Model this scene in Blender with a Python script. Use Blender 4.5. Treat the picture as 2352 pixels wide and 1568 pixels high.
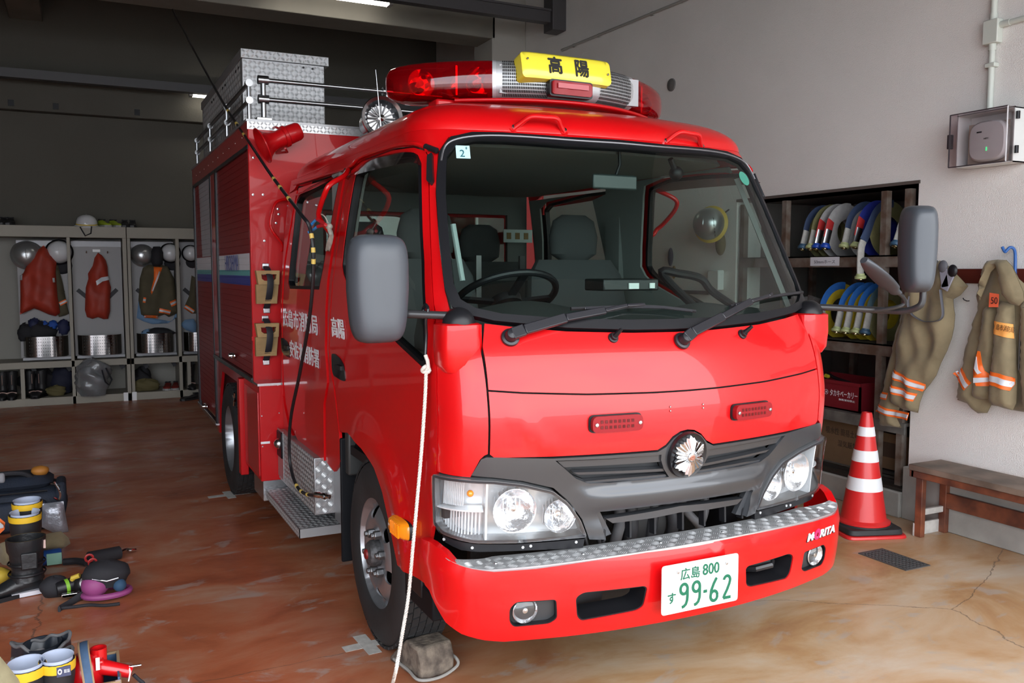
import bpy, bmesh, math, random
import numpy as np
from mathutils import Vector, Matrix
from mathutils.geometry import delaunay_2d_cdt
random.seed(7)
for o in list(bpy.data.objects): bpy.data.objects.remove(o)
SC = bpy.context.scene; COL = SC.collection
# ------------------------------------------------------------------ camera
W_, H_ = 2352, 1568
FOC = 2000.5
RC = np.array([[8.96965975e-01, -4.42099475e-01, 3.06307738e-04],
               [-3.60619976e-02, -7.38559039e-02, -9.96616696e-01],
               [4.40626340e-01, 8.93920220e-01, -8.21892230e-02]])   # rows: camera right, down, forward in world axes
CAM = np.array([0.0, 0.0, 1.55])
cd = bpy.data.cameras.new('camera'); cam = bpy.data.objects.new('camera', cd); COL.objects.link(cam)
cd.sensor_width = 36.0; cd.lens = FOC / W_ * 36.0; cd.clip_start = 0.05; cd.clip_end = 200
M = Matrix(((RC[0][0], -RC[1][0], -RC[2][0], 0), (RC[0][1], -RC[1][1], -RC[2][1], 0), (RC[0][2], -RC[1][2], -RC[2][2], 1.55), (0, 0, 0, 1)))
cam.matrix_world = M
SC.camera = cam
# ------------------------------------------------------------------ world, light, exposure
wd = bpy.data.worlds.new('world'); SC.world = wd; wd.use_nodes = True
nt = wd.node_tree; nt.nodes.clear()
wo = nt.nodes.new('ShaderNodeOutputWorld'); bg = nt.nodes.new('ShaderNodeBackground')
tc = nt.nodes.new('ShaderNodeTexCoord'); ns = nt.nodes.new('ShaderNodeTexNoise'); cr = nt.nodes.new('ShaderNodeValToRGB')
ns.inputs['Scale'].default_value = 3.0; ns.inputs['Detail'].default_value = 6
cr.color_ramp.elements[0].position = .35; cr.color_ramp.elements[0].color = (.74, .82, .95, 1)
cr.color_ramp.elements[1].position = .62; cr.color_ramp.elements[1].color = (1, 1, 1, 1)
nt.links.new(tc.outputs['Generated'], ns.inputs['Vector']); nt.links.new(ns.outputs['Fac'], cr.inputs['Fac'])
nt.links.new(cr.outputs['Color'], bg.inputs['Color']); nt.links.new(bg.outputs[0], wo.inputs[0])
bg.inputs['Strength'].default_value = 6.0
SC.view_settings.view_transform = 'Standard'; SC.view_settings.look = 'None'
SC.view_settings.exposure = 0.0; SC.view_settings.gamma = 1.0
SC.view_settings.use_curve_mapping = False
try:
    SC.cycles.max_bounces = 8; SC.cycles.diffuse_bounces = 3; SC.cycles.glossy_bounces = 4
    SC.cycles.transmission_bounces = 6; SC.cycles.transparent_max_bounces = 12
    SC.cycles.sample_clamp_indirect = 4.0; SC.cycles.caustics_reflective = False; SC.cycles.caustics_refractive = False
    SC.cycles.use_denoising = True
except Exception: pass
# ------------------------------------------------------------------ helpers
def ray(px, py):
    return RC.T @ np.array([px - W_ / 2, py - H_ / 2, FOC])
def at(px, py, ax, val):
    """the point of the plane axis=val (0 x, 1 y, 2 z) that the photograph's pixel looks at"""
    d = ray(px, py); return CAM + (val - CAM[ax]) / d[ax] * d
def proj(P):
    q = RC @ (np.array(P) - CAM); return np.array([W_ / 2, H_ / 2]) + FOC * q[:2] / q[2]
ORG = [np.zeros(3)]
def pchip(T):
    X = [t[0] for t in T]; Y = [t[1] for t in T]; n = len(X)
    h = [X[i+1] - X[i] for i in range(n-1)]; d = [(Y[i+1] - Y[i]) / h[i] for i in range(n-1)]
    m = [d[0]] + [0 if d[i-1] * d[i] <= 0 else 2 * d[i-1] * d[i] / (d[i-1] + d[i]) for i in range(1, n-1)] + [d[-1]]
    def f(x):
        if x <= X[0]: return Y[0] + m[0] * (x - X[0])
        if x >= X[-1]: return Y[-1] + m[-1] * (x - X[-1])
        i = 0
        while x > X[i+1]: i += 1
        t = (x - X[i]) / h[i]; a = t * t; b = a * t
        return Y[i] * (2*b - 3*a + 1) + h[i] * m[i] * (b - 2*a + t) + Y[i+1] * (3*a - 2*b) + h[i] * m[i+1] * (b - a)
    return f
# --- materials
MAT = {}
def mat(name, col, rough=.5, metal=0., coat=0., noise=None, bump=None, emit=0, spec=None, trans=None, sheen=0):
    if name in MAT: return MAT[name]
    m = bpy.data.materials.new(name); m.use_nodes = True; t = m.node_tree; b = t.nodes['Principled BSDF']
    b.inputs['Base Color'].default_value = (*col, 1); b.inputs['Roughness'].default_value = rough; b.inputs['Metallic'].default_value = metal
    b.inputs['Coat Weight'].default_value = coat; b.inputs['Coat Roughness'].default_value = .03
    if sheen: b.inputs['Sheen Weight'].default_value = sheen
    if spec is not None: b.inputs['Specular IOR Level'].default_value = spec
    tcn = t.nodes.new('ShaderNodeTexCoord')
    if noise:   # (scale, amount, [second colour])
        n = t.nodes.new('ShaderNodeTexNoise'); n.inputs['Scale'].default_value = noise[0]; n.inputs['Detail'].default_value = 5
        t.links.new(tcn.outputs['Object'], n.inputs['Vector'])
        r = t.nodes.new('ShaderNodeValToRGB'); c2 = noise[2] if len(noise) > 2 else tuple(c * (1 - noise[1]) for c in col)
        r.color_ramp.elements[0].position = .38; r.color_ramp.elements[1].position = .66
        r.color_ramp.elements[0].color = (*c2, 1); r.color_ramp.elements[1].color = (*col, 1)
        t.links.new(n.outputs['Fac'], r.inputs['Fac']); t.links.new(r.outputs['Color'], b.inputs['Base Color'])
    else:
        n = None
    if bump:    # (scale, strength)
        n2 = t.nodes.new('ShaderNodeTexNoise'); n2.inputs['Scale'].default_value = bump[0]; n2.inputs['Detail'].default_value = 4
        t.links.new(tcn.outputs['Object'], n2.inputs['Vector'])
        bp = t.nodes.new('ShaderNodeBump'); bp.inputs['Strength'].default_value = bump[1]; bp.inputs['Distance'].default_value = .01
        t.links.new(n2.outputs['Fac'], bp.inputs['Height']); t.links.new(bp.outputs[0], b.inputs['Normal'])
    if emit:
        b.inputs['Emission Color'].default_value = (*col, 1); b.inputs['Emission Strength'].default_value = emit
    if trans:   # (tint, reflectivity) thin clear plastic or glass: see-through with a fresnel sheen
        o = t.nodes['Material Output']; tr = t.nodes.new('ShaderNodeBsdfTransparent'); tr.inputs[0].default_value = (*trans[0], 1)
        gl = t.nodes.new('ShaderNodeBsdfGlossy'); gl.inputs['Roughness'].default_value = rough; gl.inputs['Color'].default_value = (1, 1, 1, 1)
        lw = t.nodes.new('ShaderNodeLayerWeight'); lw.inputs['Blend'].default_value = .5; pw = t.nodes.new('ShaderNodeMath'); pw.operation = 'POWER'; pw.inputs[1].default_value = 5.; sk = t.nodes.new('ShaderNodeMath'); sk.operation = 'MULTIPLY_ADD'; sk.inputs[1].default_value = .92; sk.inputs[2].default_value = .05
        t.links.new(lw.outputs['Facing'], pw.inputs[0]); t.links.new(pw.outputs[0], sk.inputs[0])
        mx = t.nodes.new('ShaderNodeMixShader'); mp = t.nodes.new('ShaderNodeMath'); mp.operation = 'MULTIPLY'; mp.inputs[1].default_value = trans[1]
        t.links.new(sk.outputs[0], mp.inputs[0]); t.links.new(mp.outputs[0], mx.inputs[0])
        t.links.new(tr.outputs[0], mx.inputs[1]); t.links.new(gl.outputs[0], mx.inputs[2])
        last = mx
        if len(trans) > 2:   # some diffuse body colour
            df = t.nodes.new('ShaderNodeBsdfDiffuse'); df.inputs[0].default_value = (*col, 1)
            m2 = t.nodes.new('ShaderNodeMixShader'); m2.inputs[0].default_value = trans[2]
            t.links.new(mx.outputs[0], m2.inputs[1]); t.links.new(df.outputs[0], m2.inputs[2]); last = m2
        t.links.new(last.outputs[0], o.inputs['Surface'])
    MAT[name] = m; return m
# --- mesh builder
class MB:
    def __init__(s): s.v = []; s.f = []; s.flat = set()
    def add(s, vs, fs):
        n = len(s.v); s.v += [tuple(map(float, p)) for p in vs]; s.f += [tuple(i + n for i in f) for f in fs]; return s
    def box(s, a, b, rot=None, c=None):
        a = np.array(a, float); b = np.array(b, float); lo = np.minimum(a, b); hi = np.maximum(a, b)
        P = [(lo[0], lo[1], lo[2]), (hi[0], lo[1], lo[2]), (hi[0], hi[1], lo[2]), (lo[0], hi[1], lo[2]), (lo[0], lo[1], hi[2]), (hi[0], lo[1], hi[2]), (hi[0], hi[1], hi[2]), (lo[0], hi[1], hi[2])]
        if rot is not None:
            cc = (lo + hi) / 2 if c is None else np.array(c); P = [tuple(rot @ (np.array(p) - cc) + cc) for p in P]
        return s.add(P, [(0, 3, 2, 1), (4, 5, 6, 7), (0, 1, 5, 4), (1, 2, 6, 5), (2, 3, 7, 6), (3, 0, 4, 7)])
    def beam(s, p, q, w, h, up=(0, 0, 1)):
        p = np.array(p, float); q = np.array(q, float); d = q - p; L = np.linalg.norm(d); d /= L
        r = np.cross(d, up); r /= np.linalg.norm(r); u = np.cross(r, d)
        P = [p + r * a * w / 2 + u * b * h / 2 + d * e * L for e in (0, 1) for a, b in ((-1, -1), (1, -1), (1, 1), (-1, 1))]
        return s.add(P, [(0, 1, 2, 3), (7, 6, 5, 4), (0, 4, 5, 1), (1, 5, 6, 2), (2, 6, 7, 3), (3, 7, 4, 0)])
    def tube(s, pts, r, n=10, cap=True, closed=False, flat=None):
        pts = [np.array(p, float) for p in pts]; R = r if callable(r) else (lambda t: r)
        m = len(pts); prev = None; rings = []
        for i, p in enumerate(pts):
            if closed: d = pts[(i + 1) % m] - pts[i - 1]
            else: d = pts[min(i + 1, m - 1)] - pts[max(i - 1, 0)]
            d = d / (np.linalg.norm(d) + 1e-12)
            if prev is None:
                a = np.array([0, 0, 1.]) if abs(d[2]) < .9 else np.array([1., 0, 0]); u = np.cross(d, a)
            else: u = prev - d * prev.dot(d)
            u /= np.linalg.norm(u) + 1e-12; prev = u; w = np.cross(d, u); rr = R(i / max(1, m - 1))
            k = (1, 1) if flat is None else flat
            rings.append([p + (u * math.cos(2*math.pi*j/n) * k[0] + w * math.sin(2*math.pi*j/n) * k[1]) * rr for j in range(n)])
        V = [q for g in rings for q in g]; F = []
        for i in range(m if closed else m - 1):
            a = i * n; b = ((i + 1) % m) * n
            for j in range(n): F.append((a + j, a + (j+1) % n, b + (j+1) % n, b + j))
        if cap and not closed: F.append(tuple(range(n))[::-1]); F.append(tuple((m-1) * n + j for j in range(n)))
        return s.add(V, F)
    def lathe(s, prof, o=(0, 0, 0), ax=(0, 0, 1), n=24, sc=(1, 1), cap=True):
        """prof: (radius, height along ax)"""
        o = np.array(o, float); ax = np.array(ax, float); ax /= np.linalg.norm(ax)
        a = np.array([0, 0, 1.]) if abs(ax[2]) < .9 else np.array([1., 0, 0])
        u = np.cross(a, ax); u /= np.linalg.norm(u); w = np.cross(ax, u); V = []; F = []
        for r, h in prof:
            for j in range(n):
                t = 2 * math.pi * j / n; V.append(o + ax * h + u * r * math.cos(t) * sc[0] + w * r * math.sin(t) * sc[1])
        for i in range(len(prof) - 1):
            for j in range(n): F.append((i*n + j, i*n + (j+1) % n, (i+1)*n + (j+1) % n, (i+1)*n + j))
        if cap:
            if prof[0][0] > 1e-6: F.append(tuple(range(n))[::-1])
            if prof[-1][0] > 1e-6: F.append(tuple((len(prof)-1) * n + j for j in range(n)))
        return s.add(V, F)
    def sphere(s, c, r, n=16, m=10, sc=(1, 1, 1), lo=0., hi=1.):
        prof = [(r * math.sin(math.pi * (lo + (hi-lo) * i / m)), -r * math.cos(math.pi * (lo + (hi-lo) * i / m))) for i in range(m + 1)]
        k = len(s.v); s.lathe(prof, (0, 0, 0), (0, 0, 1), n, cap=False)
        for i in range(k, len(s.v)):
            p = s.v[i]; s.v[i] = (p[0] * sc[0] + c[0], p[1] * sc[1] + c[1], p[2] * sc[2] + c[2])
        return s
    def prism(s, poly, fn, d0, d1):
        """poly in 2D; fn(u,v,d)->3D"""
        n = len(poly); V = [fn(u, v, d0) for u, v in poly] + [fn(u, v, d1) for u, v in poly]
        return s.add(V, [tuple(range(n))[::-1], tuple(range(n, 2*n))] + [(i, (i+1) % n, n + (i+1) % n, n + i) for i in range(n)])
    def loft(s, rings, cap=True, closed=False):
        n = len(rings[0]); V = [p for r in rings for p in r]; F = []
        m = len(rings)
        for i in range(m if closed else m - 1):
            for j in range(n): F.append((i*n + j, i*n + (j+1) % n, ((i+1) % m)*n + (j+1) % n, ((i+1) % m)*n + j))
        if cap and not closed: F.append(tuple(range(n))[::-1]); F.append(tuple((m-1)*n + j for j in range(n)))
        return s.add(V, F)
    def build(s, name, m=None, parent=None, bevel=0, smooth=35, recalc=True, solid=0, sub=0, seg=2):
        me = bpy.data.meshes.new(name); o3 = ORG[0]
        me.from_pydata([(p[0]-o3[0], p[1]-o3[1], p[2]-o3[2]) for p in s.v], [], s.f)
        if recalc:
            bm = bmesh.new(); bm.from_mesh(me); bmesh.ops.recalc_face_normals(bm, faces=bm.faces); bm.to_mesh(me); bm.free()
        if smooth:
            me.polygons.foreach_set('use_smooth', [True] * len(me.polygons)); me.set_sharp_from_angle(angle=math.radians(smooth))
        ob = bpy.data.objects.new(name, me); COL.objects.link(ob)
        if m: me.materials.append(m)
        if parent is not None: ob.parent = parent
        if solid: q = ob.modifiers.new('s', 'SOLIDIFY'); q.thickness = solid; q.offset = 0
        if sub: q = ob.modifiers.new('u', 'SUBSURF'); q.levels = sub; q.render_levels = sub
        if bevel: q = ob.modifiers.new('b', 'BEVEL'); q.width = bevel; q.segments = seg; q.limit_method = 'ANGLE'; q.angle_limit = math.radians(40)
        return ob
def tag(o, label=None, cat=None, group=None, kind=None):
    if label: o['label'] = label
    if cat: o['category'] = cat
    if group: o['group'] = group
    if kind: o['kind'] = kind
    return o
def thing(name, label, cat, loc=(0, 0, 0), group=None):
    """an Empty at the thing's base; what is built next is written in world coordinates and stored relative to it"""
    e = bpy.data.objects.new(name, None); COL.objects.link(e); e.empty_display_size = .05
    e.location = tuple(float(c) for c in loc); ORG[0] = np.array(loc, float); return tag(e, label, cat, group)
def single(mb, name, m, label, cat, loc=(0, 0, 0), group=None, **k):
    ORG[0] = np.array(loc, float); o = mb.build(name, m, **k); o.location = tuple(float(c) for c in loc); return tag(o, label, cat, group)
def dup(o, parent=None, loc=None, rotz=None):
    c = o.copy(); COL.objects.link(c)
    if parent is not None: c.parent = parent
    for ch in [x for x in o.children]: dup(ch, c)
    if loc is not None: c.location = loc
    if rotz is not None: c.rotation_euler = (0, 0, rotz)
    return c
def struct(mb, name, m, **k):
    ORG[0] = np.zeros(3); o = mb.build(name, m, **k); o['kind'] = 'structure'; return o
# --- polygon tools
def inside(p, poly):
    x, y = p; c = False; n = len(poly); j = n - 1
    for i in range(n):
        if (poly[i][1] > y) != (poly[j][1] > y) and x < (poly[j][0]-poly[i][0]) * (y-poly[i][1]) / (poly[j][1]-poly[i][1]) + poly[i][0]: c = not c
        j = i
    return c
def densify(poly, res):
    out = []
    for i in range(len(poly)):
        a = np.array(poly[i], float); b = np.array(poly[(i+1) % len(poly)], float); L = np.linalg.norm(b - a)
        if L < 1e-7: continue
        k = max(1, int(math.ceil(L / res)))
        for j in range(k): out.append(tuple(a + (b - a) * j / k))
    return out
def smooth_poly(poly, r=.02, n=4):
    """round every corner of a polygon by r"""
    out = []; m = len(poly)
    for i in range(m):
        p0 = np.array(poly[i-1], float); p = np.array(poly[i], float); p1 = np.array(poly[(i+1) % m], float)
        a = p0 - p; b = p1 - p; la = np.linalg.norm(a); lb = np.linalg.norm(b)
        if la < 1e-7 or lb < 1e-7: continue
        d = min(r, la * .45, lb * .45); A = p + a / la * d; B = p + b / lb * d
        for k in range(n + 1):
            t = k / n; out.append(tuple((1-t)**2 * A + 2*t*(1-t) * p + t*t * B))
    return out
def inset(poly, d):
    """move the outline inwards by d (simple polygons)"""
    n = len(poly); A = sum(poly[i-1][0] * poly[i][1] - poly[i][0] * poly[i-1][1] for i in range(n)); sg = 1 if A > 0 else -1; out = []
    for i in range(n):
        p0 = np.array(poly[i-1], float); p = np.array(poly[i], float); p1 = np.array(poly[(i+1) % n], float)
        a = p - p0; b = p1 - p; a /= np.linalg.norm(a) + 1e-9; b /= np.linalg.norm(b) + 1e-9
        na = np.array([-a[1], a[0]]) * sg; nb = np.array([-b[1], b[0]]) * sg; m = na + nb; q = m.dot(m)
        out.append(tuple(p + m * (2 * d / q if q > .4 else d)))
    return out
def cdt(poly, holes=(), res=.05):
    loops = [densify(poly, res)] + [densify(h, res) for h in holes]
    V = []; E = []
    for L in loops:
        k = len(V); V += L; E += [(k + i, k + (i+1) % len(L)) for i in range(len(L))]
    xs = [p[0] for p in loops[0]]; ys = [p[1] for p in loops[0]]
    P2 = np.array(V)
    nx = int((max(xs) - min(xs)) / res); ny = int((max(ys) - min(ys)) / res)
    for i in range(1, nx + 1):
        for j in range(1, ny + 1):
            p = (min(xs) + (i - .5 * (j % 2)) * res, min(ys) + j * res)
            if inside(p, loops[0]) and not any(inside(p, h) for h in loops[1:]):
                if ((P2 - p)**2).sum(1).min() > (res * .5)**2: V.append(p)
    r = delaunay_2d_cdt([Vector(p) for p in V], E, [], 0, 1e-6)
    vs = [(v.x, v.y) for v in r[0]]; fs = []
    for f in r[2]:
        c = (sum(vs[i][0] for i in f) / len(f), sum(vs[i][1] for i in f) / len(f))
        if inside(c, loops[0]) and not any(inside(c, h) for h in loops[1:]): fs.append(tuple(f))
    return vs, fs
def patch(fn, poly, holes=(), res=.05, off=0., thick=.006, back=False, mb=None):
    """a sheet over the surface fn(u,v,off) cut to poly minus holes, with a rim of the given thickness"""
    vs, fs = cdt(poly, holes, res); mb = mb or MB(); O = off if callable(off) else (lambda u, v: off)
    n = len(vs); T = [fn(u, v, O(u, v)) for u, v in vs]
    if not thick: return mb.add(T, fs)
    B = [fn(u, v, O(u, v) - thick) for u, v in vs]
    cnt = {}
    for f in fs:
        for i in range(len(f)):
            e = (f[i], f[(i+1) % len(f)]); k = (min(e), max(e)); cnt.setdefault(k, []).append(e)
    rim = [e[0] for e in cnt.values() if len(e) == 1]
    F = list(fs) + [(b, a, a + n, b + n) for a, b in rim]
    if back: F += [tuple(i + n for i in f[::-1]) for f in fs]
    return mb.add(T + B, F)
def cutthick(mb): return mb
def text_mb(body, size, fn, depth=.002, ext=0., spacing=1., sx=1.):
    """lettering as a mesh: fn(u,v,d)->3D, centred on 0,0"""
    c = bpy.data.curves.new('t', 'FONT'); c.body = body; c.size = size; c.resolution_u = 3; c.space_character = spacing; c.offset = ext
    o = bpy.data.objects.new('t', c); COL.objects.link(o); dg = bpy.context.evaluated_depsgraph_get()
    me = bpy.data.meshes.new_from_object(o.evaluated_get(dg)); V = [(v.co.x * sx, v.co.y) for v in me.vertices]
    cx = (min(p[0] for p in V) + max(p[0] for p in V)) / 2; cy = (min(p[1] for p in V) + max(p[1] for p in V)) / 2
    fs = [tuple(p.vertices) for p in me.polygons]; n = len(V); mb = MB()
    cnt = {}
    for f in fs:
        for i in range(len(f)):
            a, b = f[i], f[(i+1) % len(f)]; cnt.setdefault((min(a, b), max(a, b)), []).append((a, b))
    rim = [e[0] for e in cnt.values() if len(e) == 1]
    mb.add([fn(u-cx, v-cy, depth) for u, v in V] + [fn(u-cx, v-cy, 0) for u, v in V], fs + [(b, a, a+n, b+n) for a, b in rim])
    bpy.data.objects.remove(o); bpy.data.curves.remove(c); bpy.data.meshes.remove(me); return mb
def plane_fn(o, u, v):
    """a plane's (u,v,d) -> 3D; d along the normal u x v"""
    o = np.array(o, float); u = np.array(u, float); v = np.array(v, float); u /= np.linalg.norm(u); v -= u * v.dot(u); v /= np.linalg.norm(v); n = np.cross(u, v)
    return lambda a, b, d=0.: o + u * a + v * b + n * d
def spline(pts, n=8):
    P = [np.array(p, float) for p in pts]; out = []
    for i in range(len(P) - 1):
        a = P[max(i-1, 0)]; b = P[i]; c = P[i+1]; d = P[min(i+2, len(P)-1)]
        for k in range(n):
            t = k / n; out.append(.5 * ((2*b) + (c-a)*t + (2*a-5*b+4*c-d)*t*t + (3*b-a-3*c+d)*t**3))
    out.append(P[-1]); return out
def rbox(a, b, r=.02):
    m = MB().box(a, b); return m
def tread(fn, u0, u1, v0, v1, pitch=.026, keep=None, mb=None, h=.0016, L=.022, w=.0042, nbar=5):
    """raised five-bar tread: groups of small lens bars turned alternately, as on aluminium chequer plate"""
    mb = mb or MB(); i = 0; u = u0 + pitch / 2
    while u < u1:
        j = 0; v = v0 + pitch / 2
        while v < v1:
            ang = math.radians(45) if (i + j) % 2 else math.radians(-45)
            ca, sa = math.cos(ang), math.sin(ang)
            for k in range(nbar):
                o = (k - (nbar-1) / 2) * (L / nbar) ; cu = u - sa * o; cv = v + ca * o
                if keep and not keep(cu, cv): continue
                if not (u0 < cu < u1 and v0 < cv < v1): continue
                l = L * .5 * (1 if abs(k - (nbar-1)/2) < 1.5 else .8)
                P = [(cu + ca*l, cv + sa*l), (cu - sa*w/2, cv + ca*w/2), (cu - ca*l, cv - sa*l), (cu + sa*w/2, cv - ca*w/2)]
                mb.add([fn(p[0], p[1], 0) for p in P] + [fn(cu, cv, h)], [(0, 1, 4), (1, 2, 4), (2, 3, 4), (3, 0, 4)])
            v += pitch; j += 1
        u += pitch; i += 1
    return mb
# --- shared materials
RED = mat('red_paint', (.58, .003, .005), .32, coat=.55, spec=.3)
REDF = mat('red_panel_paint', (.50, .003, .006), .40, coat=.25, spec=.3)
BLK = mat('black_rubber', (.006, .006, .008), .45, spec=.3)
BLKP = mat('black_plastic', (.010, .010, .012), .38, spec=.35)
GLOSSB = mat('gloss_black', (.01, .01, .012), .12)
DGR = mat('dark_grey_metallic', (.055, .058, .064), .28, metal=.3, coat=.5)
MIR = mat('mirror_shell_grey', (.060, .068, .080), .42, bump=(900, .05))
ALU = mat('aluminium', (.72, .74, .76), .28, metal=1.)
CHECK = mat('chequer_plate', (.66, .68, .69), .34, metal=.65, bump=(60, .02))
CHECKD = mat('chequer_plate_dull', (.40, .41, .42), .42, metal=.75, bump=(60, .03))
CHROME = mat('chrome', (.72, .73, .75), .06, metal=1.)
STEEL = mat('steel', (.55, .56, .58), .25, metal=1.)
DSTEEL = mat('dull_steel', (.22, .22, .22), .45, metal=.8)
GLASS = mat('window_glass', (.5, .6, .58), .0, trans=((.66, .76, .72), .9))
CLEAR = mat('clear_lens', (1, 1, 1), .02, trans=((.95, .97, .98), 1.3))
TYRE = mat('tyre_rubber', (.02, .02, .021), .7, noise=(6, .3), bump=(40, .1))
WHITE = mat('white_print', (.85, .86, .88), .4)
INTG = mat('cab_lining', (.10, .105, .10), .7)
SEATM = mat('seat_fabric', (.05, .053, .055), .85)
REDLENS = mat('red_lens', (.5, .0, .005), .03, trans=((.85, .015, .02), 1.2, .18))
AMBER = mat('amber_lens', (.95, .30, .01), .12, coat=.8)
# ================================================================== ROOM
WX = 4.60      # right wall plane
YB = 11.75     # back wall plane
FLm = bpy.data.materials.new('worn_painted_concrete'); FLm.use_nodes = True
def floor_mat():
    t = FLm.node_tree; b = t.nodes['Principled BSDF']; tcn = t.nodes.new('ShaderNodeTexCoord')
    mp = t.nodes.new('ShaderNodeMapping'); mp.inputs['Scale'].default_value = (.62, 1.05, 1); t.links.new(tcn.outputs['Object'], mp.inputs[0])
    def nz(sc, det, src=mp, dist=0):
        n = t.nodes.new('ShaderNodeTexNoise'); n.inputs['Scale'].default_value = sc; n.inputs['Detail'].default_value = det; n.inputs['Roughness'].default_value = .62; n.inputs['Distortion'].default_value = dist
        t.links.new(src.outputs[0], n.inputs['Vector']); return n
    def ramp(n, st):
        r = t.nodes.new('ShaderNodeValToRGB')
        while len(r.color_ramp.elements) < len(st): r.color_ramp.elements.new(.5)
        for e, (p, c) in zip(r.color_ramp.elements, st): e.position = p; e.color = (*c, 1)
        t.links.new(n.outputs['Fac'], r.inputs['Fac']); return r
    # red-brown paint inside, worn to ochre concrete towards the doorway side on the right
    a = ramp(nz(2.6, 12, dist=.5), [(.30, (.26, .066, .028)), (.47, (.42, .125, .055)), (.58, (.46, .19, .105)), (.72, (.48, .30, .21))])
    c = ramp(nz(1.9, 12, dist=.7), [(.30, (.34, .15, .065)), (.45, (.46, .27, .13)), (.56, (.54, .38, .24)), (.72, (.58, .50, .40))])
    sx = t.nodes.new('ShaderNodeSeparateXYZ'); t.links.new(tcn.outputs['Object'], sx.inputs[0])
    n3 = nz(1.1, 3); ad = t.nodes.new('ShaderNodeMath'); ad.operation = 'MULTIPLY_ADD'; ad.inputs[1].default_value = 2.2; t.links.new(n3.outputs['Fac'], ad.inputs[0])
    # wear grows with x and towards the doorway (low y)
    m1 = t.nodes.new('ShaderNodeMath'); m1.operation = 'MULTIPLY_ADD'; m1.inputs[1].default_value = -.35; t.links.new(sx.outputs[1], m1.inputs[0]); t.links.new(sx.outputs[0], m1.inputs[2])
    t.links.new(m1.outputs[0], ad.inputs[2])
    mr = t.nodes.new('ShaderNodeMapRange'); mr.inputs['From Min'].default_value = .75; mr.inputs['From Max'].default_value = 2.1; t.links.new(ad.outputs[0], mr.inputs[0])
    mx = t.nodes.new('ShaderNodeMix'); mx.data_type = 'RGBA'; t.links.new(mr.outputs[0], mx.inputs[0]); t.links.new(a.outputs[0], mx.inputs[6]); t.links.new(c.outputs[0], mx.inputs[7])
    sc = ramp(nz(6, 14, dist=.5), [(.0, (0, 0, 0)), (.575, (0, 0, 0)), (.64, (.5, .5, .5)), (.8, (.8, .8, .8))])
    m2 = t.nodes.new('ShaderNodeMix'); m2.data_type = 'RGBA'; m2.inputs[7].default_value = (.42, .38, .34, 1)
    t.links.new(sc.outputs[0], m2.inputs[0]); t.links.new(mx.outputs[2], m2.inputs[6])
    # fine cracks
    vo = t.nodes.new('ShaderNodeTexVoronoi'); vo.feature = 'DISTANCE_TO_EDGE'; vo.inputs['Scale'].default_value = .55
    nd = nz(3, 8); ms = t.nodes.new('ShaderNodeMix'); ms.data_type = 'VECTOR'; ms.inputs[0].default_value = .12
    t.links.new(mp.outputs[0], ms.inputs[4]); t.links.new(nd.outputs['Color'], ms.inputs[5]); t.links.new(ms.outputs[1], vo.inputs['Vector'])
    lt = t.nodes.new('ShaderNodeMath'); lt.operation = 'LESS_THAN'; lt.inputs[1].default_value = .0012; t.links.new(vo.outputs['Distance'], lt.inputs[0])
    m3 = t.nodes.new('ShaderNodeMix'); m3.data_type = 'RGBA'; m3.inputs[7].default_value = (.09, .06, .045, 1); ml = t.nodes.new('ShaderNodeMath'); ml.operation = 'MULTIPLY'; ml.inputs[1].default_value = .6
    t.links.new(lt.outputs[0], ml.inputs[0]); t.links.new(ml.outputs[0], m3.inputs[0]); t.links.new(m2.outputs[2], m3.inputs[6]); t.links.new(m3.outputs[2], b.inputs['Base Color'])
    rr = ramp(nz(3, 6), [(.3, (.28, .28, .28)), (.7, (.5, .5, .5))]); t.links.new(rr.outputs[0], b.inputs['Roughness'])
    bp = t.nodes.new('ShaderNodeBump'); bp.inputs['Strength'].default_value = .12; bp.inputs['Distance'].default_value = .01; n9 = nz(22, 6); t.links.new(n9.outputs['Fac'], bp.inputs['Height']); t.links.new(bp.outputs[0], b.inputs['Normal'])
floor_mat()
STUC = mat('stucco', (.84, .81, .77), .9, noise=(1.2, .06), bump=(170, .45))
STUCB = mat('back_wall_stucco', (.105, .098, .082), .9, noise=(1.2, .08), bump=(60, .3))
CONC = mat('concrete_base', (.36, .35, .32), .85, noise=(4, .25), bump=(30, .2))
CONCB = mat('beam_concrete', (.22, .205, .175), .9, noise=(3, .12))
CEILM = mat('dark_ceiling', (.035, .033, .03), .9)
ASPH = mat('forecourt_concrete', (.46, .45, .43), .9, noise=(.7, .2), bump=(12, .2))
struct(MB().box((-4.5, -.25, -.12), (WX + 1.6, YB + .3, 0)), 'floor', FLm, smooth=0)
struct(MB().box((-30, -30, -.14), (30, -.25, -.02)), 'forecourt', ASPH, smooth=0)
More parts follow.
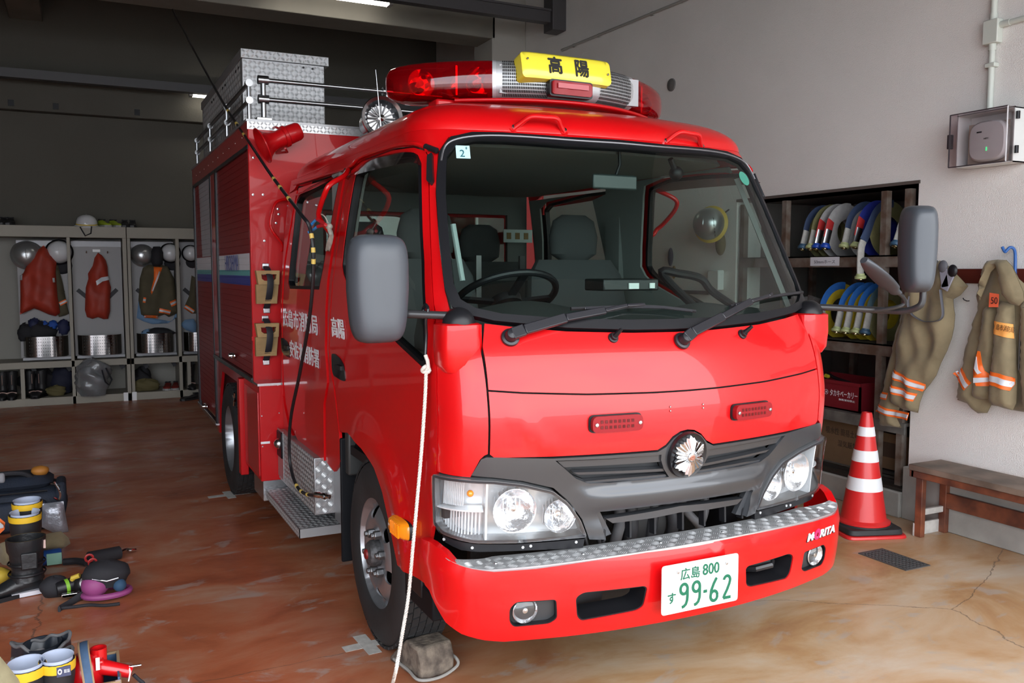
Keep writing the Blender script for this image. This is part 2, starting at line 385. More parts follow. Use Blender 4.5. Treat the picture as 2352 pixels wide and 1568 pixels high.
# right wall with the recess for the hose rack (y 3.72..6.9, z .1..2.07)
oy0, oy1, oz0, oz1 = 3.72, at(1690, 600, 0, 4.6)[1], .17, 2.074
ww = MB(); ww.box((WX, -.1, 0.0), (WX + .25, oy0, 4.9)); ww.box((WX, oy1, 0.0), (WX + .25, YB, 4.9)); ww.box((WX, oy0, oz1), (WX + .25, oy1, 4.9)); ww.box((WX, oy0, 0.0), (WX + .25, oy1, oz0))
rw = struct(ww, 'wall_right', STUC, smooth=0)
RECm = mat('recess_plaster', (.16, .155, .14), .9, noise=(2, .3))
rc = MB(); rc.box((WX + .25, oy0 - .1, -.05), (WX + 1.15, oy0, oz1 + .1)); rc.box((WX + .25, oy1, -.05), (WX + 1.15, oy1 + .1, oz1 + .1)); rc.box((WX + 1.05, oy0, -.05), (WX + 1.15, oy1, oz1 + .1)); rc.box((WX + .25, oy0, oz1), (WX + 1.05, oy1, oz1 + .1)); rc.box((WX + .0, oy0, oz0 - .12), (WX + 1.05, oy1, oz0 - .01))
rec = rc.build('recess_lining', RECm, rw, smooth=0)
# concrete plinth along the foot of the right wall
pl = MB(); pl.box((WX - .05, -.1, 0), (WX, oy0, .33)); struct(pl, 'baseboard_right', CONC, bevel=.006)
pl = MB(); pl.box((WX - .07, oy0, 0), (WX, oy1 + 1.2, .165)); struct(pl, 'trim_1', CONC, bevel=.01)
STEELD = mat('sill_rail_dark', (.05, .045, .04), .5, metal=.5)
pl = MB(); pl.box((WX - .05, oy0, .165), (WX + .02, oy1, .185)); pl.box((WX + .05, oy0, .165), (WX + .07, oy1, .2)); pl.box((WX + .13, oy0, .165), (WX + .15, oy1, .2)); struct(pl, 'trim_2', STEELD)
pl = MB().box((WX - .008, oy0 - .01, oz1), (WX + .26, oy1, oz1 + .02)); struct(pl, 'trim_3', mat('lintel_edge', (.10, .08, .07), .6))
# back wall, left wall, ceiling, beams
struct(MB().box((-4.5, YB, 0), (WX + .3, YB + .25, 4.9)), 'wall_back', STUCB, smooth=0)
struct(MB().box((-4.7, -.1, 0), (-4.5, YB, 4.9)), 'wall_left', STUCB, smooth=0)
struct(MB().box((-4.7, -.1, 4.85), (WX + .3, YB + .2, 5.0)), 'ceiling', CEILM, smooth=0)
struct(MB().box((-4.7, -.1, 3.7), (WX + .25, .15, 4.9)), 'wall_front', STUC, smooth=0)
yb = 8.98; zb = at(1144, 90, 1, yb)[2]; zb2 = zb
struct(MB().box((-4.5, yb, zb), (4.22, yb + .42, 4.86)), 'beam_cross', CONCB, bevel=.008)
struct(MB().box((4.18, yb, 0), (WX, yb + .5, 4.86)), 'column_right', mat('column_plaster', (.42, .40, .36), .9), bevel=.01)
lb = at(480, 283, 1, YB - .15)[2]; lt_ = at(250, 178, 1, YB - .15)[2]
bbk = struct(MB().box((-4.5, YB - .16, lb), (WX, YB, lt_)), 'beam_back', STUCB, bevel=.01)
# sloping steel purlin above it, and the lengthwise beam at the upper left
z1 = at(0, 162, 1, YB - .6)[2]
struct(MB().beam((-4.5, YB - .5, z1), (WX, YB - .5, z1), .12, .1), 'trim_4', mat('purlin_grey', (.09, .09, .095), .6))
a = at(40, 0, 2, 4.55); b_ = at(60, 160, 1, YB - .3)
struct(MB().box((b_[0] - .16, 2.0, 4.42), (b_[0] + .18, YB, 4.86)), 'beam_long', CONCB, bevel=.01)
# steel channel that runs above the truck to a bracket on the right wall
yc_ = at(1290, 40, 0, WX)[1]; zc_ = at(1290, 45, 0, WX)[2]
PUR = mat('channel_steel', (.085, .08, .085), .5, metal=.3)
ch = MB(); ch.box((-3, yc_ - .05, zc_ - .06), (WX - .03, yc_ + .05, zc_ + .06)); ch.box((-3, yc_ - .07, zc_ + .05), (WX - .03, yc_ + .07, zc_ + .07)); co = struct(ch, 'trim_5', PUR)
bk = MB().box((WX - .16, yc_ - .1, zc_ - .14), (WX - .001, yc_ + .1, zc_ + .5)); bk.build('bracket', PUR, co, bevel=.006)
# lettered holes and the ledge marks on the back beam
for px, py in ((25, 236), (128, 244), (315, 258)):
    p = at(px, py, 1, YB - .17); h = MB().box((p[0] - .03, YB - .172, p[2] - .035), (p[0] + .03, YB - .155, p[2] + .035)).build('hole_cover', BLK, bbk)
# ================================================================== FIRE ENGINE
XC = 1.88
class Surf:
    """front-and-side skin of the cab or bumper: s runs from the middle of the nose (0) round the corner and back along the side (s<0 is the side in view)"""
    def __init__(q, FZ, WZ, W0, A, k, dy, yend, cl=.25, L=2.4): q.F = pchip(FZ); q.W = pchip(WZ); q.W0 = W0; q.A = A; q.k = k; q.dy = dy; q.ye = yend; q.cl = cl; q.L = L
    def p(q, s, z):
        sg = -1 if s < 0 else 1; s = abs(s); F = q.F(z); W = q.W(z); A = q.A * W / q.W0; y0 = F + q.k * A * A
        if s <= q.A: x = s * W / q.W0; y = F + q.k * x * x
        else:
            y1 = y0 + 2 * q.k * A * (W - A); y2 = y0 + q.dy
            if s <= q.A + q.cl:
                t = (s - q.A) / q.cl; x = (1-t)**2 * A + 2*t*(1-t) * W + t*t * W; y = (1-t)**2 * y0 + 2*t*(1-t) * y1 + t*t * y2
            else: x = W; y = y2 + (s - q.A - q.cl) / q.L * (q.ye - y2)
        return np.array([XC + sg * x, y, z])
    def nrm(q, s, z):
        e = 1e-3; n = np.cross(q.p(s + e, z) - q.p(s - e, z), q.p(s, z + e) - q.p(s, z - e)); n /= np.linalg.norm(n)
        return n
    def __call__(q, s, z, off=0.):
        p = q.p(s, z)
        return p + q.nrm(s, z) * off if off else p
    def inv(q, px, py, off=0.):
        best = None
        for s0, z0 in ((-.3, 1.), (-.8, 1.), (-1.5, 1.), (-2.5, 1.2)):
            s, z = s0, z0
            for it in range(30):
                b = proj(q(s, z, off)); r = b - (px, py); e = 1e-4
                J = np.array([(proj(q(s + e, z, off)) - b) / e, (proj(q(s, z + e, off)) - b) / e]).T
                try: d = np.linalg.solve(J, r)
                except Exception: break
                mx = np.abs(d).max(); k = min(1, .3 / mx) if mx > 0 else 1; s -= d[0] * k; z -= d[1] * k
                if not (-4 < s < 1.2 and -1 < z < 3): break
                if mx < 1e-6: break
            e2 = np.linalg.norm(proj(q(s, z, off)) - (px, py)) if -4 < s < 1.5 else 9e9
            if best is None or e2 < best[0] - .5: best = (e2, s, z)
            if best[0] < .3: break
        return (best[1], best[2])
CAB = Surf([(.30, 2.50), (.60, 2.475), (.80, 2.455), (.95, 2.43), (1.05, 2.425), (1.16, 2.44), (1.25, 2.468), (1.33, 2.51), (1.40, 2.547), (1.55, 2.628), (1.75, 2.735), (1.9, 2.815), (2.03, 2.885), (2.08, 2.925)],
           [(.3, .8475), (1.3, .8475), (1.45, .843), (1.6, .832), (1.8, .812), (2.0, .785), (2.1, .765)], .8475, .70, .19, .20, 5.13)
def I(*pts): return [CAB.inv(*p) for p in pts]
def mir(l): return [(-s, z) for s, z in l]
def sym(half): return half + [(-s, z) for s, z in half[::-1] if abs(s) > 1e-6]
TR = thing('fire_engine', 'red fire engine parked nose-out in the garage, red light bar on its cab roof', 'fire engine', (XC, 3.38, 0))
def part(mb, name, m, parent=None, **k): return mb.build(name, m, parent or TR, **k)
def both(poly, name, m, holes=(), parent=None, **k):
    o1 = part(patch(CAB, poly, holes, **k), name, m, parent); o2 = part(patch(CAB, mir(poly), [mir(h) for h in holes], **k), name, m, parent); return o1, o2
G = .0035
# ---- nose panels
up = sym([(0, 1.330), (-.177, 1.332), (-.419, 1.342), (-.60, 1.360), (-.690, 1.372), (-.709, 1.30), (-.712, 1.163), (-.606, 1.153), (-.385, 1.140), (-.138, 1.134), (0, 1.133)][::1])
def crease(s, z):   # pressed diagonal ridge on the lower bonnet panel
    s = abs(s); t = (1.10 - z) / .15
    if 0 <= t <= 1.05: d = s - (.66 - .16 * t); return .006 * math.exp(-(d / .02)**2)
    return 0
part(patch(CAB, up, res=.035, thick=.012), 'upper_nose_panel', RED)
low = sym([(0, 1.127), (-.138, 1.128), (-.385, 1.134), (-.606, 1.147), (-.712, 1.157), (-.712, .953), (-.70, .942), (-.51, .936), (-.12, .931), (-.088, .947), (-.062, .974), (-.03, .990), (0, .994)])
part(patch(CAB, low, res=.03, thick=.012, off=crease), 'lower_nose_panel', RED)
# corner panel between the nose and the front door
hl_top = [(-.908, .880), (-.850, .880), (-.766, .878)]
both([(-.718, 1.374), (-.747, 1.395), (-.80, 1.400), (-.846, 1.400), (-.873, 1.29), (-.896, 1.147), (-.899, .90), (-.897, .880), (-.766, .876), (-.740, .937), (-.728, .950), (-.718, .955)], 'corner_panel', RED, res=.03, thick=.012)
# ---- windscreen
wo_ = sym([(0, 2.043), (-.245, 2.040), (-.52, 2.045), (-.64, 2.042), (-.72, 2.022), (-.762, 1.965), (-.783, 1.82), (-.790, 1.64), (-.792, 1.48), (-.78, 1.425), (-.747, 1.40), (-.66, 1.377), (-.419, 1.350), (-.177, 1.338), (0, 1.336)])
wi_ = sym([(0, 2.015), (-.245, 2.012), (-.50, 2.018), (-.63, 2.016), (-.70, 1.998), (-.737, 1.95), (-.752, 1.82), (-.758, 1.64), (-.762, 1.50), (-.748, 1.447), (-.71, 1.418), (-.63, 1.399), (-.41, 1.380), (-.177, 1.372), (0, 1.370)])
part(patch(CAB, wo_, [wi_], res=.03, off=.012, thick=.03), 'windscreen_seal', BLK)
ws = part(patch(CAB, wi_, res=.05, off=.004, thick=0), 'windscreen', GLASS, smooth=60)
# slim bright lip that runs in the seal
part(MB().tube(spline([CAB(s, z, .014) for s, z in [(-.757, 1.93), (-.74, 1.985), (-.70, 2.012), (-.60, 2.028), (-.45, 2.031), (-.2, 2.027), (0, 2.028), (.2, 2.027), (.45, 2.031), (.60, 2.028), (.70, 2.012), (.74, 1.985), (.757, 1.93)]], 4), .004, 6), 'seal_strip', mat('grey_strip', (.16, .16, .17), .3, metal=.6))
# ---- front doors with window opening
fd = I((981, 356), (976, 346), (950, 339), (903, 345), (832, 371), (806, 392)) + I((788, 480), (766, 640), (758, 760), (757, 800), (762, 850), (769, 890), (780, 990)) + \
     I((787, 993), (800, 993), (815, 1003), (836, 1028), (860, 1073), (878, 1130), (890, 1185), (903, 1250), (913, 1297), (946, 1316), (979, 1342)) + \
     [(-.93, .60), (-.905, .70), (-.904, .883), (-.903, 1.147), (-.880, 1.289), (-.852, 1.432), (-.832, 1.638), (-.815, 1.85)]
fw = I((812, 420), (818, 394), (846, 370), (891, 357), (930, 350), (950, 350), (960, 356), (968, 375), (969, 448), (971.5, 542), (975, 601), (978, 700), (979, 835), (969, 843), (915, 792), (860, 735), (798, 654), (788, 629), (785, 608), (790, 560), (800, 490))
def flare(s, z):    # pressed wheel-arch flare
    s = abs(s); p = CAB(s, z); r = math.hypot(p[1] - 3.42, (z - .38) * 1.0)
    return .018 * math.exp(-((r - .47) / .07)**2) if z < .95 else 0
def trimline(s, z): return flare(s, z)
FD = both(fd, 'front_door', RED, [fw], res=.045, off=trimline, thick=.014)
rd = I((791, 399), (770, 520), (752, 640), (747, 720), (746, 800), (751, 879), (743, 927), (744, 1058), (720, 1043), (688, 1019), (668, 978), (657, 927), (652, 876), (649, 800), (650, 700), (657, 600), (686, 432))
rw_ = I((778, 403), (780, 412), (743, 613), (733, 665), (665, 663), (661, 648), (672, 540), (681, 460), (690, 444), (740, 415))
RD = both(rd, 'rear_door', RED, [rw_], res=.05, thick=.014)
# pillar strip between the doors, frame above them, panel behind them
bp = I((803, 398), (785, 480), (763, 640), (754.5, 760), (753.5, 800), (758, 852), (765, 892), (777, 993), (781, 1060), (766, 1083), (748, 1060), (747, 927), (755, 879), (750, 800), (751, 720), (756, 640), (774, 520), (794, 400))
both(bp, 'door_pillar', RED, res=.06, off=-.003, thick=.014)
rc_ = I((648, 800), (646, 876), (652, 930), (663, 980), (672, 1000)) + [(-3.15, .55), (-3.35, .55), (-3.35, 1.985)] + I((682, 437), (653, 600), (647, 700))
both(rc_, 'rear_corner_panel', RED, res=.08, thick=.014)
fr = [(0, 2.049), (-.245, 2.046), (-.52, 2.051), (-.645, 2.048), (-.727, 2.028), (-.768, 1.97), (-.789, 1.82), (-.796, 1.64), (-.797, 1.48), (-.79, 1.412), (-.845, 1.405), (-.848, 1.432), (-.828, 1.638), (-.811, 1.85), (-.806, 1.953)] + \
     I((977, 342), (950, 334), (903, 340), (832, 366), (806, 386), (790, 393), (682, 424), (676, 434)) + [(-3.35, 1.99), (-3.35, 2.06), (-2.6, 2.06), (-1.8, 2.06), (-1.0, 2.065), (-.8, 2.07), (-.6, 2.07), (-.3, 2.07), (0, 2.07)]
part(patch(CAB, fr, res=.04, off=-.001, thick=.012), 'cab_frame', RED); part(patch(CAB, mir(fr), res=.04, off=-.001, thick=.012), 'cab_frame', RED)
# ---- roof skin
def roof_ring(n=96):
    P = []
    for i in range(40): s = -.95 * (i / 39) + 0.0; P.append(CAB(s, 2.06))
    for i in range(1, 22): P.append(CAB(-.95 - 2.2 * i / 21, 2.06))
    y = P[-1][1]; x = P[-1][0]
    for i in range(1, 8): a = math.pi / 2 * i / 7; P.append(np.array([x + .14 * (1 - math.cos(a)), y + .14 * math.sin(a), 2.06]))
    xe = P[-1][0]; ye = P[-1][1]
    for i in range(1, 13): P.append(np.array([xe + (XC - xe) * i / 12, ye, 2.06]))
    return P + [np.array([2 * XC - p[0], p[1], p[2]]) for p in P[-2:0:-1]]
RR = roof_ring(); rings = []; yc = 3.9
NR = 12
for k in range(NR + 1):
    t = k / NR; a = t * math.pi / 2; c = 1 - math.cos(a); zz = 2.06 + .150 * math.sin(a)
    ring = []
    for p in RR:
        fx = 1 - .36 * c; fy = 1 - (.36 if p[1] < yc else .30) * c
        q = np.array([XC + (p[0] - XC) * fx, yc + (p[1] - yc) * fy, zz])
        ring.append(q)
    rings.append(ring)
for k in range(1, 5):
    f = 1 - k / 5.; ring = []
    for p in rings[NR]:
        q = np.array([XC + (p[0] - XC) * f, yc + (p[1] - yc) * f, 2.21 + .014 * (1 - f * f)]); ring.append(q)
    rings.append(ring)
part(MB().loft(rings[:NR + 5]), 'roof', RED, smooth=60); ROOF = rings
# drip rail over the doors
dr = [CAB.inv(*p) for p in ((983, 349), (977, 339), (950, 331), (903, 337), (832, 362), (806, 383), (740, 405), (678, 424))]
part(MB().tube(spline([CAB(s, z, .008) for s, z in dr], 5), .008, 8), 'drip_rail', RED); part(MB().tube(spline([CAB(-s, z, .008) for s, z in dr], 5), .008, 8), 'drip_rail', RED)
# ---- door glass, seals, visors, handles
SIDEG = mat('side_glass', (.4, .5, .48), .0, trans=((.66, .74, .70), .8))
TINT = mat('smoked_visor', (.05, .04, .04), .08, trans=((.30, .22, .20), 1.2, .12))
for sgn, (dF, dR) in ((1, (FD[0], RD[0])), (-1, (FD[1], RD[1]))):
    m_ = (lambda l: l) if sgn > 0 else mir
    for poly, d, nm in ((fw, dF, 'f'), (rw_, dR, 'r')):
        sp = smooth_poly(poly, .04); o = inset(sp, .0) ; i_ = inset(sp, .02)
        patch_seal = patch(CAB, m_(smooth_poly(poly, .02)), [m_(inset(smooth_poly(poly, .02), .017))], res=.06, off=-.002, thick=.03); part(patch_seal, 'window_seal', BLK, d)
        part(patch(CAB, m_(poly), res=.12, off=-.018, thick=0), 'window_pane', SIDEG, d, smooth=60)
    def visor(top, bot, nm):
        n = 14; mbv = MB(); T = []; 
        for i in range(n + 1):
            t = i / n; a = top[0] + (np.array(top[1]) - top[0]) * t if len(top) == 2 else None
        return mbv
    vt = spline([(*p, 0) for p in I((812, 400), (848, 368), (893, 355), (946, 350), (969, 378))], 5); vb = spline([(*p, 0) for p in I((803, 414), (846, 401), (893, 390), (940, 381), (970, 383))], 5)
    R_ = []
    vm = MB(); n = len(vt)
    A_ = [CAB(sgn * p[0], p[1], .004) for p in vt]; B_ = [CAB(sgn * p[0], p[1], .032 if 0 < i < n - 1 else .006) for i, p in enumerate(vb)]
    vm.add(A_ + B_, [(i, i + 1, n + i + 1, n + i) for i in range(n - 1)]); part(vm, 'rain_visor', TINT, dF, recalc=False)
    vt = spline([(*p, 0) for p in I((682, 446), (735, 418), (779, 402))], 5); vb = spline([(*p, 0) for p in I((679, 457), (733, 436), (777, 414))], 5); n = len(vt); vm = MB()
    A_ = [CAB(sgn * p[0], p[1], .004) for p in vt]; B_ = [CAB(sgn * p[0], p[1], .030) for p in vb]
    vm.add(A_ + B_, [(i, i + 1, n + i + 1, n + i) for i in range(n - 1)]); part(vm, 'rain_visor', mat('red_visor', (.35, .01, .015), .15, coat=1), dR, recalc=False)
    # recessed pull handles
    for pl_, d in (([(763, 812), (771, 812), (782, 822), (791, 838), (795, 876), (783, 872), (768, 862), (764, 850)], dF), ([(646, 776), (652, 776), (661, 784), (666, 795), (667, 822), (655, 815), (648, 806)], dR)):
        hp = smooth_poly(I(*pl_), .02)
        part(patch(CAB, m_(hp), res=.03, off=.004, thick=.006), 'door_handle', GLOSSB, d)
        c0 = CAB.inv(sum(p[0] for p in pl_) / len(pl_) + 4, sum(p[1] for p in pl_) / len(pl_) + 2); sx_ = .035
        part(patch(CAB, m_([(c0[0] - .05, c0[1] - .006), (c0[0] + .045, c0[1] - .006), (c0[0] + .045, c0[1] + .012), (c0[0] - .05, c0[1] + .012)]), res=.03, off=.012, thick=.008), 'handle_lever', BLKP, d)
# door frame seam gasket: dark under-skin so the panel gaps read as gaps
und = [(-.70, .45), (-.93, .45)] ; 
DK = mat('gap_dark', (.006, .006, .006), .9)
for m_ in (lambda l: l, mir):
    part(patch(CAB, m_([(-.60, .90), (-.60, 1.335), (-.795, 1.335), (-.795, 1.40), (-.80, 1.64), (-.78, 2.04), (-.83, 2.04), (-.93, 1.35), (-.93, .90)]), res=.1, off=-.016, thick=0), 'inner_skin', DK)
    part(patch(CAB, m_(I((810, 400), (785, 520), (773, 640), (765, 800), (776, 880), (786, 980), (740, 1050), (736, 927), (744, 879), (740, 800), (743, 720), (752, 600), (788, 400))), res=.1, off=-.018, thick=0), 'inner_skin', DK)
    part(patch(CAB, m_([(-3.33, .6), (-2.95, .6), (-3.1, .8), (-3.2, 1.2), (-3.1, 1.9), (-3.33, 1.9)]), res=.2, off=-.018, thick=0), 'inner_skin', DK)
part(patch(CAB, sym([(0, 1.10), (-.7, 1.10), (-.7, 1.18), (0, 1.18)]), res=.1, off=-.014, thick=0), 'inner_skin', DK)
# ---- cab back wall and floor
bwm = MB().box((XC - .80, 5.10, .55), (XC + .80, 5.13, 1.45)); bwm.box((XC - .74, 5.10, 1.45), (XC - .6, 5.13, 2.03)); bwm.box((XC + .6, 5.10, 1.45), (XC + .74, 5.13, 2.03)); bwm.box((XC - .6, 5.10, 1.9), (XC + .6, 5.13, 2.05))
part(bwm, 'cab_back_wall', INTG)
part(MB().box((XC - .58, 5.105, 1.47), (XC + .58, 5.115, 1.88)), 'rear_window', SIDEG)
part(MB().box((XC - .82, 2.66, .72), (XC + .82, 5.12, .76)), 'cab_floor', BLKP)
# ---- headlamps
H1 = I((1001, 1086), (1003, 1200), (1020, 1222), (1090, 1243), (1180, 1243), (1345, 1230), (1331, 1192), (1303, 1152), (1268, 1124), (1200, 1108), (1130, 1100), (1060, 1096))
LAMPIN = mat('lamp_reflector', (.92, .94, .97), .12, metal=.8, bump=(45, .25))
LAMPH = mat('lamp_housing_silver', (.88, .90, .92), .20, metal=.32, bump=(22, .2))
for sg in (1, -1):
    m_ = (lambda l: l) if sg > 0 else mir
    hp = smooth_poly(H1, .012)
    hl = part(patch(CAB, m_(hp), res=.03, off=-.06, thick=0), 'headlamp', LAMPH)
    part(patch(CAB, m_(hp), [m_(inset(hp, .004))], res=.03, off=.014, thick=.078), 'lamp_rim', mat('lamp_rim_grey', (.25, .26, .27), .2, metal=.6), hl)
    part(patch(CAB, m_(inset(hp, .003)), res=.03, off=lambda s, z: .014 + .012 * math.exp(-((abs(s) - .7) / .3)**2), thick=0), 'lamp_lens', CLEAR, hl, smooth=60)
    part(patch(CAB, m_(inset(hp, .002)), [m_(inset(hp, .010))], res=.03, off=.016, thick=.004), 'lamp_gasket', mat('lamp_gasket_dark', (.03, .03, .035), .3), hl)
    # two reflector bowls, divider and indicator segment with ribs and orange bulb
    for (s0, z0, r, nm) in ((-.625, .752, .073, 'main'), (-.468, .722, .056, 'side')):
        p = CAB(sg * s0, z0, -.052); n = CAB.nrm(sg * s0, z0); n = n * .6 + np.array([0, -1, 0]) * .4; n /= np.linalg.norm(n)
        prof = [(r * math.sqrt(k / 8), .05 * k / 8) for k in range(9)] + [(r * 1.04, .052)]
        part(MB().lathe(prof, p, n, 28, cap=False), 'reflector_bowl', LAMPIN, hl)
        part(MB().lathe([(.012, 0), (.012, .03), (.009, .036), (0, .038)], p, n, 14), 'bulb_cap', CHROME, hl)
        fins = MB()
        for k in range(-4, 5):
            if k == 0: continue
            uu = k * r / 5.; hh = math.sqrt(max(0, r * r - uu * uu)) * .95; q = p + n * .012
            xx = np.cross(n, (0, 0, 1.)); xx /= np.linalg.norm(xx); fins.beam(q + xx * uu - np.array([0, 0, hh]), q + xx * uu + np.array([0, 0, hh]), .004, .006, up=n)
        part(fins, 'reflector_flutes', LAMPIN, hl)['kind'] = 'stuff'
    a = [(-.742, .67), (-.742, .868)]
    part(patch(CAB, m_([(-.708, .655), (-.712, .86), (-.718, .866), (-.714, .655)]), res=.04, off=.008, thick=.06), 'lamp_divider', LAMPH, hl)
    part(patch(CAB, m_([(-.72, .755), (-.90, .758), (-.90, .762), (-.72, .760)]), res=.03, off=.0, thick=.05), 'lamp_divider', LAMPH, hl)
    rb = MB()
    for k in range(13):
        s = -.726 - .013 * k; patch(CAB, m_([(s, .668), (s - .006, .668), (s - .006, .752), (s, .752)]), res=.05, off=-.026, thick=.006, mb=rb)
    for k in range(12):
        s = -.79 - .008 * k; patch(CAB, m_([(s, .768), (s - .003, .768), (s - .003, .866), (s, .866)]), res=.05, off=-.02, thick=.006, mb=rb)
    part(rb, 'indicator_ribs', LAMPH, hl)['kind'] = 'stuff'
    p = CAB(sg * -.765, .812, -.02); part(MB().sphere(p, .012), 'indicator_bulb', AMBER, hl)
    # black bracket strip beneath, with pale clips
    st = I((1018, 1228), (1024, 1244), (1060, 1262), (1100, 1266), (1338, 1256), (1342, 1236), (1180, 1249), (1090, 1248), (1040, 1238))
    bk_ = part(patch(CAB, m_(st), res=.04, off=.004, thick=.02), 'lamp_bracket', BLKP, None)
    cl = MB()
    for px, py in ((1022, 1237), (1085, 1256), (1200, 1255), (1322, 1243), (1218, 1252)):
        s, z = CAB.inv(px, py); cl.lathe([(.005, 0), (.005, .003)], CAB(sg * s, z, .004), CAB.nrm(sg * s, z), 10)
    part(cl, 'clips', mat('clip_grey', (.5, .5, .5), .5), bk_)['kind'] = 'stuff'
# ---- grille garnish
gt = [(-.763, .884), (-.737, .938), (-.722, .945), (-.51, .930), (-.12, .925), (-.088, .940), (-.060, .968), (-.03, .984), (0, .988)]
gb = I((1345, 1222), (1349, 1234), (1384, 1232), (1372, 1190), (1366, 1174))
zc0 = CAB.inv(1545, 1150)[1]
gbb = [(gb[-1][0] + .012, gb[-1][1] + .004)] + [(s, gb[-1][1] + .004 + (zc0 - gb[-1][1] - .004) * (1 - (s / gb[-1][0])**2)) for s in (-.25, -.12, 0)]
gi = I((1335, 1190), (1306, 1150), (1270, 1119), (1200, 1103), (1130, 1095), (1085, 1092))
garn_half = gt[::-1] + gi[::-1][1:] + gb[1:] + gbb      # from the crown at s=0 round to the middle of the lower edge
garn = garn_half + [(-s, z) for s, z in garn_half[::-1] if abs(s) > 1e-6]
gh = I((1275, 1057), (1322, 1098), (1350, 1109), (1400, 1108), (1535, 1094), (1523, 1075), (1517, 1055), (1518, 1043), (1400, 1052))
LP = sorted([(abs(s), z) for s, z in I((1290, 1092), (1324, 1112), (1353, 1126), (1450, 1119), (1500, 1114))]); LEDGE = pchip([(0, LP[0][1] + .001)] + LP)
def ridge(s, z):
    s = abs(s); e = 1 if s < .30 else max(0, 1 - (s - .30) / .15); e = e * e * (3 - 2 * e)
    return .004 + e * (.011 * (1 - math.tanh((z - LEDGE(min(s, .40))) / .011))) - .010 * math.exp(-((z - .715) / .03)**2) * e
part(patch(CAB, garn, [gh, mir(gh)], res=.011, off=ridge, thick=.03), 'grille_surround', DGR)
# slats inside the upper openings
for sg in (1, -1):
    m_ = (lambda l: l) if sg > 0 else mir
    part(patch(CAB, m_(gh), res=.05, off=-.035, thick=0), 'grille_backing', mat('grille_dark', (.03, .032, .035), .5))
    for a4 in ([(1281, 1060), (1297, 1074), (1519, 1061), (1517, 1045), (1400, 1055)], [(1317, 1086), (1330, 1091), (1527, 1083), (1524, 1077)], [(1340, 1107), (1350, 1110), (1533, 1096), (1530, 1090), (1400, 1101)]):
        part(patch(CAB, m_(I(*a4)), res=.04, off=-.004, thick=.025), 'grille_slat', DGR)
# lower grille: one long slat on ribs
sl = I((1388, 1189), (1405, 1198), (1480, 1192), (1560, 1180)); zl = CAB.inv(1560, 1168)[1]
q0 = I((1390, 1190), (1406, 1200), (1500, 1188), (1500, 1175)); 
slp = sym([(0, zl + .012), (q0[3][0], q0[3][1] + .004), (q0[0][0], q0[0][1]), (q0[1][0], q0[1][1]), (q0[2][0], q0[2][1]), (0, zl - .012)])
part(patch(CAB, slp, res=.04, off=.005, thick=.03), 'grille_slat', DGR)
for s in (-.30, -.2, -.1, 0.02, .12, .22, .31):
    part(MB().beam(CAB(s, .70, -.02), CAB(s, .62, -.01), .008, .03, up=(0, 1, 0)), 'grille_rib', BLKP)
for s0 in (-1, 1):
    e = I((1366, 1176), (1372, 1176), (1386, 1232), (1402, 1228), (1384, 1180))
part(patch(CAB, I((1366, 1175), (1378, 1175), (1404, 1226), (1386, 1233)), res=.03, off=.0, thick=.02), 'grille_end', DGR)
part(patch(CAB, mir(I((1366, 1175), (1378, 1175), (1404, 1226), (1386, 1233))), res=.03, off=.0, thick=.02), 'grille_end', DGR)
# round badge seat and the chrome fire-service star
ep = at(1578, 1043, 0, XC); en = CAB.nrm(0, ep[2]); 
part(MB().lathe([(.001, .010), (.070, .010), (.078, .014), (.080, .004), (.080, -.02)], CAB(0, .905, .004), CAB.nrm(0, .92), 40, sc=(1.0, 1.05), cap=False), 'badge_seat', mat('badge_black', (.008, .008, .01), .35))
ef = plane_fn(CAB(0, .906, .022), (1, 0, 0), (0, -.05, 1)); stm = MB(); NS = 16; pts = []
for k in range(6 * 8):
    a = math.pi * 2 * k / 48 + math.pi / 2; six = abs(((k / 8) + .5) % 1 - .5) * 2   # 0 at the six points
    R0 = .074 - .014 * six; R0 -= .006 * (k % 2); pts.append((R0 * math.cos(a) * .93, R0 * math.sin(a) * 1.0))
V = [ef(0, 0, .014)]; F = []
for k in range(48): r_ = .008 if k % 2 else .002; u, v = pts[k]; V.append(ef(u * .45, v * .45, .008 + .006 * (k % 2))); V.append(ef(u, v, r_)); V.append(ef(u, v, -.006))
for k in range(48):
    a = 1 + 3*k; b = 1 + 3*((k+1) % 48); F += [(0, a, b), (a, a+1, b+1, b), (a+1, a+2, b+2, b+1)]
bd = part(stm.add(V, F), 'star_badge', CHROME, smooth=15)
part(MB().lathe([(.016, .010), (.016, .016), (.012, .019), (.0, .018)], ef(0, 0, .0), CAB.nrm(0, .92), 24), 'badge_boss', CHROME, bd)
part(MB().lathe([(.010, .018), (.010, .0205), (.006, .0215), (.0, .020)], ef(0, 0, .0), CAB.nrm(0, .92), 20), 'badge_eye', mat('badge_copper', (.5, .25, .2), .3, metal=.8), bd)
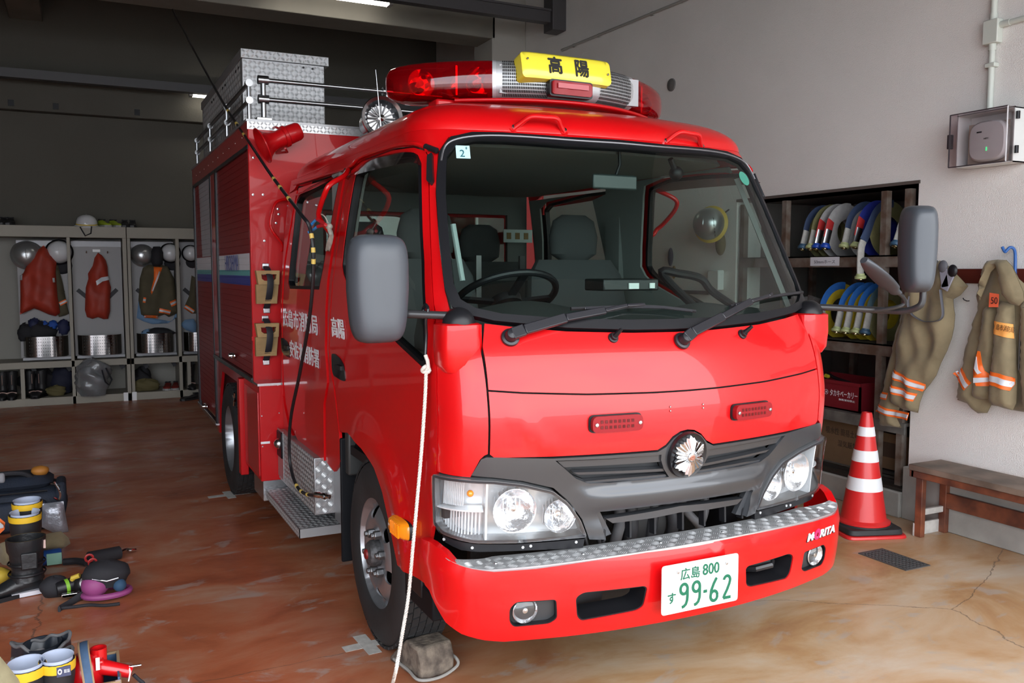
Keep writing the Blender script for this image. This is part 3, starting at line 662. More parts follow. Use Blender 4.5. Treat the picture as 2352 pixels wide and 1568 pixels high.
# dark void and machinery behind the lower grille
part(MB().box((XC - .70, 2.72, .40), (XC + .70, 2.75, .90)), 'radiator', mat('radiator_dark', (.012, .012, .012), .8, bump=(200, .5)))
part(MB().box((XC - .75, 2.56, .33), (XC + .75, 2.60, .50)), 'front_cross_member', BLKP)
HOSEM = mat('ribbed_hose_grey', (.12, .12, .125), .5)
def rib(path, r=.017, m=HOSEM, nm='ribbed_hose'):
    P = spline(path, 14); n = len(P); part(MB().tube(P, lambda t: r * (1 + .12 * math.sin(t * (n-1) * math.pi)), 12), nm, m)
rib([(XC - .18, 2.62, .74), (XC - .16, 2.60, .66), (XC - .17, 2.62, .55), (XC - .16, 2.64, .46)], .021)
rib([(XC + .10, 2.62, .72), (XC + .14, 2.60, .64), (XC + .20, 2.6, .57), (XC + .22, 2.62, .48)], .016)
rib([(XC + .24, 2.64, .72), (XC + .24, 2.62, .64), (XC + .21, 2.62, .56), (XC + .18, 2.64, .48)], .017)
for pth, r in (([(XC - .11, 2.62, .73), (XC - .10, 2.62, .6), (XC - .11, 2.64, .46)], .027), ([(XC + .02, 2.64, .72), (XC + .0, 2.63, .6), (XC - .02, 2.64, .46)], .022), ([(XC + .06, 2.63, .70), (XC + .09, 2.62, .6), (XC + .08, 2.65, .47)], .022), ([(XC - .27, 2.62, .66), (XC - .25, 2.60, .58), (XC - .23, 2.61, .52), (XC - .22, 2.62, .62)], .008), ([(XC - .31, 2.63, .66), (XC - .30, 2.60, .57), (XC - .27, 2.62, .49)], .007)):
    part(MB().tube(spline(pth, 8), r, 12), 'coolant_pipe', mat('pipe_black', (.035, .035, .038), .45))
part(MB().lathe([(.0, 0), (.10, 0), (.10, .05), (.085, .07), (0, .07)], (XC - .02, 2.70, .60), (0, -1, 0), 28), 'fan_shroud', mat('shroud_black', (.03, .03, .03), .5))
for dx, zz in ((-.27, .675), (-.12, .69), (.16, .70)):
    part(MB().box((XC + dx - .028, 2.63, zz - .022), (XC + dx + .028, 2.65, zz + .022)), 'bracket', mat('bracket_grey', (.15, .15, .16), .5), bevel=.003)
    part(MB().lathe([(.009, 0), (.009, .006), (.005, .008)], (XC + dx, 2.63, zz), (0, -1, 0), 6), 'bolt_head', STEEL)
# ---- bumper
BUMP = Surf([(.25, 2.40), (.30, 2.385), (.40, 2.355), (.50, 2.345), (.585, 2.35), (.62, 2.365)], [(.25, .872), (.3, .878), (.65, .885)], .885, .72, .19, .24, 2.80, cl=.30, L=.30)
def IB(*pts): return [BUMP.inv(*p) for p in pts]
def bedge(l): return l
top = [(0, .605), (-.20, .603), (-.40, .598), (-.60, .590), (-.734, .590), (-.80, .598), (-.845, .606), (-.90, .640), (-.96, .652), (-1.13, .640)]
bot = [(-1.13, .52), (-1.05, .50), (-.993, .488), (-.96, .455), (-.905, .405), (-.84, .378), (-.76, .360), (-.70, .350), (-.5, .346), (-.25, .345), (0, .345)]
half = top + bot
bump_poly = half + [(-s, z) for s, z in half[::-1] if abs(s) > 1e-6]
fogp = smooth_poly(IB((1170, 1398), (1185, 1382), (1278, 1376), (1280, 1420), (1262, 1432), (1180, 1440), (1170, 1428)), .012)
opn = smooth_poly(IB((1322, 1372), (1340, 1360), (1480, 1345), (1487, 1350), (1478, 1392), (1462, 1402), (1335, 1426), (1325, 1415)), .015)
fogp = smooth_poly([(s, z) for s, z in fogp], .01)
bmp = part(patch(BUMP, bump_poly, [fogp, mir(fogp), opn, mir(opn)], res=.035, thick=.03, off=lambda s, z: .010 * math.exp(-((z - .575) / .02)**2)), 'bumper', RED)
for sg in (1, -1):
    m_ = (lambda l: l) if sg > 0 else mir
    pk = part(patch(BUMP, m_(fogp), [m_(inset(fogp, .003))], res=.03, off=-.002, thick=.06), 'fog_lamp_bezel', BLKP, bmp)
    part(patch(BUMP, m_(fogp), res=.03, off=-.022, thick=0), 'fog_lamp_panel', mat('fog_panel', (.035, .037, .04), .4), bmp)
    c = BUMP.inv(1208, 1407); p = BUMP(sg * c[0], c[1], -.016); n = BUMP.nrm(sg * c[0], c[1]) * .5 + np.array([0, -1, 0]) * .5; n /= np.linalg.norm(n)
    part(MB().lathe([(.001, -.03), (.028, -.02), (.040, .0), (.043, .004), (.041, .006)], p, n, 28, cap=False), 'fog_reflector', LAMPIN, bmp)
    part(MB().lathe([(.041, .006), (.034, .012), (.018, .0165), (0, .018)], p, n, 28, cap=False), 'fog_lens', CLEAR, bmp, smooth=60)
    part(MB().lathe([(.009, -.02), (.009, .004), (0, .006)], p, n, 12), 'fog_bulb', CHROME, bmp)
    part(patch(BUMP, m_(opn), [m_(inset(opn, .004))], res=.04, off=-.004, thick=.09), 'opening_duct', BLKP, bmp)
    if sg < 0:   # tow hook behind the opening on the far side
        hc = BUMP(sg * -.36, .44, -.05)
        part(MB().tube([hc + (-.07, .06, -.01), hc + (-.03, .0, 0), hc + (.03, -.015, .01), hc + (.05, .0, .015), hc + (.03, .02, .01), hc + (-.02, .04, 0)], .012, 8), 'tow_hook', mat('hook_black', (.02, .02, .022), .3), bmp)
    else:
        part(MB().box((XC - .46, 2.50, .37), (XC - .30, 2.52, .50)), 'mount_plate', BLKP, bmp)
# chequer plate on top of the bumper
ftop = [(s, .0) for s in ()]
def stepfn(u, v, d=0.):   # u along the bumper, v in from its front edge
    p = BUMP.p(u, .59); n = BUMP.nrm(u, .59); n = np.array([n[0], n[1], 0]); n /= np.linalg.norm(n)
    z = pchip([(0, .607), (.3, .603), (.6, .594), (.74, .592), (.86, .606), (.95, .63)])(abs(u))
    q = p - n * v; return np.array([q[0], q[1], z + .004 + d])
vin = lambda u: .135 if abs(u) < .70 else max(.004, .135 * (1 - ((abs(u) - .70) / .21)**1.6))
sp_ = [(u, .004) for u in np.linspace(-.905, .905, 60)] + [(u, max(.005, vin(u))) for u in np.linspace(.905, -.905, 60)]
stp = part(patch(stepfn, sp_, res=.03, off=0, thick=.022), 'bumper_tread_plate', mat('tread_plate_silver', (.55, .56, .57), .36, metal=.6, bump=(60, .02)))
tb = tread(stepfn, -.88, .88, .006, .133, pitch=.038, keep=lambda u, v: v < vin(u) - .008 and v > .010, h=.0024, L=.033, w=.0046)
part(tb, 'tread_bars', CHECK, stp, smooth=0)['kind'] = 'stuff'
sc_ = MB()
for u in (-.72, -.42, -.12, .16, .46, .74): sc_.lathe([(.006, 0), (.005, .003), (0, .0035)], stepfn(u, .06, 0), (0, 0, 1), 10)
part(sc_, 'tread_screws', STEEL, stp)['kind'] = 'stuff'
# maker's lettering on the bumper and number plate
def bfn(s0, z0, off=.0035, tilt=0.):
    return lambda u, v, d=0.: BUMP(s0 + u, z0 + v + u * tilt, off + d)
MW = mat('badge_white', (.9, .9, .92), .4)
ms = -BUMP.inv(1, 1)[0] if 0 else None
bl = BUMP  # the far side: solve on the mirrored half
def invR(surf, px, py):
    best = None; s, z = .75, .5
    for it in range(60):
        b = proj(surf(s, z)); r = b - (px, py); e = 1e-4
        J = np.array([(proj(surf(s + e, z)) - b) / e, (proj(surf(s, z + e)) - b) / e]).T
        d = np.linalg.solve(J, r); mx = np.abs(d).max(); k = min(1, .1 / mx); s -= d[0] * k; z -= d[1] * k
        if mx < 1e-6: break
    return s, z
ma = invR(BUMP, 1853, 1236); mb_ = invR(BUMP, 1917, 1214); mw = mb_[0] - ma[0]
print('MORITA', ma, mb_)
tm = text_mb('MORITA', .052, lambda u, v, d: (0, 0, 0), ext=.0012)
def put_text(body, size, s0, z0, width, surf, m, name, parent=None, ext=0., off=.003, shear=0., tilt=0., depth=.0012, spacing=1., hgt=None, flip=False, bold=0):
    V = []; t0 = text_mb(body, size, lambda u, v, d: (u, v, d), ext=ext, spacing=spacing)
    us = [p[0] for p in t0.v]; w = max(us) - min(us); vs = [p[1] for p in t0.v]; h = max(vs) - min(vs); k = width / w; kv = 1 if hgt is None else hgt / h
    mb = MB()
    for i, (du, dv) in enumerate(((0, 0), (bold, 0), (-bold, 0), (0, bold * .5), (0, -bold * .5)) if bold else ((0, 0),)): mb.add([surf(s0 + du + (p[0] * k + p[1] * kv * shear), z0 + dv + p[1] * kv + p[0] * k * tilt, off + (depth - i * .00008 if p[2] > 0 else 0)) for p in t0.v], t0.f)
    return part(mb, name, m, parent, smooth=0)
cM = ((ma[0] + mb_[0]) / 2, (ma[1] + mb_[1]) / 2)
tl = (mb_[1] - ma[1]) / mw * 0
put_text('MORITA', .05, cM[0], cM[1] + .004, mw, BUMP, mat('badge_outline', (.02, .02, .02), .4), 'badge_outline', bmp, ext=.004, off=.002, shear=.35, hgt=.036)
put_text('MORITA', .05, cM[0], cM[1] + .004, mw * .97, BUMP, MW, 'badge_lettering', bmp, ext=.0018, off=.0035, shear=.35, hgt=.030)
mo = cM[0] - mw * .175
part(patch(BUMP, [(mo + mw * .105 * math.cos(a) + .006 * math.sin(a), cM[1] + .006 + .020 * math.sin(a)) for a in np.linspace(0, 6.283, 28)[:-1]], [[(mo + mw * .035 * math.cos(a) + .003 * math.sin(a), cM[1] + .004 + .009 * math.sin(a)) for a in np.linspace(0, 6.283, 14)[:-1]]], res=.02, off=.006, thick=.002), 'badge_flame', mat('badge_pink', (.75, .02, .12), .4), bmp)
# plate
PW = mat('plate_white', (.86, .88, .86), .35); PG = mat('plate_green', (.0, .12, .06), .5)
pc = np.array([(at(1521, 1302, 1, 2.305)[0] + at(1696, 1375, 1, 2.305)[0]) / 2, 2.312, .47])
pf = plane_fn(pc, (1, 0, 0), (0, .04, 1)); pz0 = at(1521, 1302, 1, 2.31)[2]; pz1 = at(1521, 1415, 1, 2.31)[2]; px0 = at(1521, 1360, 1, 2.31)[0]; px1 = at(1696, 1325, 1, 2.31)[0]
pc[2] = (pz0 + pz1) / 2; pc[0] = (px0 + px1) / 2; pf = plane_fn(pc, (1, 0, 0), (0, .0, 1)); hw = (px1 - px0) / 2; hh = (pz0 - pz1) / 2; print('plate', hw, hh, pc)
dn = lambda u, v, d=0.: pf(u, v, d)     # normal of x × z is -y: towards the camera
plate = part(patch(dn, smooth_poly([(-hw, -hh), (hw, -hh), (hw, hh), (-hw, hh)], .012), res=.1, off=0, thick=.003, back=True), 'number_plate', PW)
part(patch(dn, smooth_poly([(-hw+.003, -hh+.003), (hw-.003, -hh+.003), (hw-.003, hh-.003), (-hw+.003, hh-.003)], .011), [inset(smooth_poly([(-hw+.003, -hh+.003), (hw-.003, -hh+.003), (hw-.003, hh-.003), (-hw+.003, hh-.003)], .011), .0035)], res=.1, off=.0015, thick=.002), 'plate_rim', PW, plate)
def ptxt(body, u0, v0, w, h, nm='plate_lettering', ext=0., m=PG, par=plate, fn=pf, d0=.001, bold=0.):
    t0 = text_mb(body, 1., lambda u, v, d: (u, v, d), ext=0); us = [p[0] for p in t0.v]; vs = [p[1] for p in t0.v]; kw = w / (max(us) - min(us)); kh = h / (max(vs) - min(vs))
    cx = (max(us) + min(us)) / 2; cy = (max(vs) + min(vs)) / 2
    mb = MB()
    for i, (du, dv) in enumerate(((0, 0), (bold, 0), (-bold, 0), (0, bold), (0, -bold)) if bold else ((0, 0),)): mb.add([fn(u0 + du + (p[0] - cx) * kw, v0 + dv + (p[1] - cy) * kh, d0 + (.001 - i * .00008 if p[2] > 0 else 0)) for p in t0.v], t0.f)
    return part(mb, nm, m, par, smooth=0)
ptxt('広島', -.046, .046, .080, .040, bold=.0006); ptxt('800', .042, .048, .070, .038, bold=.0009)
ptxt('す', -.122, -.030, .032, .036, bold=.0008)
# the four big numerals drawn as strokes with the plate font's slanted tails
def stroke(paths, w, u0, v0, k):
    mb = MB()
    for P in paths:
        n = len(P)
        L = []; Rr = []
        for i in range(n):
            a = np.array(P[max(i-1, 0)]); b = np.array(P[min(i+1, n-1)]); d = (b - a) / (np.linalg.norm(b - a) + 1e-9); nn = np.array([-d[1], d[0]]) * w / 2
            L.append(np.array(P[i]) + nn); Rr.append(np.array(P[i]) - nn)
        V = [pf(u0 + q[0] * k, v0 + q[1] * k, .0022) for q in L + Rr]; V = [v + np.array([0, -.0003 * paths.index(P), 0]) for v in V]; mb.add(V, [(i, i+1, n+i+1, n+i) for i in range(n-1)])
    return mb
arc = lambda cx, cy, rx, ry, a0, a1, n=14: [(cx + rx * math.cos(math.radians(a0 + (a1-a0) * i / n)), cy + ry * math.sin(math.radians(a0 + (a1-a0) * i / n))) for i in range(n + 1)]
nine = [arc(.0, .26, .17, .20, 0, 360, 22), [(.17, .28), (.17, .0), (.16, -.2), (.10, -.36), (.0, -.44), (-.10, -.46)]]
six = [arc(.0, -.26, .17, .20, 0, 360, 22), [(.12, .47), (-.02, .25), (-.14, -.02), (-.17, -.24)]]
two = [arc(.0, .28, .16, .18, 170, -10, 12) + [(.12, .12), (.02, -.1), (-.12, -.33), (-.17, -.44)], [(-.18, -.435), (.2, -.435)]]
dash = [[(-.09, 0), (.09, 0)]]
for gph, uu in ((nine, -.072), (nine, -.020), (dash, .018), (six, .056), (two, .112)):
    o = part(stroke(gph, .125, uu, -.028, .086), 'plate_lettering', PG, plate, smooth=0, recalc=False)
for uu in (-.098, .108): part(MB().lathe([(.006, 0), (.005, .003), (0, .0035)], pf(uu, .056, .001), (0, -1, 0), 12), 'plate_bolt', STEEL, plate)
# ---- marker lamps on the nose
for px, py, sg in ((1413, 970, 1), (1413, 970, -1)):
    s, z = CAB.inv(px, py); s *= sg; f = lambda u, v, d=0., s=s, z=z: CAB(s + u, z + v, d)
    bs = part(patch(f, smooth_poly([(-.098, -.030), (.098, -.030), (.098, .030), (-.098, .030)], .02), res=.05, off=.006, thick=.008), 'marker_lamp', BLKP)
    part(patch(f, smooth_poly([(-.092, -.026), (.092, -.026), (.092, .026), (-.092, .026)], .02), res=.03, off=.026, thick=.024), 'marker_lens', mat('marker_red', (.26, .006, .010), .30, spec=.3), bs)
    l = MB()
    for i in range(8):
        for j in (-1, 1): l.box((-.06 + i * .016 - .005, 0, j * .009 - .005), (-.06 + i * .016 + .005, 0, j * .009 + .005))
    l.v = [tuple(f(p[0], p[2], .0268)) for p in l.v]; part(l, 'led_grid', mat('led_dark', (.20, .01, .01), .3), bs)['kind'] = 'stuff'
    for u in (-.078, .080): part(MB().lathe([(.007, 0), (.006, .003), (0, .004)], f(u, 0, .026), CAB.nrm(s, z), 12), 'lamp_screw', STEEL, bs)
# four tiny pins above the badge
for px, py in ((1538, 934), (1538, 943), (1613, 928), (1613, 936)):
    p = at(px, py, 1, 2.43); part(MB().sphere(CAB(p[0] - XC, p[2], .001), .004, 8, 6), 'badge_pin', STEEL)
# ---- wipers and washer jets
WB = mat('wiper_black', (.014, .014, .018), .32)
def on_cab(px, py, off): s, z = invR2(CAB, px, py, off); return CAB(s, z, off)
def invR2(surf, px, py, off=0.):
    best = (9e9, 0, 0)
    for s0 in (-.6, -.2, .2, .6):
        s, z = s0, 1.4
        for it in range(30):
            b = proj(surf(s, z, off)); r = b - (px, py); e = 1e-4
            J = np.array([(proj(surf(s + e, z, off)) - b) / e, (proj(surf(s, z + e, off)) - b) / e]).T
            try: d = np.linalg.solve(J, r)
            except Exception: break
            mx = np.abs(d).max(); k = min(1, .2 / (mx + 1e-9)); s -= d[0] * k; z -= d[1] * k
            if not (-1 < s < 1.2 and .3 < z < 2.5): break
            if mx < 1e-6: break
        if -1 < s < 1.2 and .3 < z < 2.5:
            e2 = np.linalg.norm(proj(surf(s, z, off)) - (px, py))
            if e2 < best[0]: best = (e2, s, z)
        if best[0] < .5: break
    return best[1], best[2]
for (piv, arm, blade) in (((1172, 775), [(1172, 768), (1205, 757), (1300, 730), (1390, 713), (1440, 702), (1480, 700)], ((1311, 709), (1490, 704), (1597, 715))), ((1566, 783), [(1566, 775), (1592, 762), (1660, 727), (1725, 692), (1765, 680), (1772, 675)], ((1677, 703), (1760, 683), (1843, 671)))):
    pv = on_cab(*piv, .004); n = CAB.nrm(*invR2(CAB, *piv))
    wp = part(MB().lathe([(.032, 0), (.030, .008), (.022, .010), (.020, .028), (.016, .036), (0, .038)], pv, n, 24), 'wiper', WB)
    A = [pv + n * .03] + [on_cab(*p, .035 if i < 4 else .028) for i, p in enumerate(arm[1:])]
    a1 = MB(); 
    for i in range(len(A) - 1):
        w = (.040, .034, .026, .014, .012)[i]; a1.beam(A[i], A[i+1], w, .016, up=n)
    part(a1, 'wiper_arm', WB, wp, bevel=.003)
    bq = [on_cab(*p, .016) for p in blade]; bm_ = spline(bq, 8)
    part(MB().tube(bm_, .007, 6), 'wiper_blade', mat('blade_rubber', (.008, .008, .01), .5), wp); 
    bq = [on_cab(*p, .030) for p in blade]; bm2 = spline(bq, 8); fr_ = MB()
    for i in range(2, len(bm2) - 2, 4): fr_.beam(bm2[i], bm2[min(i+4, len(bm2)-2)], .009, .006, up=n); fr_.beam(bm2[i], bm_[i], .006, .006, up=(1, 0, 0))
    part(fr_, 'blade_frame', WB, wp)
for px, py in ((1408, 776), (1704, 768)):
    p = on_cab(px, py, .0); n = CAB.nrm(*invR2(CAB, px, py)); j = part(MB().lathe([(.019, 0), (.018, .006), (.013, .008), (.012, .018), (0, .019)], p, n, 18), 'washer_jet', BLKP)
    part(MB().tube([p + n * .012, p + n * .03 + np.array([.012, -.012, .018])], lambda t: .010 - .004 * t, 10), 'jet_nozzle', BLKP, j)
# ---- grab handles on the forehead
for (a, b) in (((1178, 294), (1295, 301)), ((1527, 325), (1611, 338))):
    pa, pb = [at(*q, 1, 2.915 + .19 * (at(*q, 1, 2.92)[0] - XC)**2) for q in (a, b)]
    pa[1] += .0; d = pb - pa; up_ = np.array([0, -.035, .035]); n_ = np.array([0, -.7, .7])
    H = part(MB().tube(spline([pa + (0, -.002, -.004), pa + d * .10 + up_ * .4, pa + d * .25 + up_ * 1.1, pa + d * .5 + up_ * 1.15, pa + d * .75 + up_ * 1.1, pa + d * .90 + up_ * .4, pb + (0, -.002, -.004)], 6), .0095, 10), 'roof_handle', RED)
    for q in (pa, pb): part(MB().lathe([(.020, -.004), (.019, .003), (0, .004)], q, (0, -.85, .5), 16), 'handle_foot', RED, H); part(MB().lathe([(.009, 0), (.008, .007), (0, .008)], q + np.array([0, -.004, .002]), (0, -.85, .5), 6), 'bolt_head', STEEL, H)
# ---- mirror pods on the cab corners
for sg in (-1, 1):
    bx = XC + sg * .750; rings = []
    prof = [(1.375, .062, .060), (1.37, .072, .068), (1.30, .074, .070), (1.24, .070, .064), (1.215, .055, .05), (1.205, .02, .02)]
    for z, a, b in prof:
        cx_ = XC + sg * .772; cy_ = 2.655
        rings.append([(cx_ + a * (abs(math.cos(t))**.55) * math.copysign(1, math.cos(t)), cy_ + b * (abs(math.sin(t))**.55) * math.copysign(1, math.sin(t)), z) for t in np.linspace(0, 2*math.pi, 28, endpoint=False)])
    pod = part(MB().loft(rings), 'mirror_pod', RED, bevel=0)
    part(MB().sphere((XC + sg * .772, 2.645, 1.372), .055, 24, 14, sc=(1, 1, 1.0), lo=.35), 'mirror_pivot', BLKP, pod)
def shell(c, w, h, d, name, m, rot=0., tilt=0., parent=None, back=1, taper=.12, glass=True):
    """rounded mirror head; the shell bulges towards -y"""
    R3 = Matrix.Rotation(rot, 3, 'Z') @ Matrix.Rotation(tilt, 3, 'Y'); R3 = np.array(R3); rings = []
    N = 40
    def rr(k, ins, y, tp=0): 
        out = []
        for t in np.linspace(0, 2*math.pi, N, endpoint=False):
            ct, st_ = math.cos(t), math.sin(t); e = .42; x = (w/2 - ins) * abs(ct)**e * math.copysign(1, ct); z = (h/2 - ins) * abs(st_)**e * math.copysign(1, st_)
            x *= 1 - taper * max(0, -z / (h/2)) ; out.append(tuple(R3 @ np.array([x, y, z]) + np.array(c)))
        return out
    for ins, y in ((.012, d*.48), (.0, d*.40), (0, d*.1), (.004, -d*.15), (.014, -d*.35), (.17 * w, -d*.47), (.29 * w, -d*.52), (.42 * w, -d*.53)): rings.append(rr(0, ins, y))
    hd = part(MB().loft(rings), name, m, parent, smooth=60)
    if glass: part(MB().loft([rr(0, .012, d*.49), rr(0, .012, d*.5)]), 'mirror_glass', CHROME, hd)
    return hd
Lc = np.array([(.762 + .972) / 2 - .003, 2.72, 1.487]); ml = shell(Lc, .200, .352, .10, 'wing_mirror', MIR, rot=.10)
for z0 in (-.105, -.075): pass
part(MB().tube([(XC - .772, 2.645, 1.398), (1.0, 2.69, 1.403), (.955, 2.72, 1.405)], .0135, 12), 'mirror_arm', mat('arm_black', (.03, .03, .032), .3), ml)
Rx = at(2112, 570, 1, 2.33); rm = shell((Rx[0] + .0, 2.33, at(2110, 572, 1, 2.33)[2]), .130, .335, .125, 'wing_mirror', MIR, rot=-.55)
ba = [(XC + .772, 2.645, 1.398), (XC + .83, 2.60, 1.398), at(2020, 712, 1, 2.48), at(2075, 714, 1, 2.40), at(2108, 705, 1, 2.345), at(2119, 690, 1, 2.33), at(2120, 660, 1, 2.33)]
part(MB().tube(spline(ba, 6), .013, 12), 'mirror_arm', mat('arm_black', (0, 0, 0)), rm)
b2 = [at(2010, 713, 1, 2.47), at(2060, 705, 1, 2.40), at(2078, 695, 1, 2.38), at(2074, 682, 1, 2.37), at(2055, 665, 1, 2.36)]
part(MB().tube(spline(b2, 6), .008, 10), 'under_mirror_arm', mat('arm_black', (0, 0, 0)), rm)
a = at(1984, 597, 1, 2.34); b = at(2058, 672, 1, 2.36); m_ = (a + b) / 2; d = (b - a); L = np.linalg.norm(d); d /= L
nn = np.array([d[2], 0, -d[0]]); rings = []
for t in np.linspace(0, 1, 12):
    w = .05 * math.sin(math.pi * min(.97, max(.03, t * .80 + .05)))**.6 if t < .9 else .028
    rings.append([tuple(a + d * L * t + np.array([0, 1, 0]) * w * math.cos(k) + nn * .014 * (1 - .2 * t) * math.sin(k)) for k in np.linspace(0, 2*math.pi, 20, endpoint=False)])
um = part(MB().loft(rings), 'under_mirror', MIR, rm, smooth=60)
# front door hinge covers on the A pillar (tall black clip) and the roof bracket
for sg in (1, -1):
    hp = [(s * sg, z) for s, z in I((986, 362), (996, 356), (998, 418), (992, 427), (985, 420))]
    part(patch(CAB, smooth_poly(hp, .005), res=.03, off=.02, thick=.02), 'pillar_clip', BLKP)
part(MB().tube([CAB(*CAB.inv(980, 340), .012), CAB(*CAB.inv(1006, 352), .016)], .011, 8), 'roof_clip', BLKP)
# ---- side repeater
s, z = CAB.inv(931, 1210); p = CAB(s, z, 0)
for sg in (1, -1):
    q = np.array([XC + sg * (p[0] - XC), p[1], p[2]]); ox = -1 if sg > 0 else 1
    rings = []
    for k, (dx, sc0) in enumerate(((0, 1), (.012, 1), (.028, .92), (.040, .75), (.046, .5))):
        rings.append([(q[0] + ox * dx, q[1] + .005 * k + .085 * sc0 * abs(math.cos(t))**.5 * math.copysign(1, math.cos(t)), q[2] + .036 * sc0 * abs(math.sin(t))**.5 * math.copysign(1, math.sin(t))) for t in np.linspace(0, 2*math.pi, 24, endpoint=False)])
    sr = part(MB().loft(rings[1:]), 'side_indicator', AMBER); part(MB().loft([[(a[0], a[1] - .004, a[2]) for a in rings[0]], [(a[0], a[1] - .004, a[2]) for a in rings[1]]]), 'indicator_base', BLKP, sr)
    fl = MB()
    for k in range(7): fl.box((q[0] + ox * .040, q[1] - .05 + k * .014, q[2] - .024), (q[0] + ox * .0475, q[1] - .046 + k * .014, q[2] + .024))
    part(fl, 'indicator_flutes', AMBER, sr)['kind'] = 'stuff'
# ---- door lettering
def lettering(body, lm, rm_, lb, lt, name='door_lettering', par=None, ext=.0, m=WHITE):
    s0 = CAB.inv(*lm)[0]; s1 = CAB.inv(*rm_)[0]; z0 = CAB.inv(*lb)[1]; z1 = CAB.inv(*lt)[1]
    put_text(body, .1, (s0 + s1) / 2, (z0 + z1) / 2, abs(s1 - s0), CAB, m, name, par, ext=0, off=.003, hgt=abs(z1 - z0), depth=.0012, bold=.0028)
# left end, right end, foot and head of the first character
lettering('広島市消防局', (651, 730), (730, 744), (655, 749), (655, 709), par=RD[0], ext=.0012); lettering('高陽', (763, 750), (792, 754), (769, 773), (769, 729), par=FD[0], ext=.0012); lettering('安佐北消防署', (667, 800), (734, 822), (672, 820), (672, 782), par=RD[0], ext=.0012)
# inspection sticker in the corner of the windscreen
ST0 = CAB.inv(1057, 347)
stf = lambda u, v, d=0.: CAB(ST0[0] + u + .010, ST0[1] + v - .006, .0045 + d)
stk = part(patch(stf, [(-.026, -.024), (.026, -.024), (.026, .024), (-.026, .024)], res=.05, off=.001, thick=.001), 'inspection_sticker', mat('sticker_pale_blue', (.45, .68, .72), .5))
ptxt('2', -.004, -.006, .018, .026, 'sticker_figure', m=mat('sticker_ink', (.02, .12, .14), .5), par=stk, fn=stf, d0=.002)
ptxt('8', .013, .014, .005, .009, 'sticker_figure', m=mat('sticker_ink', (0, 0, 0)), par=stk, fn=stf, d0=.002)
sr_ = invR2(CAB, 1707, 411); part(patch(lambda u, v, d=0.: CAB(sr_[0] + u, sr_[1] + v, .004 + d), [(.03 * math.cos(a), .03 * math.sin(a)) for a in np.linspace(0, 6.28, 20)[:-1]], res=.05, off=.001, thick=.001), 'round_sticker', mat('sticker_green', (.05, .25, .18), .5))
ptxt('⚘', 0, 0, .022, .03, 'sticker_figure', m=WHITE, par=None, fn=lambda u, v, d=0.: CAB(sr_[0] + u, sr_[1] + v, .004 + d), d0=.002) if 0 else None
# ---- wheels
def wheel(c, sg, dual=False, R=.385, w=.205):
    """sg: outward x direction"""
    ax = (sg, 0, 0); c = np.array(c, float)
    wl = part(MB().lathe([(.225, -w*.5), (.30, -w*.52), (.345, -w*.5), (R-.018, -w*.44), (R-.006, -w*.36), (R-.004, 0), (R-.006, w*.36), (R-.018, w*.44), (.345, w*.5), (.30, w*.52), (.235, w*.50), (.225, w*.46)], c, ax, 72, cap=False), 'wheel', TYRE, smooth=40)
    tbm = MB(); nb = 46
    for k in range(nb):
        for j in range(-3, 3):
            a = (k + .5 * (j % 2)) * 2 * math.pi / nb; da = 2 * math.pi / nb * .42; x0 = (j + .06) * w * .148; x1 = (j + .94) * w * .148
            if j in (-3, 2): x0, x1 = (x0, x1)
            P = []
            for rr_ in (R - .010, R + .001):
                for xx, aa in ((x0, a - da), (x1, a - da + .02), (x1, a + da + .02), (x0, a + da)):
                    P.append((c[0] + xx * sg, c[1] + rr_ * math.cos(aa), c[2] + rr_ * math.sin(aa)))
            tbm.add(P, [(4, 5, 6, 7), (0, 1, 5, 4), (1, 2, 6, 5), (2, 3, 7, 6), (3, 0, 4, 7)])
    part(tbm, 'tread_blocks', TYRE, wl, smooth=0)['kind'] = 'stuff'
    return wl
RIMM = mat('rim_silver', (.42, .44, .47), .38, metal=.85)
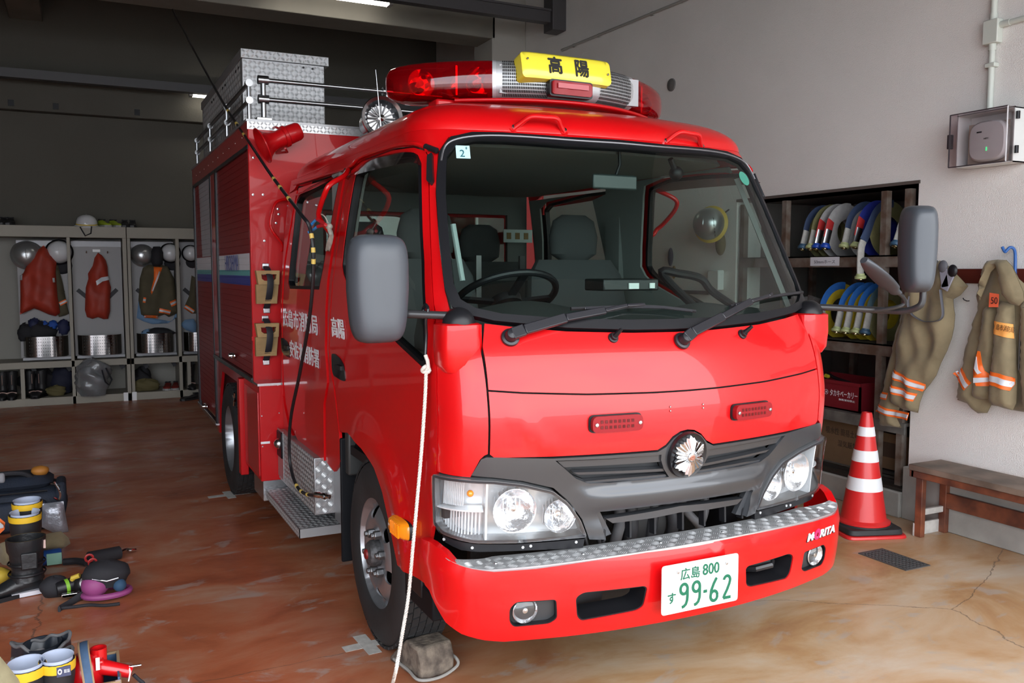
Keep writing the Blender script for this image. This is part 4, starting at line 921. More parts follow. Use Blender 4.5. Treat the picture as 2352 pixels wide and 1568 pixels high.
def rim(c, sg, wl, dual=False):
    c = np.array(c, float)
    if not dual: prof = pchip([(0, .066), (.05, .066), (.108, .066), (.120, .078), (.145, .082), (.178, .068), (.200, .046), (.212, .044), (.222, .070), (.232, .084)])
    else: prof = pchip([(0, -.085), (.10, -.085), (.12, -.09), (.18, -.07), (.20, -.02), (.222, .075), (.232, .082)])
    fn = lambda u, v, d=0.: np.array([c[0] + sg * (prof(math.hypot(u, v)) + d), c[1] - sg * u, c[2] + v])
    circ = lambda r, n=48, cx=0, cy=0: [(cx + r * math.cos(a), cy + r * math.sin(a)) for a in np.linspace(0, 2*math.pi, n, endpoint=False)]
    holes = [] if dual else [circ(.030, 20, .168 * math.cos(a), .168 * math.sin(a)) for a in np.radians([20 + 60*k for k in range(6)])]
    part(patch(fn, circ(.232, 64), holes, res=.017, thick=.008), 'rim', RIMM, wl, smooth=50)
    part(MB().lathe([(.226, .08), (.236, .084), (.238, .07)], c, (sg, 0, 0), 60, cap=False), 'rim_flange', RIMM, wl)
    part(MB().lathe([(.22, -.04), (0, -.04)], c, (sg, 0, 0), 24), 'brake_drum', mat('drum_dark', (.01, .01, .01), .8), wl)
    x0 = .066 if not dual else -.085
    part(MB().lathe([(.055, x0), (.055, x0 + .03), (.045, x0 + .045), (.03, x0 + .05), (0, x0 + .052)], c, (sg, 0, 0), 28), 'hub', mat('hub_grey', (.12, .12, .125), .6, metal=.5, noise=(60, .5)), wl)
    part(MB().lathe([(.022, x0 + .05), (.02, x0 + .058), (0, x0 + .06)], c, (sg, 0, 0), 12), 'hub_cap', mat('hub_red', (.2, .01, .01), .5), wl)
    for k in range(6):
        a = math.radians(50 + 60 * k); q = c + np.array([0, .088 * math.cos(a), .088 * math.sin(a)])
        part(MB().lathe([(.019, x0), (.019, x0 + .028), (.012, x0 + .032), (.012, x0 + .042), (0, x0 + .043)], q, (sg, 0, 0), 6), 'wheel_nut', mat('nut_steel', (.22, .225, .23), .4, metal=.9), wl, bevel=.002)
R_ = .385
for sg in (-1, 1):
    c = (XC + sg * .738, 3.40, R_); w = wheel(c, sg); rim((c[0] + sg * .015, c[1], c[2]), sg, w)
    c = (XC + sg * .905, 6.20, R_); w = wheel(c, sg); rim((c[0] + sg * .015, c[1], c[2]), sg, w, True)
    c = (XC + sg * .66, 6.20, R_); wheel(c, sg)
part(MB().tube([(XC - .66, 3.40, .33), (XC + .66, 3.40, .33)], .05, 10), 'front_axle', BLKP); part(MB().tube([(XC - .8, 6.2, R_), (XC + .8, 6.2, R_)], .07, 10), 'rear_axle', BLKP)
for dx in (-.36, .36): part(MB().box((XC + dx - .04, 2.62, .48), (XC + dx + .04, 8.1, .66)), 'chassis_rail', BLKP)
part(MB().box((XC - .30, 2.9, .42), (XC + .30, 4.4, .72)), 'engine_cover', DK)
# wheel-house liners and mud flaps
for sg in (-1, 1):
    lin = MB(); fnL = lambda u, v, d=0.: np.array([XC + sg * (.835 - v), 3.42 + .50 * math.cos(u), .42 + .46 * math.sin(u)])
    n = 20; V = [fnL(math.radians(-5 + 190 * i / n), v) for v in (.02, .42) for i in range(n + 1)]
    lin.add(V, [(i, i+1, n+2+i, n+1+i) for i in range(n)]); part(lin, 'wheel_house', mat('liner_black', (.006, .006, .007), .7, spec=.2), recalc=False)
    part(MB().box((XC + sg * .46, 2.85, .42), (XC + sg * .44, 4.0, .95)), 'wheel_house', mat('liner_black', (0, 0, 0)))
    part(MB().box((XC + sg * .845, 3.875, .20), (XC + sg * .52, 3.895, .78)), 'mud_flap', mat('flap_rubber', (.005, .006, .008), .6, spec=.2), bevel=.006)
    part(MB().box((XC + sg * .83, 3.80, .62), (XC + sg * .66, 3.86, .86)), 'liner_bracket', mat('liner_grey', (.03, .033, .033), .5), bevel=.01)
    part(MB().box((XC + sg * .835, 2.74, .335), (XC + sg * .66, 3.03, .435)), 'splash_strip', mat('flap_rubber', (0, 0, 0)), bevel=.008)
    part(MB().box((XC + sg * .84, 3.0, .385), (XC + sg * .80, 2.84, .47)), 'step_strip', BLKP, bevel=.006)
# ---- equipment body
BX = .90; BX2 = 2 * XC - BX; BF = at(568.4, 278, 0, BX)[1]; BR = at(440.8, 390, 0, BX)[1]; BT = at(568.4, 278, 0, BX)[2]; BB = .885
yw0 = at(541, 850, 0, BX)[1]; LBF = at(595, 874, 0, BX)[1]
print('BODY', BF, BR, BT, yw0, LBF)
SB = MB(); SB.box((BX + .03, BF + .01, BB), (BX2 - .01, BR, BT - .03)); SB.box((BX + .05, 7.0, .36), (BX2 - .03, BR - .02, BB))
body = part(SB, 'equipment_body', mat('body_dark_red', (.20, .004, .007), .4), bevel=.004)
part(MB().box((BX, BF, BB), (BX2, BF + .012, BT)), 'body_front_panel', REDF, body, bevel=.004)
# flush side frame: top rail with its bolts, corner posts, mid post, sills
SR = mat('side_frame_red', (.42, .006, .010), .35, coat=.6)
hd = at(570, 333, 0, BX)[2]; mp = at(490, 640, 0, BX)[1]; mp2 = at(500, 640, 0, BX)[1]
part(MB().box((BX, BF + .012, hd), (BX + .03, BR, BT)), 'top_rail', SR, body)
part(MB().box((BX, BF + .012, BB - .03), (BX + .03, BF + .04, hd)), 'corner_post', SR, body)
part(MB().box((BX, mp2, BB), (BX + .03, mp + .03, hd)), 'middle_post', SR, body)
part(MB().box((BX, BR - .05, .36), (BX + .03, BR, hd)), 'corner_post', SR, body)
GK = mat('track_black', (.012, .012, .016), .3)
for y_, z0 in ((mp2 - .01, BB), (mp + .04, .36), (BR - .07, .36)): part(MB().box((BX - .006, y_ - .02, z0), (BX + .02, y_ + .02, hd)), 'shutter_track', GK, body, bevel=.004)
part(MB().box((BX - .004, BF + .012, hd - .02), (BX + .02, BR - .05, hd + .004)), 'shutter_track', GK, body)
bt_ = MB()
for k in range(11): bt_.lathe([(.006, 0), (.005, .003), (0, .004)], (BX, BF + .2 + k * .26, (hd + BT) / 2), (-1, 0, 0), 8)
part(bt_, 'rail_bolts', STEEL, body)['kind'] = 'stuff'
# printed shutter slats: white, teal and blue bands, pale chequered flash on the rear shutter
SHM = bpy.data.materials.new('printed_shutter'); SHM.use_nodes = True
def shm():
    t = SHM.node_tree; b = t.nodes['Principled BSDF']; b.inputs['Roughness'].default_value = .42; b.inputs['Specular IOR Level'].default_value = .4
    tcn = t.nodes.new('ShaderNodeTexCoord'); sx = t.nodes.new('ShaderNodeSeparateXYZ'); t.links.new(tcn.outputs['Object'], sx.inputs[0])
    r = t.nodes.new('ShaderNodeValToRGB'); r.color_ramp.interpolation = 'CONSTANT'; mr = t.nodes.new('ShaderNodeMapRange'); mr.inputs['From Min'].default_value = 1.; mr.inputs['From Max'].default_value = 2.
    z_ = lambda py: (at(530, py, 0, BX)[2] - 1.)
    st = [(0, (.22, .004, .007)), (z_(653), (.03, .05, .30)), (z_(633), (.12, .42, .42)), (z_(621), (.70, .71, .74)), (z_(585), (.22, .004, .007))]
    while len(r.color_ramp.elements) < len(st): r.color_ramp.elements.new(.99)
    for e, (p, c) in zip(r.color_ramp.elements, st): e.position = p; e.color = (*c, 1)
    t.links.new(sx.outputs[2], mr.inputs[0]); t.links.new(mr.outputs[0], r.inputs[0])
    # slanted flash: y between two lines in z
    def mth(op, a, bb, c=None):
        m = t.nodes.new('ShaderNodeMath'); m.operation = op
        for i, x in enumerate((a, bb, c)):
            if x is None: continue
            if isinstance(x, (int, float)): m.inputs[i].default_value = x
            else: t.links.new(x, m.inputs[i])
        return m.outputs[0]
    yy = mth('ADD', sx.outputs[1], 3.38)
    pa = at(453, 420, 0, BX); pb = at(476, 400, 0, BX); pc_ = at(487, 590, 0, BX); pd = at(462, 590, 0, BX)
    ka = (pd[1] - pa[1]) / (pd[2] - pa[2]); kb = (pc_[1] - pb[1]) / (pc_[2] - pb[2])
    la = mth('LESS_THAN', yy, mth('MULTIPLY_ADD', mth('SUBTRACT', sx.outputs[2], float(pa[2])), float(ka), float(pa[1]))); lb = mth('GREATER_THAN', yy, mth('MULTIPLY_ADD', mth('SUBTRACT', sx.outputs[2], float(pb[2])), float(kb), float(pb[1])))
    f = mth('MULTIPLY', mth('MULTIPLY', la, lb), mth('GREATER_THAN', sx.outputs[2], float(pd[2])))
    gy = mth('GREATER_THAN', mth('FRACT', mth('MULTIPLY', sx.outputs[1], 14.), None), .12)
    f = mth('MULTIPLY', f, gy)
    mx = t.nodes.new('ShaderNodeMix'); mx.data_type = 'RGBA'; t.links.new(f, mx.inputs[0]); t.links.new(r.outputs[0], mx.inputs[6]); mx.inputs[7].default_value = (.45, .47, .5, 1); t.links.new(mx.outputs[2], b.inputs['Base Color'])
shm()
def shutter(y0, y1, z0, z1, n):
    sh = part(MB().box((BX + .012, y0, z0), (BX + .02, y1, z1)), 'shutter', SHM, body); h = (z1 - z0) / n
    for k in range(n):
        za = z0 + k * h; m = MB(); P = []
        pr = [(.003, .02), (-.0005, .06), (-.0008, .5), (-.0005, .92), (.003, .96)]
        V = [(BX + .010 + dx, yy, za + f * h) for yy in (y0, y1) for dx, f in pr]; m.add(V, [(i, i+1, 6+i, 5+i) for i in range(4)] + [(0, 4, 9, 5)]); part(m, 'slat', SHM, sh, smooth=0)
    return sh
shutter(BF + .045, mp2 - .03, BB + .02, hd - .02, 34); shutter(mp + .06, BR - .09, .40, hd - .02, 48)
# HIROSHIMA wordmark hatched on the stripe
tf = plane_fn((BX + .002, at(532, 604, 0, BX)[1], at(532, 604, 0, BX)[2]), (0, -1, 0), (0, 0, 1))
tw = abs(at(517, 604, 0, BX)[1] - at(547, 604, 0, BX)[1])
ptxt('HIROSHIMA', 0, 0, tw, .105, 'shutter_wordmark', ext=-.004, m=mat('wordmark_blue', (.03, .05, .22), .4), par=body, fn=tf, d0=.004)
# bottom sill rails and shutter latches
part(MB().box((BX - .012, BF + .02, BB - .012), (BX + .02, 7.02, BB + .018)), 'sill_rail', mat('sill_black', (.02, .024, .024), .25), body, bevel=.004)
part(MB().box((BX - .008, 7.02, .34), (BX + .02, BR, .375)), 'sill_rail', STEEL, body, bevel=.003)
for q, z in ((at(541, 815, 0, BX), 1), (at(478, 931, 0, BX), 1)):
    l = part(MB().box((BX - .028, q[1] - .07, q[2] - .016), (BX, q[1] + .07, q[2] + .016)), 'shutter_latch', CHROME, body, bevel=.012, seg=3)
    part(MB().lathe([(.018, 0), (.016, .02), (0, .024)], (BX - .028, q[1] - .03, q[2]), (-1, 0, 0), 14), 'latch_knob', CHROME, l)
# lower skirt, wheel opening and side locker
SKR = SR
sk = [(7.02, .36), (7.02, BB - .02), (yw0, BB - .02), (yw0, .26), (yw0 + .02, .26), (5.80 + .3, .26)]
sf = lambda u, v, d=0.: np.array([BX + .01 - d, u, v])
ar = [(5.70, BB - .012), (7.03, BB - .012), (7.03, .30), (6.93, .30), (6.84, .62), (6.70, .80), (5.80, .80), (5.74, .62), (5.70, .5)]
part(patch(sf, ar, res=.2, off=0, thick=.02, back=True), 'wheel_arch_panel', SR, body)
part(MB().box((BX - .03, 5.68, .24), (BX + .02, 5.76, .86)), 'arch_lip', REDF, body, bevel=.004)
LB0 = LBF; part(MB().box((BX, LB0, .315), (XC - .55, 5.68, BB - .005)), 'side_locker', REDF, body, bevel=.004)
part(MB().box((BX - .006, LB0 + .035, .34), (BX + .004, 5.64, BB - .05)), 'locker_door', mat('locker_door_red', (.50, .006, .012), .35, coat=.6), body, bevel=.003)
part(MB().box((BX - .01, LB0 - .006, BB - .008), (XC - .60, BF + .01, BB + .006)), 'locker_top', STEEL, body)
q = at(558, 912, 0, BX); part(MB().box((BX - .014, q[1] - .035, q[2] - .05), (BX - .004, q[1] + .035, q[2] + .05)), 'door_latch', CHROME, body, bevel=.003)
q = at(549, 918, 0, BX); lt = part(MB().tube([(BX - .03, q[1] - .03, q[2]), (BX - .03, q[1] + .03, q[2] + .03)], .008, 8), 'latch_bolt', CHROME, body); part(MB().tube([(BX - .03, q[1] + .02, q[2] - .04), (BX - .03, q[1] - .02, q[2] + .05)], .006, 8), 'latch_bolt', CHROME, body)
part(MB().box((BX + .01, LB0 - .004, .20), (XC - .62, LB0 + .3, .317)), 'kick_plate', STEEL, body)
q = at(607, 1017, 1, LB0); part(MB().box((q[0] - .02, LB0 - .003, q[2] - .005), (q[0] + .032, LB0, q[2] + .008)), 'small_label', WHITE, body)
sc_ = MB()
for px, py in ((600, 885), (601, 955), (603, 1025), (638, 884), (641, 948)): q = at(px, py, 1, LB0); sc_.lathe([(.005, 0), (.004, .003)], (q[0], LB0, q[2]), (0, -1, 0), 8)
for px, py in ((604, 447), (607, 553), (662, 473), (640, 492), (634, 512), (638, 480), (582, 362), (581, 447)): q = at(px, py, 1, BF); sc_.lathe([(.009, 0), (.007, .004), (0, .005)], (q[0], BF, q[2]), (0, -1, 0), 10)
part(sc_, 'panel_rivets', STEEL, body)['kind'] = 'stuff'
# far side of the body, plain panel
part(MB().box((BX2 - .01, BF, .36), (BX2, BR, BT)), 'far_side_panel', REDF, body)
# red grab rail beside the rear door, fixed on the body front
gr = [at(657, 455, 1, BF - .03), at(636, 462, 1, BF - .06), at(622, 510, 1, BF - .07), at(630, 535, 1, BF - .07), at(645, 553, 1, BF - .05), at(650, 572, 1, BF - .02)]
gr = [np.array(p) for p in ([at(668, 440, 1, BF - .03), at(660, 455, 1, BF - .04), at(637, 463, 1, BF - .06), at(627, 480, 1, BF - .07), at(621, 512, 1, BF - .07), at(627, 532, 1, BF - .07), at(648, 560, 1, BF - .05), at(648, 576, 1, BF - .02)])]
part(MB().tube(spline(gr, 5), .009, 8), 'grab_rail', RED, body)
# wheel-wedge holders: steel brackets and black straps; the wedges themselves are things of their own
wedge_spots = [(at(613, 660, 1, BF - .03)), (at(612, 780, 1, BF - .03))]
STR = mat('strap_black', (.015, .016, .022), .6)
for q in wedge_spots:
    for dz in (.125, -.135): part(MB().box((q[0] - .020, BF - .010, q[2] + dz - .018), (q[0] + .020, BF, q[2] + dz + .018)), 'strap_bracket', STEEL, body, bevel=.003)
    part(MB().box((q[0] - .08, BF - .005, q[2] - .005), (q[0] + .075, BF, q[2] + .02)), 'wedge_clip', REDF, body)
    b_ = part(MB().tube(spline([(q[0], BF - .014, q[2] + .125), (q[0] + .003, BF - .05, q[2] + .105), (q[0] + .010, BF - .092, q[2] + .045), (q[0] + .004, BF - .082, q[2] - .04), (q[0] - .002, BF - .014, q[2] - .125)], 6), .019, 8, flat=(1, .12)), 'strap', STR, body)
# speaker horn on the front face, motor siren behind the cab roof
a = at(600, 318, 1, BF - .16); b = at(672, 312, 1, BF - .15); ax = np.array([-.90, -.02, -.42]); ax /= np.linalg.norm(ax); cc = at(648, 316, 1, BF - .15)
hn = part(MB().lathe([(.045, -.115), (.052, -.10), (.055, -.03), (.050, .0), (.048, .04), (.056, .07), (.075, .10), (.098, .118), (.104, .122), (.104, .128), (.095, .124), (.06, .08), (.02, .02), (0, .0)], cc, ax, 36, cap=True), 'speaker_horn', REDF, body)
part(MB().lathe([(.058, -.012), (.062, -.008), (.062, .008), (.058, .012)], cc + ax * (-.02), ax, 30), 'horn_collar', REDF, hn)
part(MB().lathe([(.03, -.02), (.028, .085), (.02, .095), (0, .1)], cc, ax, 18), 'horn_throat', mat('throat_red', (.3, .01, .02), .5), hn)
part(MB().tube([cc + (0, .02, .05), cc + (-.02, .08, .07), (cc[0] - .02, BF, cc[2] + .075)], .007, 8), 'horn_bracket', REDF, hn); part(MB().tube([cc + (.02, .02, -.055), (cc[0] + .06, BF, cc[2] - .06)], .007, 8), 'horn_bracket', REDF, hn)
part(MB().tube([cc - ax * .11, at(688, 302, 1, BF - .10)], .0025, 6), 'horn_cable', BLKP, hn); part(MB().sphere(at(689, 300, 1, BF - .10), .008, 10, 8), 'cable_plug', BLKP, hn)
sy = 5.05; sc0 = at(877, 270, 1, sy - .1)
sd = np.array([-.12, -.99, .0]); sd /= np.linalg.norm(sd)
si = part(MB().lathe([(.07, -.30), (.085, -.28), (.092, -.12), (.098, -.10), (.098, -.02), (.112, .0), (.122, .012), (.118, .022), (.100, .010), (.088, -.03), (.075, -.05), (0, -.05)], sc0, sd, 44), 'motor_siren', STEEL)
sf_ = MB()
for k in range(16):
    a_ = 2 * math.pi * k / 16; u_ = np.cross(sd, (0, 0, 1.)); w_ = np.cross(u_, sd); dv = u_ * math.cos(a_) + w_ * math.sin(a_); sf_.beam(sc0 + sd * -.03 + dv * .02, sc0 + sd * -.02 + dv * .082, .007, .02, up=sd)
part(sf_, 'siren_fins', DSTEEL, si); part(MB().lathe([(.02, -.05), (.02, -.01), (.0, .0)], sc0, sd, 16), 'siren_boss', CHROME, si)
part(MB().lathe([(.0875, -.051), (0, -.051)], sc0, sd, 24), 'siren_core', BLK, si)
part(MB().box(sc0 + (-.05, .12, -.12), sc0 + (.05, .26, -.07)), 'siren_foot', BLKP, si)
part(MB().box((sc0[0] - .2, BF - .32, 2.19), (sc0[0] + .5, BF + .0, 2.24)), 'siren_shelf', mat('shelf_black', (.015, .015, .016), .5))
p0 = at(875, 290, 1, 4.6); p1 = at(863, 160, 1, 4.6); part(MB().tube([p0, p0 + (p1 - p0) * .5, p1], lambda t: .0035 - .002 * t, 6), 'whip_antenna', STEEL)
# roof: chequer plate edge, ladder box, rails
part(MB().box((BX - .004, BF - .006, BT - .045), (BX2, BF + .0, BT)), 'roof_edge_plate', CHECK, body)
part(MB().box((BX - .01, BF - .01, BT), (BX2 + .01, BR, BT + .012)), 'roof_deck', CHECKD, body)
ef_ = plane_fn((BX, BF - .006, BT - .045), (1, 0, 0), (0, 0, 1)); part(tread(ef_, .004, 1.4, .002, .043, pitch=.022, L=.020, w=.004), 'tread_bars', CHECK, body, smooth=0)['kind'] = 'stuff'
by = 5.95; k_ = at(555, 122, 1, by); k2 = at(744, 140, 1, by); bx0, bx1, bzt = k_[0], k2[0], k_[2]
bxs = part(MB().box((bx0, by, BT + .012), (bx1, 8.0, bzt - .03)), 'roof_box', CHECKD, body, bevel=.003)
ld = part(MB().box((bx0 - .008, by - .012, bzt - .03), (bx1 + .03, 8.02, bzt + .03)), 'box_lid', CHECKD, body, bevel=.003)
bf_ = plane_fn((bx0, by, BT + .012), (1, 0, 0), (0, 0, 1)); bw = bx1 - bx0; bh = bzt - .03 - BT - .012
part(tread(bf_, .005, bw - .005, .005, bh - .008, pitch=.030, L=.027, w=.0055, h=.0026), 'tread_bars', CHECK, bxs, smooth=0)['kind'] = 'stuff'
bf2 = plane_fn((bx0 - .008, by - .012, bzt - .03), (1, 0, 0), (0, 0, 1)); part(tread(bf2, .003, bw + .03, .003, .057, pitch=.028, L=.025, w=.005), 'tread_bars', CHECK, ld, smooth=0)['kind'] = 'stuff'
bf3 = plane_fn((bx0, 8.0, BT + .012), (0, -1, 0), (0, 0, 1)); part(tread(bf3, .05, 2.0, .005, bh - .008, pitch=.045, L=.04, w=.008, h=.003), 'tread_bars', CHECK, bxs, smooth=0)['kind'] = 'stuff'
rv = MB()
for px, py in ((697, 155), (718, 158)): q = at(px, py, 1, by); rv.lathe([(.008, 0), (.006, .004)], (q[0], by, q[2]), (0, -1, 0), 8)
for k in range(6): rv.lathe([(.010, 0), (.008, .006)], (bx0, by + .12 + .12 * (k % 2) + .6 * (k // 2), bzt - .07), (-1, 0, 0), 8)
part(rv, 'box_rivets', BLKP, bxs)['kind'] = 'stuff'
RL = mat('rail_steel', (.36, .37, .38), .28, metal=1.)
yr = BF + .03; zt = at(605, 184, 1, yr)[2]; zm = at(605, 228, 1, yr)[2]
fr_x = (at(605, 230, 1, yr)[0], at(889, 235, 1, yr)[0], BX2 - .12)
for x_ in fr_x:
    ps = part(MB().tube([(x_, yr, BT + .012), (x_, yr, zt + .01)], .0155, 12), 'rail_post', RL, body); part(MB().box((x_ - .045, yr - .03, BT + .012), (x_ + .045, yr + .03, BT + .03)), 'post_foot', RL, ps, bevel=.003)
    for z_ in (zt, zm): part(MB().lathe([(.026, -.03), (.026, .03)], (x_, yr, z_), (1, 0, 0), 14), 'rail_clamp', RL, ps)
for z_ in (zt, zm): part(MB().tube([(fr_x[0] - .03, yr, z_), (BX2 - .09, yr, z_)], .0135, 12), 'guard_rail', RL, body)
xr = BX + .025; sy_ = [at(572, 232, 0, xr)[1], at(521, 278, 0, xr)[1], at(483, 325, 0, xr)[1], at(453, 350, 0, xr)[1]]
zs = at(572, 190, 0, xr)[2]; zs2 = at(572, 231, 0, xr)[2]
for y_ in sy_:
    ps = part(MB().tube([(xr, y_, BT + .012), (xr, y_, zs + .005)], .012, 10), 'rail_post', RL, body)
    for z_ in (zs, zs2): part(MB().lathe([(.022, -.02), (.022, .02)], (xr, y_, z_), (0, 1, 0), 12), 'rail_clamp', RL, ps)
for z_ in (zs, zs2): part(MB().tube([(xr, sy_[0], z_), (xr, sy_[-1], z_)], .013, 10), 'guard_rail', mat('rail_dark', (.08, .08, .085), .3, metal=.8), body)
q = at(510, 312, 0, BX + .1); part(MB().box((BX + .04, q[1] - .03, BT + .012), (BX + .14, q[1] + .06, BT + .07)), 'roof_fitting', ALU, body, bevel=.004); part(MB().lathe([(.03, -.05), (.03, .05)], (BX + .09, q[1] + .16, BT + .05), (0, 1, 0), 14), 'roof_fitting', BLK, body)
# ---- running-board box beneath the rear door: chequer plate with its intake
q1 = at(656, 995, 0, .985); q2 = at(767, 1083, 0, .985)
sx0 = 1.0; yb0 = at(722, 1100, 0, sx0)[1]; yb1 = LB0 - .01; zt_ = at(700, 1035, 0, sx0)[2]; zb_ = .33
part(MB().box((sx0, yb0, zb_), (XC - .62, yb1, zt_)), 'step_box', CHECKD, bevel=.004)
stb = TR.children[-1] if False else None
tr_z = .268; ty0 = at(690, 1232, 2, tr_z)[1]
tx0 = at(590, 1103, 1, LB0 - .02)[0]; tp0 = at(590, 1101, 2, tr_z); tp1 = at(688, 1216, 2, tr_z); tp2 = at(762, 1213, 2, tr_z); print('TREAD', tp0, tp1, tp2, yb0, yb1, zt_)
txx = (tp0[0] + tp1[0]) / 2; ty1 = min(tp0[1], LB0 - .005); ty0 = tp1[1]
tpz = part(MB().box((txx, ty0, tr_z - .004), (XC - .64, ty1, tr_z)), 'step_tread', CHECKD, bevel=.002); part(MB().box((txx, ty0, tr_z - .045), (txx + .004, ty1, tr_z)), 'tread_lip', CHECKD, tpz); part(MB().box((txx, ty0, tr_z - .045), (XC - .64, ty0 + .004, tr_z)), 'tread_lip', CHECKD, tpz)
part(tread(plane_fn((txx, ty0, tr_z), (1, 0, 0), (0, 1, 0)), .005, .26, .01, ty1 - ty0 - .01, pitch=.026, L=.034, w=.010, h=.0035, nbar=1), 'tread_bars', CHECK, tpz, smooth=0)['kind'] = 'stuff'
part(tread(plane_fn((txx, ty1, tr_z - .045), (0, -1, 0), (0, 0, 1)), .005, ty1 - ty0 - .005, .003, .042, pitch=.020, L=.028, w=.008, h=.003, nbar=1), 'tread_bars', CHECK, tpz, smooth=0)['kind'] = 'stuff'
part(tread(plane_fn((sx0, yb1, zb_), (0, -1, 0), (0, 0, 1)), .01, yb1 - yb0 - .01, .006, zt_ - zb_ - .006, pitch=.026, L=.034, w=.010, h=.0035, nbar=1), 'tread_bars', CHECK, tpz, smooth=0)['kind'] = 'stuff'
part(tread(plane_fn((sx0, yb0, zb_), (1, 0, 0), (0, 0, 1)), .005, .10, .006, zt_ - zb_ - .006, pitch=.03, L=.027, w=.006, h=.002), 'tread_bars', CHECK, tpz, smooth=0)['kind'] = 'stuff'
# recessed panel forward of the box with the air socket, and the plate behind it
part(MB().box((sx0 + .10, yb0 - .24, .30), (XC - .62, yb0, zt_ - .02)), 'socket_panel', CHECKD, bevel=.003)
part(MB().box((sx0 + .085, yb0 - .255, .24), (sx0 + .125, yb0 - .235, zt_ + .0)), 'panel_edge', CHECK, bevel=.003)
sck = at(737, 1137, 0, sx0 + .08); part(MB().box((sx0 + .092, sck[1] - .045, sck[2] - .10), (sx0 + .10, sck[1] + .045, sck[2] + .10)), 'socket_plate', STEEL, bevel=.002)
part(MB().box((sx0 - .012, yb1 - .14, zt_ - .15), (sx0 + .0, yb1 - .01, zt_ - .0)), 'intake_cover', BLK, bevel=.01)
part(MB().sphere((sx0 - .01, yb1 - .08, zt_ - .07), .032, 14, 10), 'intake_knob', STEEL)
part(MB().box((sx0 - .004, yb1 - .15, zb_ + .02), (sx0 - .001, yb1 + .0, zt_ + .01)), 'intake_plate', CHECKD)
# ---- light bar on the cab roof
LBm = mat('light_bar_silver', (.48, .49, .50), .35, metal=.5)
def bar_sec(x, hw=.125, zc=2.332, hh=.082, sc=1.):
    y = 3.205 + .80 * (x - XC)**2; ang = math.atan(1.6 * (x - XC)); dx, dy = math.cos(ang), math.sin(ang)
    out = []
    for t in np.linspace(0, 2*math.pi, 32, endpoint=False):
        a = (abs(math.cos(t))**.62) * math.copysign(1, math.cos(t)); b = (abs(math.sin(t))**.62) * math.copysign(1, math.sin(t))
        v = hw * sc * a; out.append((x - dy * (v + 0), y + hw + dx * v * 1.0, zc + hh * (1 if sc == 1 else sc**.6) * b))
    return out
base = part(MB().loft([bar_sec(x, .05, 2.244, .010) for x in np.linspace(XC - .45, XC + .45, 17)]), 'light_bar', REDF)
cen = part(MB().loft([bar_sec(x) for x in np.linspace(XC - .285, XC + .285, 13)]), 'bar_housing', LBm, base, smooth=50)
for sg in (-1, 1):
    xs = [.287, .33, .39, .45, .51, .56, .60, .63, .648, .656]; scs = [1, 1, 1, 1, .98, .94, .86, .72, .50, .25]
    part(MB().loft([bar_sec(XC + sg * x, sc=s_) for x, s_ in zip(xs, scs)], cap=False), 'red_dome', REDLENS, base, smooth=60)
    part(MB().loft([bar_sec(XC + sg * x, sc=s_ * 1.004, hh=.083) for x, s_ in ((.284, 1), (.296, 1))], cap=False), 'dome_band', mat('band_silver', (.6, .6, .62), .3, metal=.5), base)
    for x in (.36, .56):
        y = 3.205 + .8 * x * x + .13; cx = XC + sg * x
        part(MB().lathe([(.001, .0), (.035, .008), (.055, .035), (.060, .06)], (cx, y + .02, 2.335), (0, -1, 0), 24, cap=False), 'beacon_reflector', CHROME, base)
        part(MB().lathe([(.012, 0), (.012, .04), (0, .045)], (cx, y, 2.335), (0, -1, 0), 12), 'beacon_bulb', mat('bulb_glass', (.8, .8, .8), .1), base)
        part(MB().box((cx - .05, y - .04, 2.27), (cx + .05, y + .06, 2.285)), 'beacon_base', BLKP, base)
    part(MB().box((XC + sg * .46 - .004, 3.40, 2.27), (XC + sg * .46 + .004, 3.55, 2.39)), 'dome_divider', CHROME, base)
    part(MB().box((XC + sg * .31 - .01, 3.28, 2.27), (XC + sg * .31 + .05, 3.50, 2.385)), 'speaker_back', mat('back_plate_grey', (.35, .35, .36), .4), base)
    # foot under each end
    part(MB().box((XC + sg * .50 - .05, 3.40, 2.17), (XC + sg * .50 + .05, 3.50, 2.25)), 'bar_foot', REDF, base, bevel=.01)
lab = invR2 if 0 else None
q = at(955, 210, 1, 3.36)
# louvre slots on the housing: rows of thin vertical slots
slots = MB()
def hfn(u, v):   # front face of the housing; u across, v up
    x = XC + u; y = 3.205 + .80 * u * u; ang = math.atan(1.6 * u); dx, dy = math.cos(ang), math.sin(ang); b = min(.999, abs(v) / .082); f = (1 - b**(2/.62))**.31; w = -.125 * f - .0035
    return np.array([x - dy * w, y + .125 + dx * w, 2.332 + v])
for row in range(-5, 6):
    v = row * .0135
    if abs(v) > .074: continue
    for k in range(27):
        for sgn in (-1, 1):
            u = sgn * (.105 + k * .0060)
            a = hfn(u - .0018, v - .0048); b = hfn(u + .0018, v - .0048); c = hfn(u + .0018, v + .0048); d = hfn(u - .0018, v + .0048)
            slots.add([a, b, c, d], [(0, 1, 2, 3)])
part(slots, 'louvre_slots', DK, base, smooth=0)['kind'] = 'stuff'
cp = at(1311, 203, 1, 3.19); sf2 = plane_fn((cp[0], 3.188, cp[2] - .004), (1, 0, 0), (0, .0, 1))
cl_ = part(patch(sf2, smooth_poly([(-.102, -.034), (.102, -.034), (.102, .034), (-.102, .034)], .014), res=.1, off=.004, thick=.03), 'centre_lamp', BLKP, base)
part(patch(sf2, smooth_poly([(-.094, -.027), (.094, -.027), (.094, .027), (-.094, .027)], .012), res=.04, off=lambda u, v: .012 + .008 * max(0, 1 - abs(v) / .027), thick=.02), 'centre_lamp_lens', mat('marker_red', (0, 0, 0)), base)
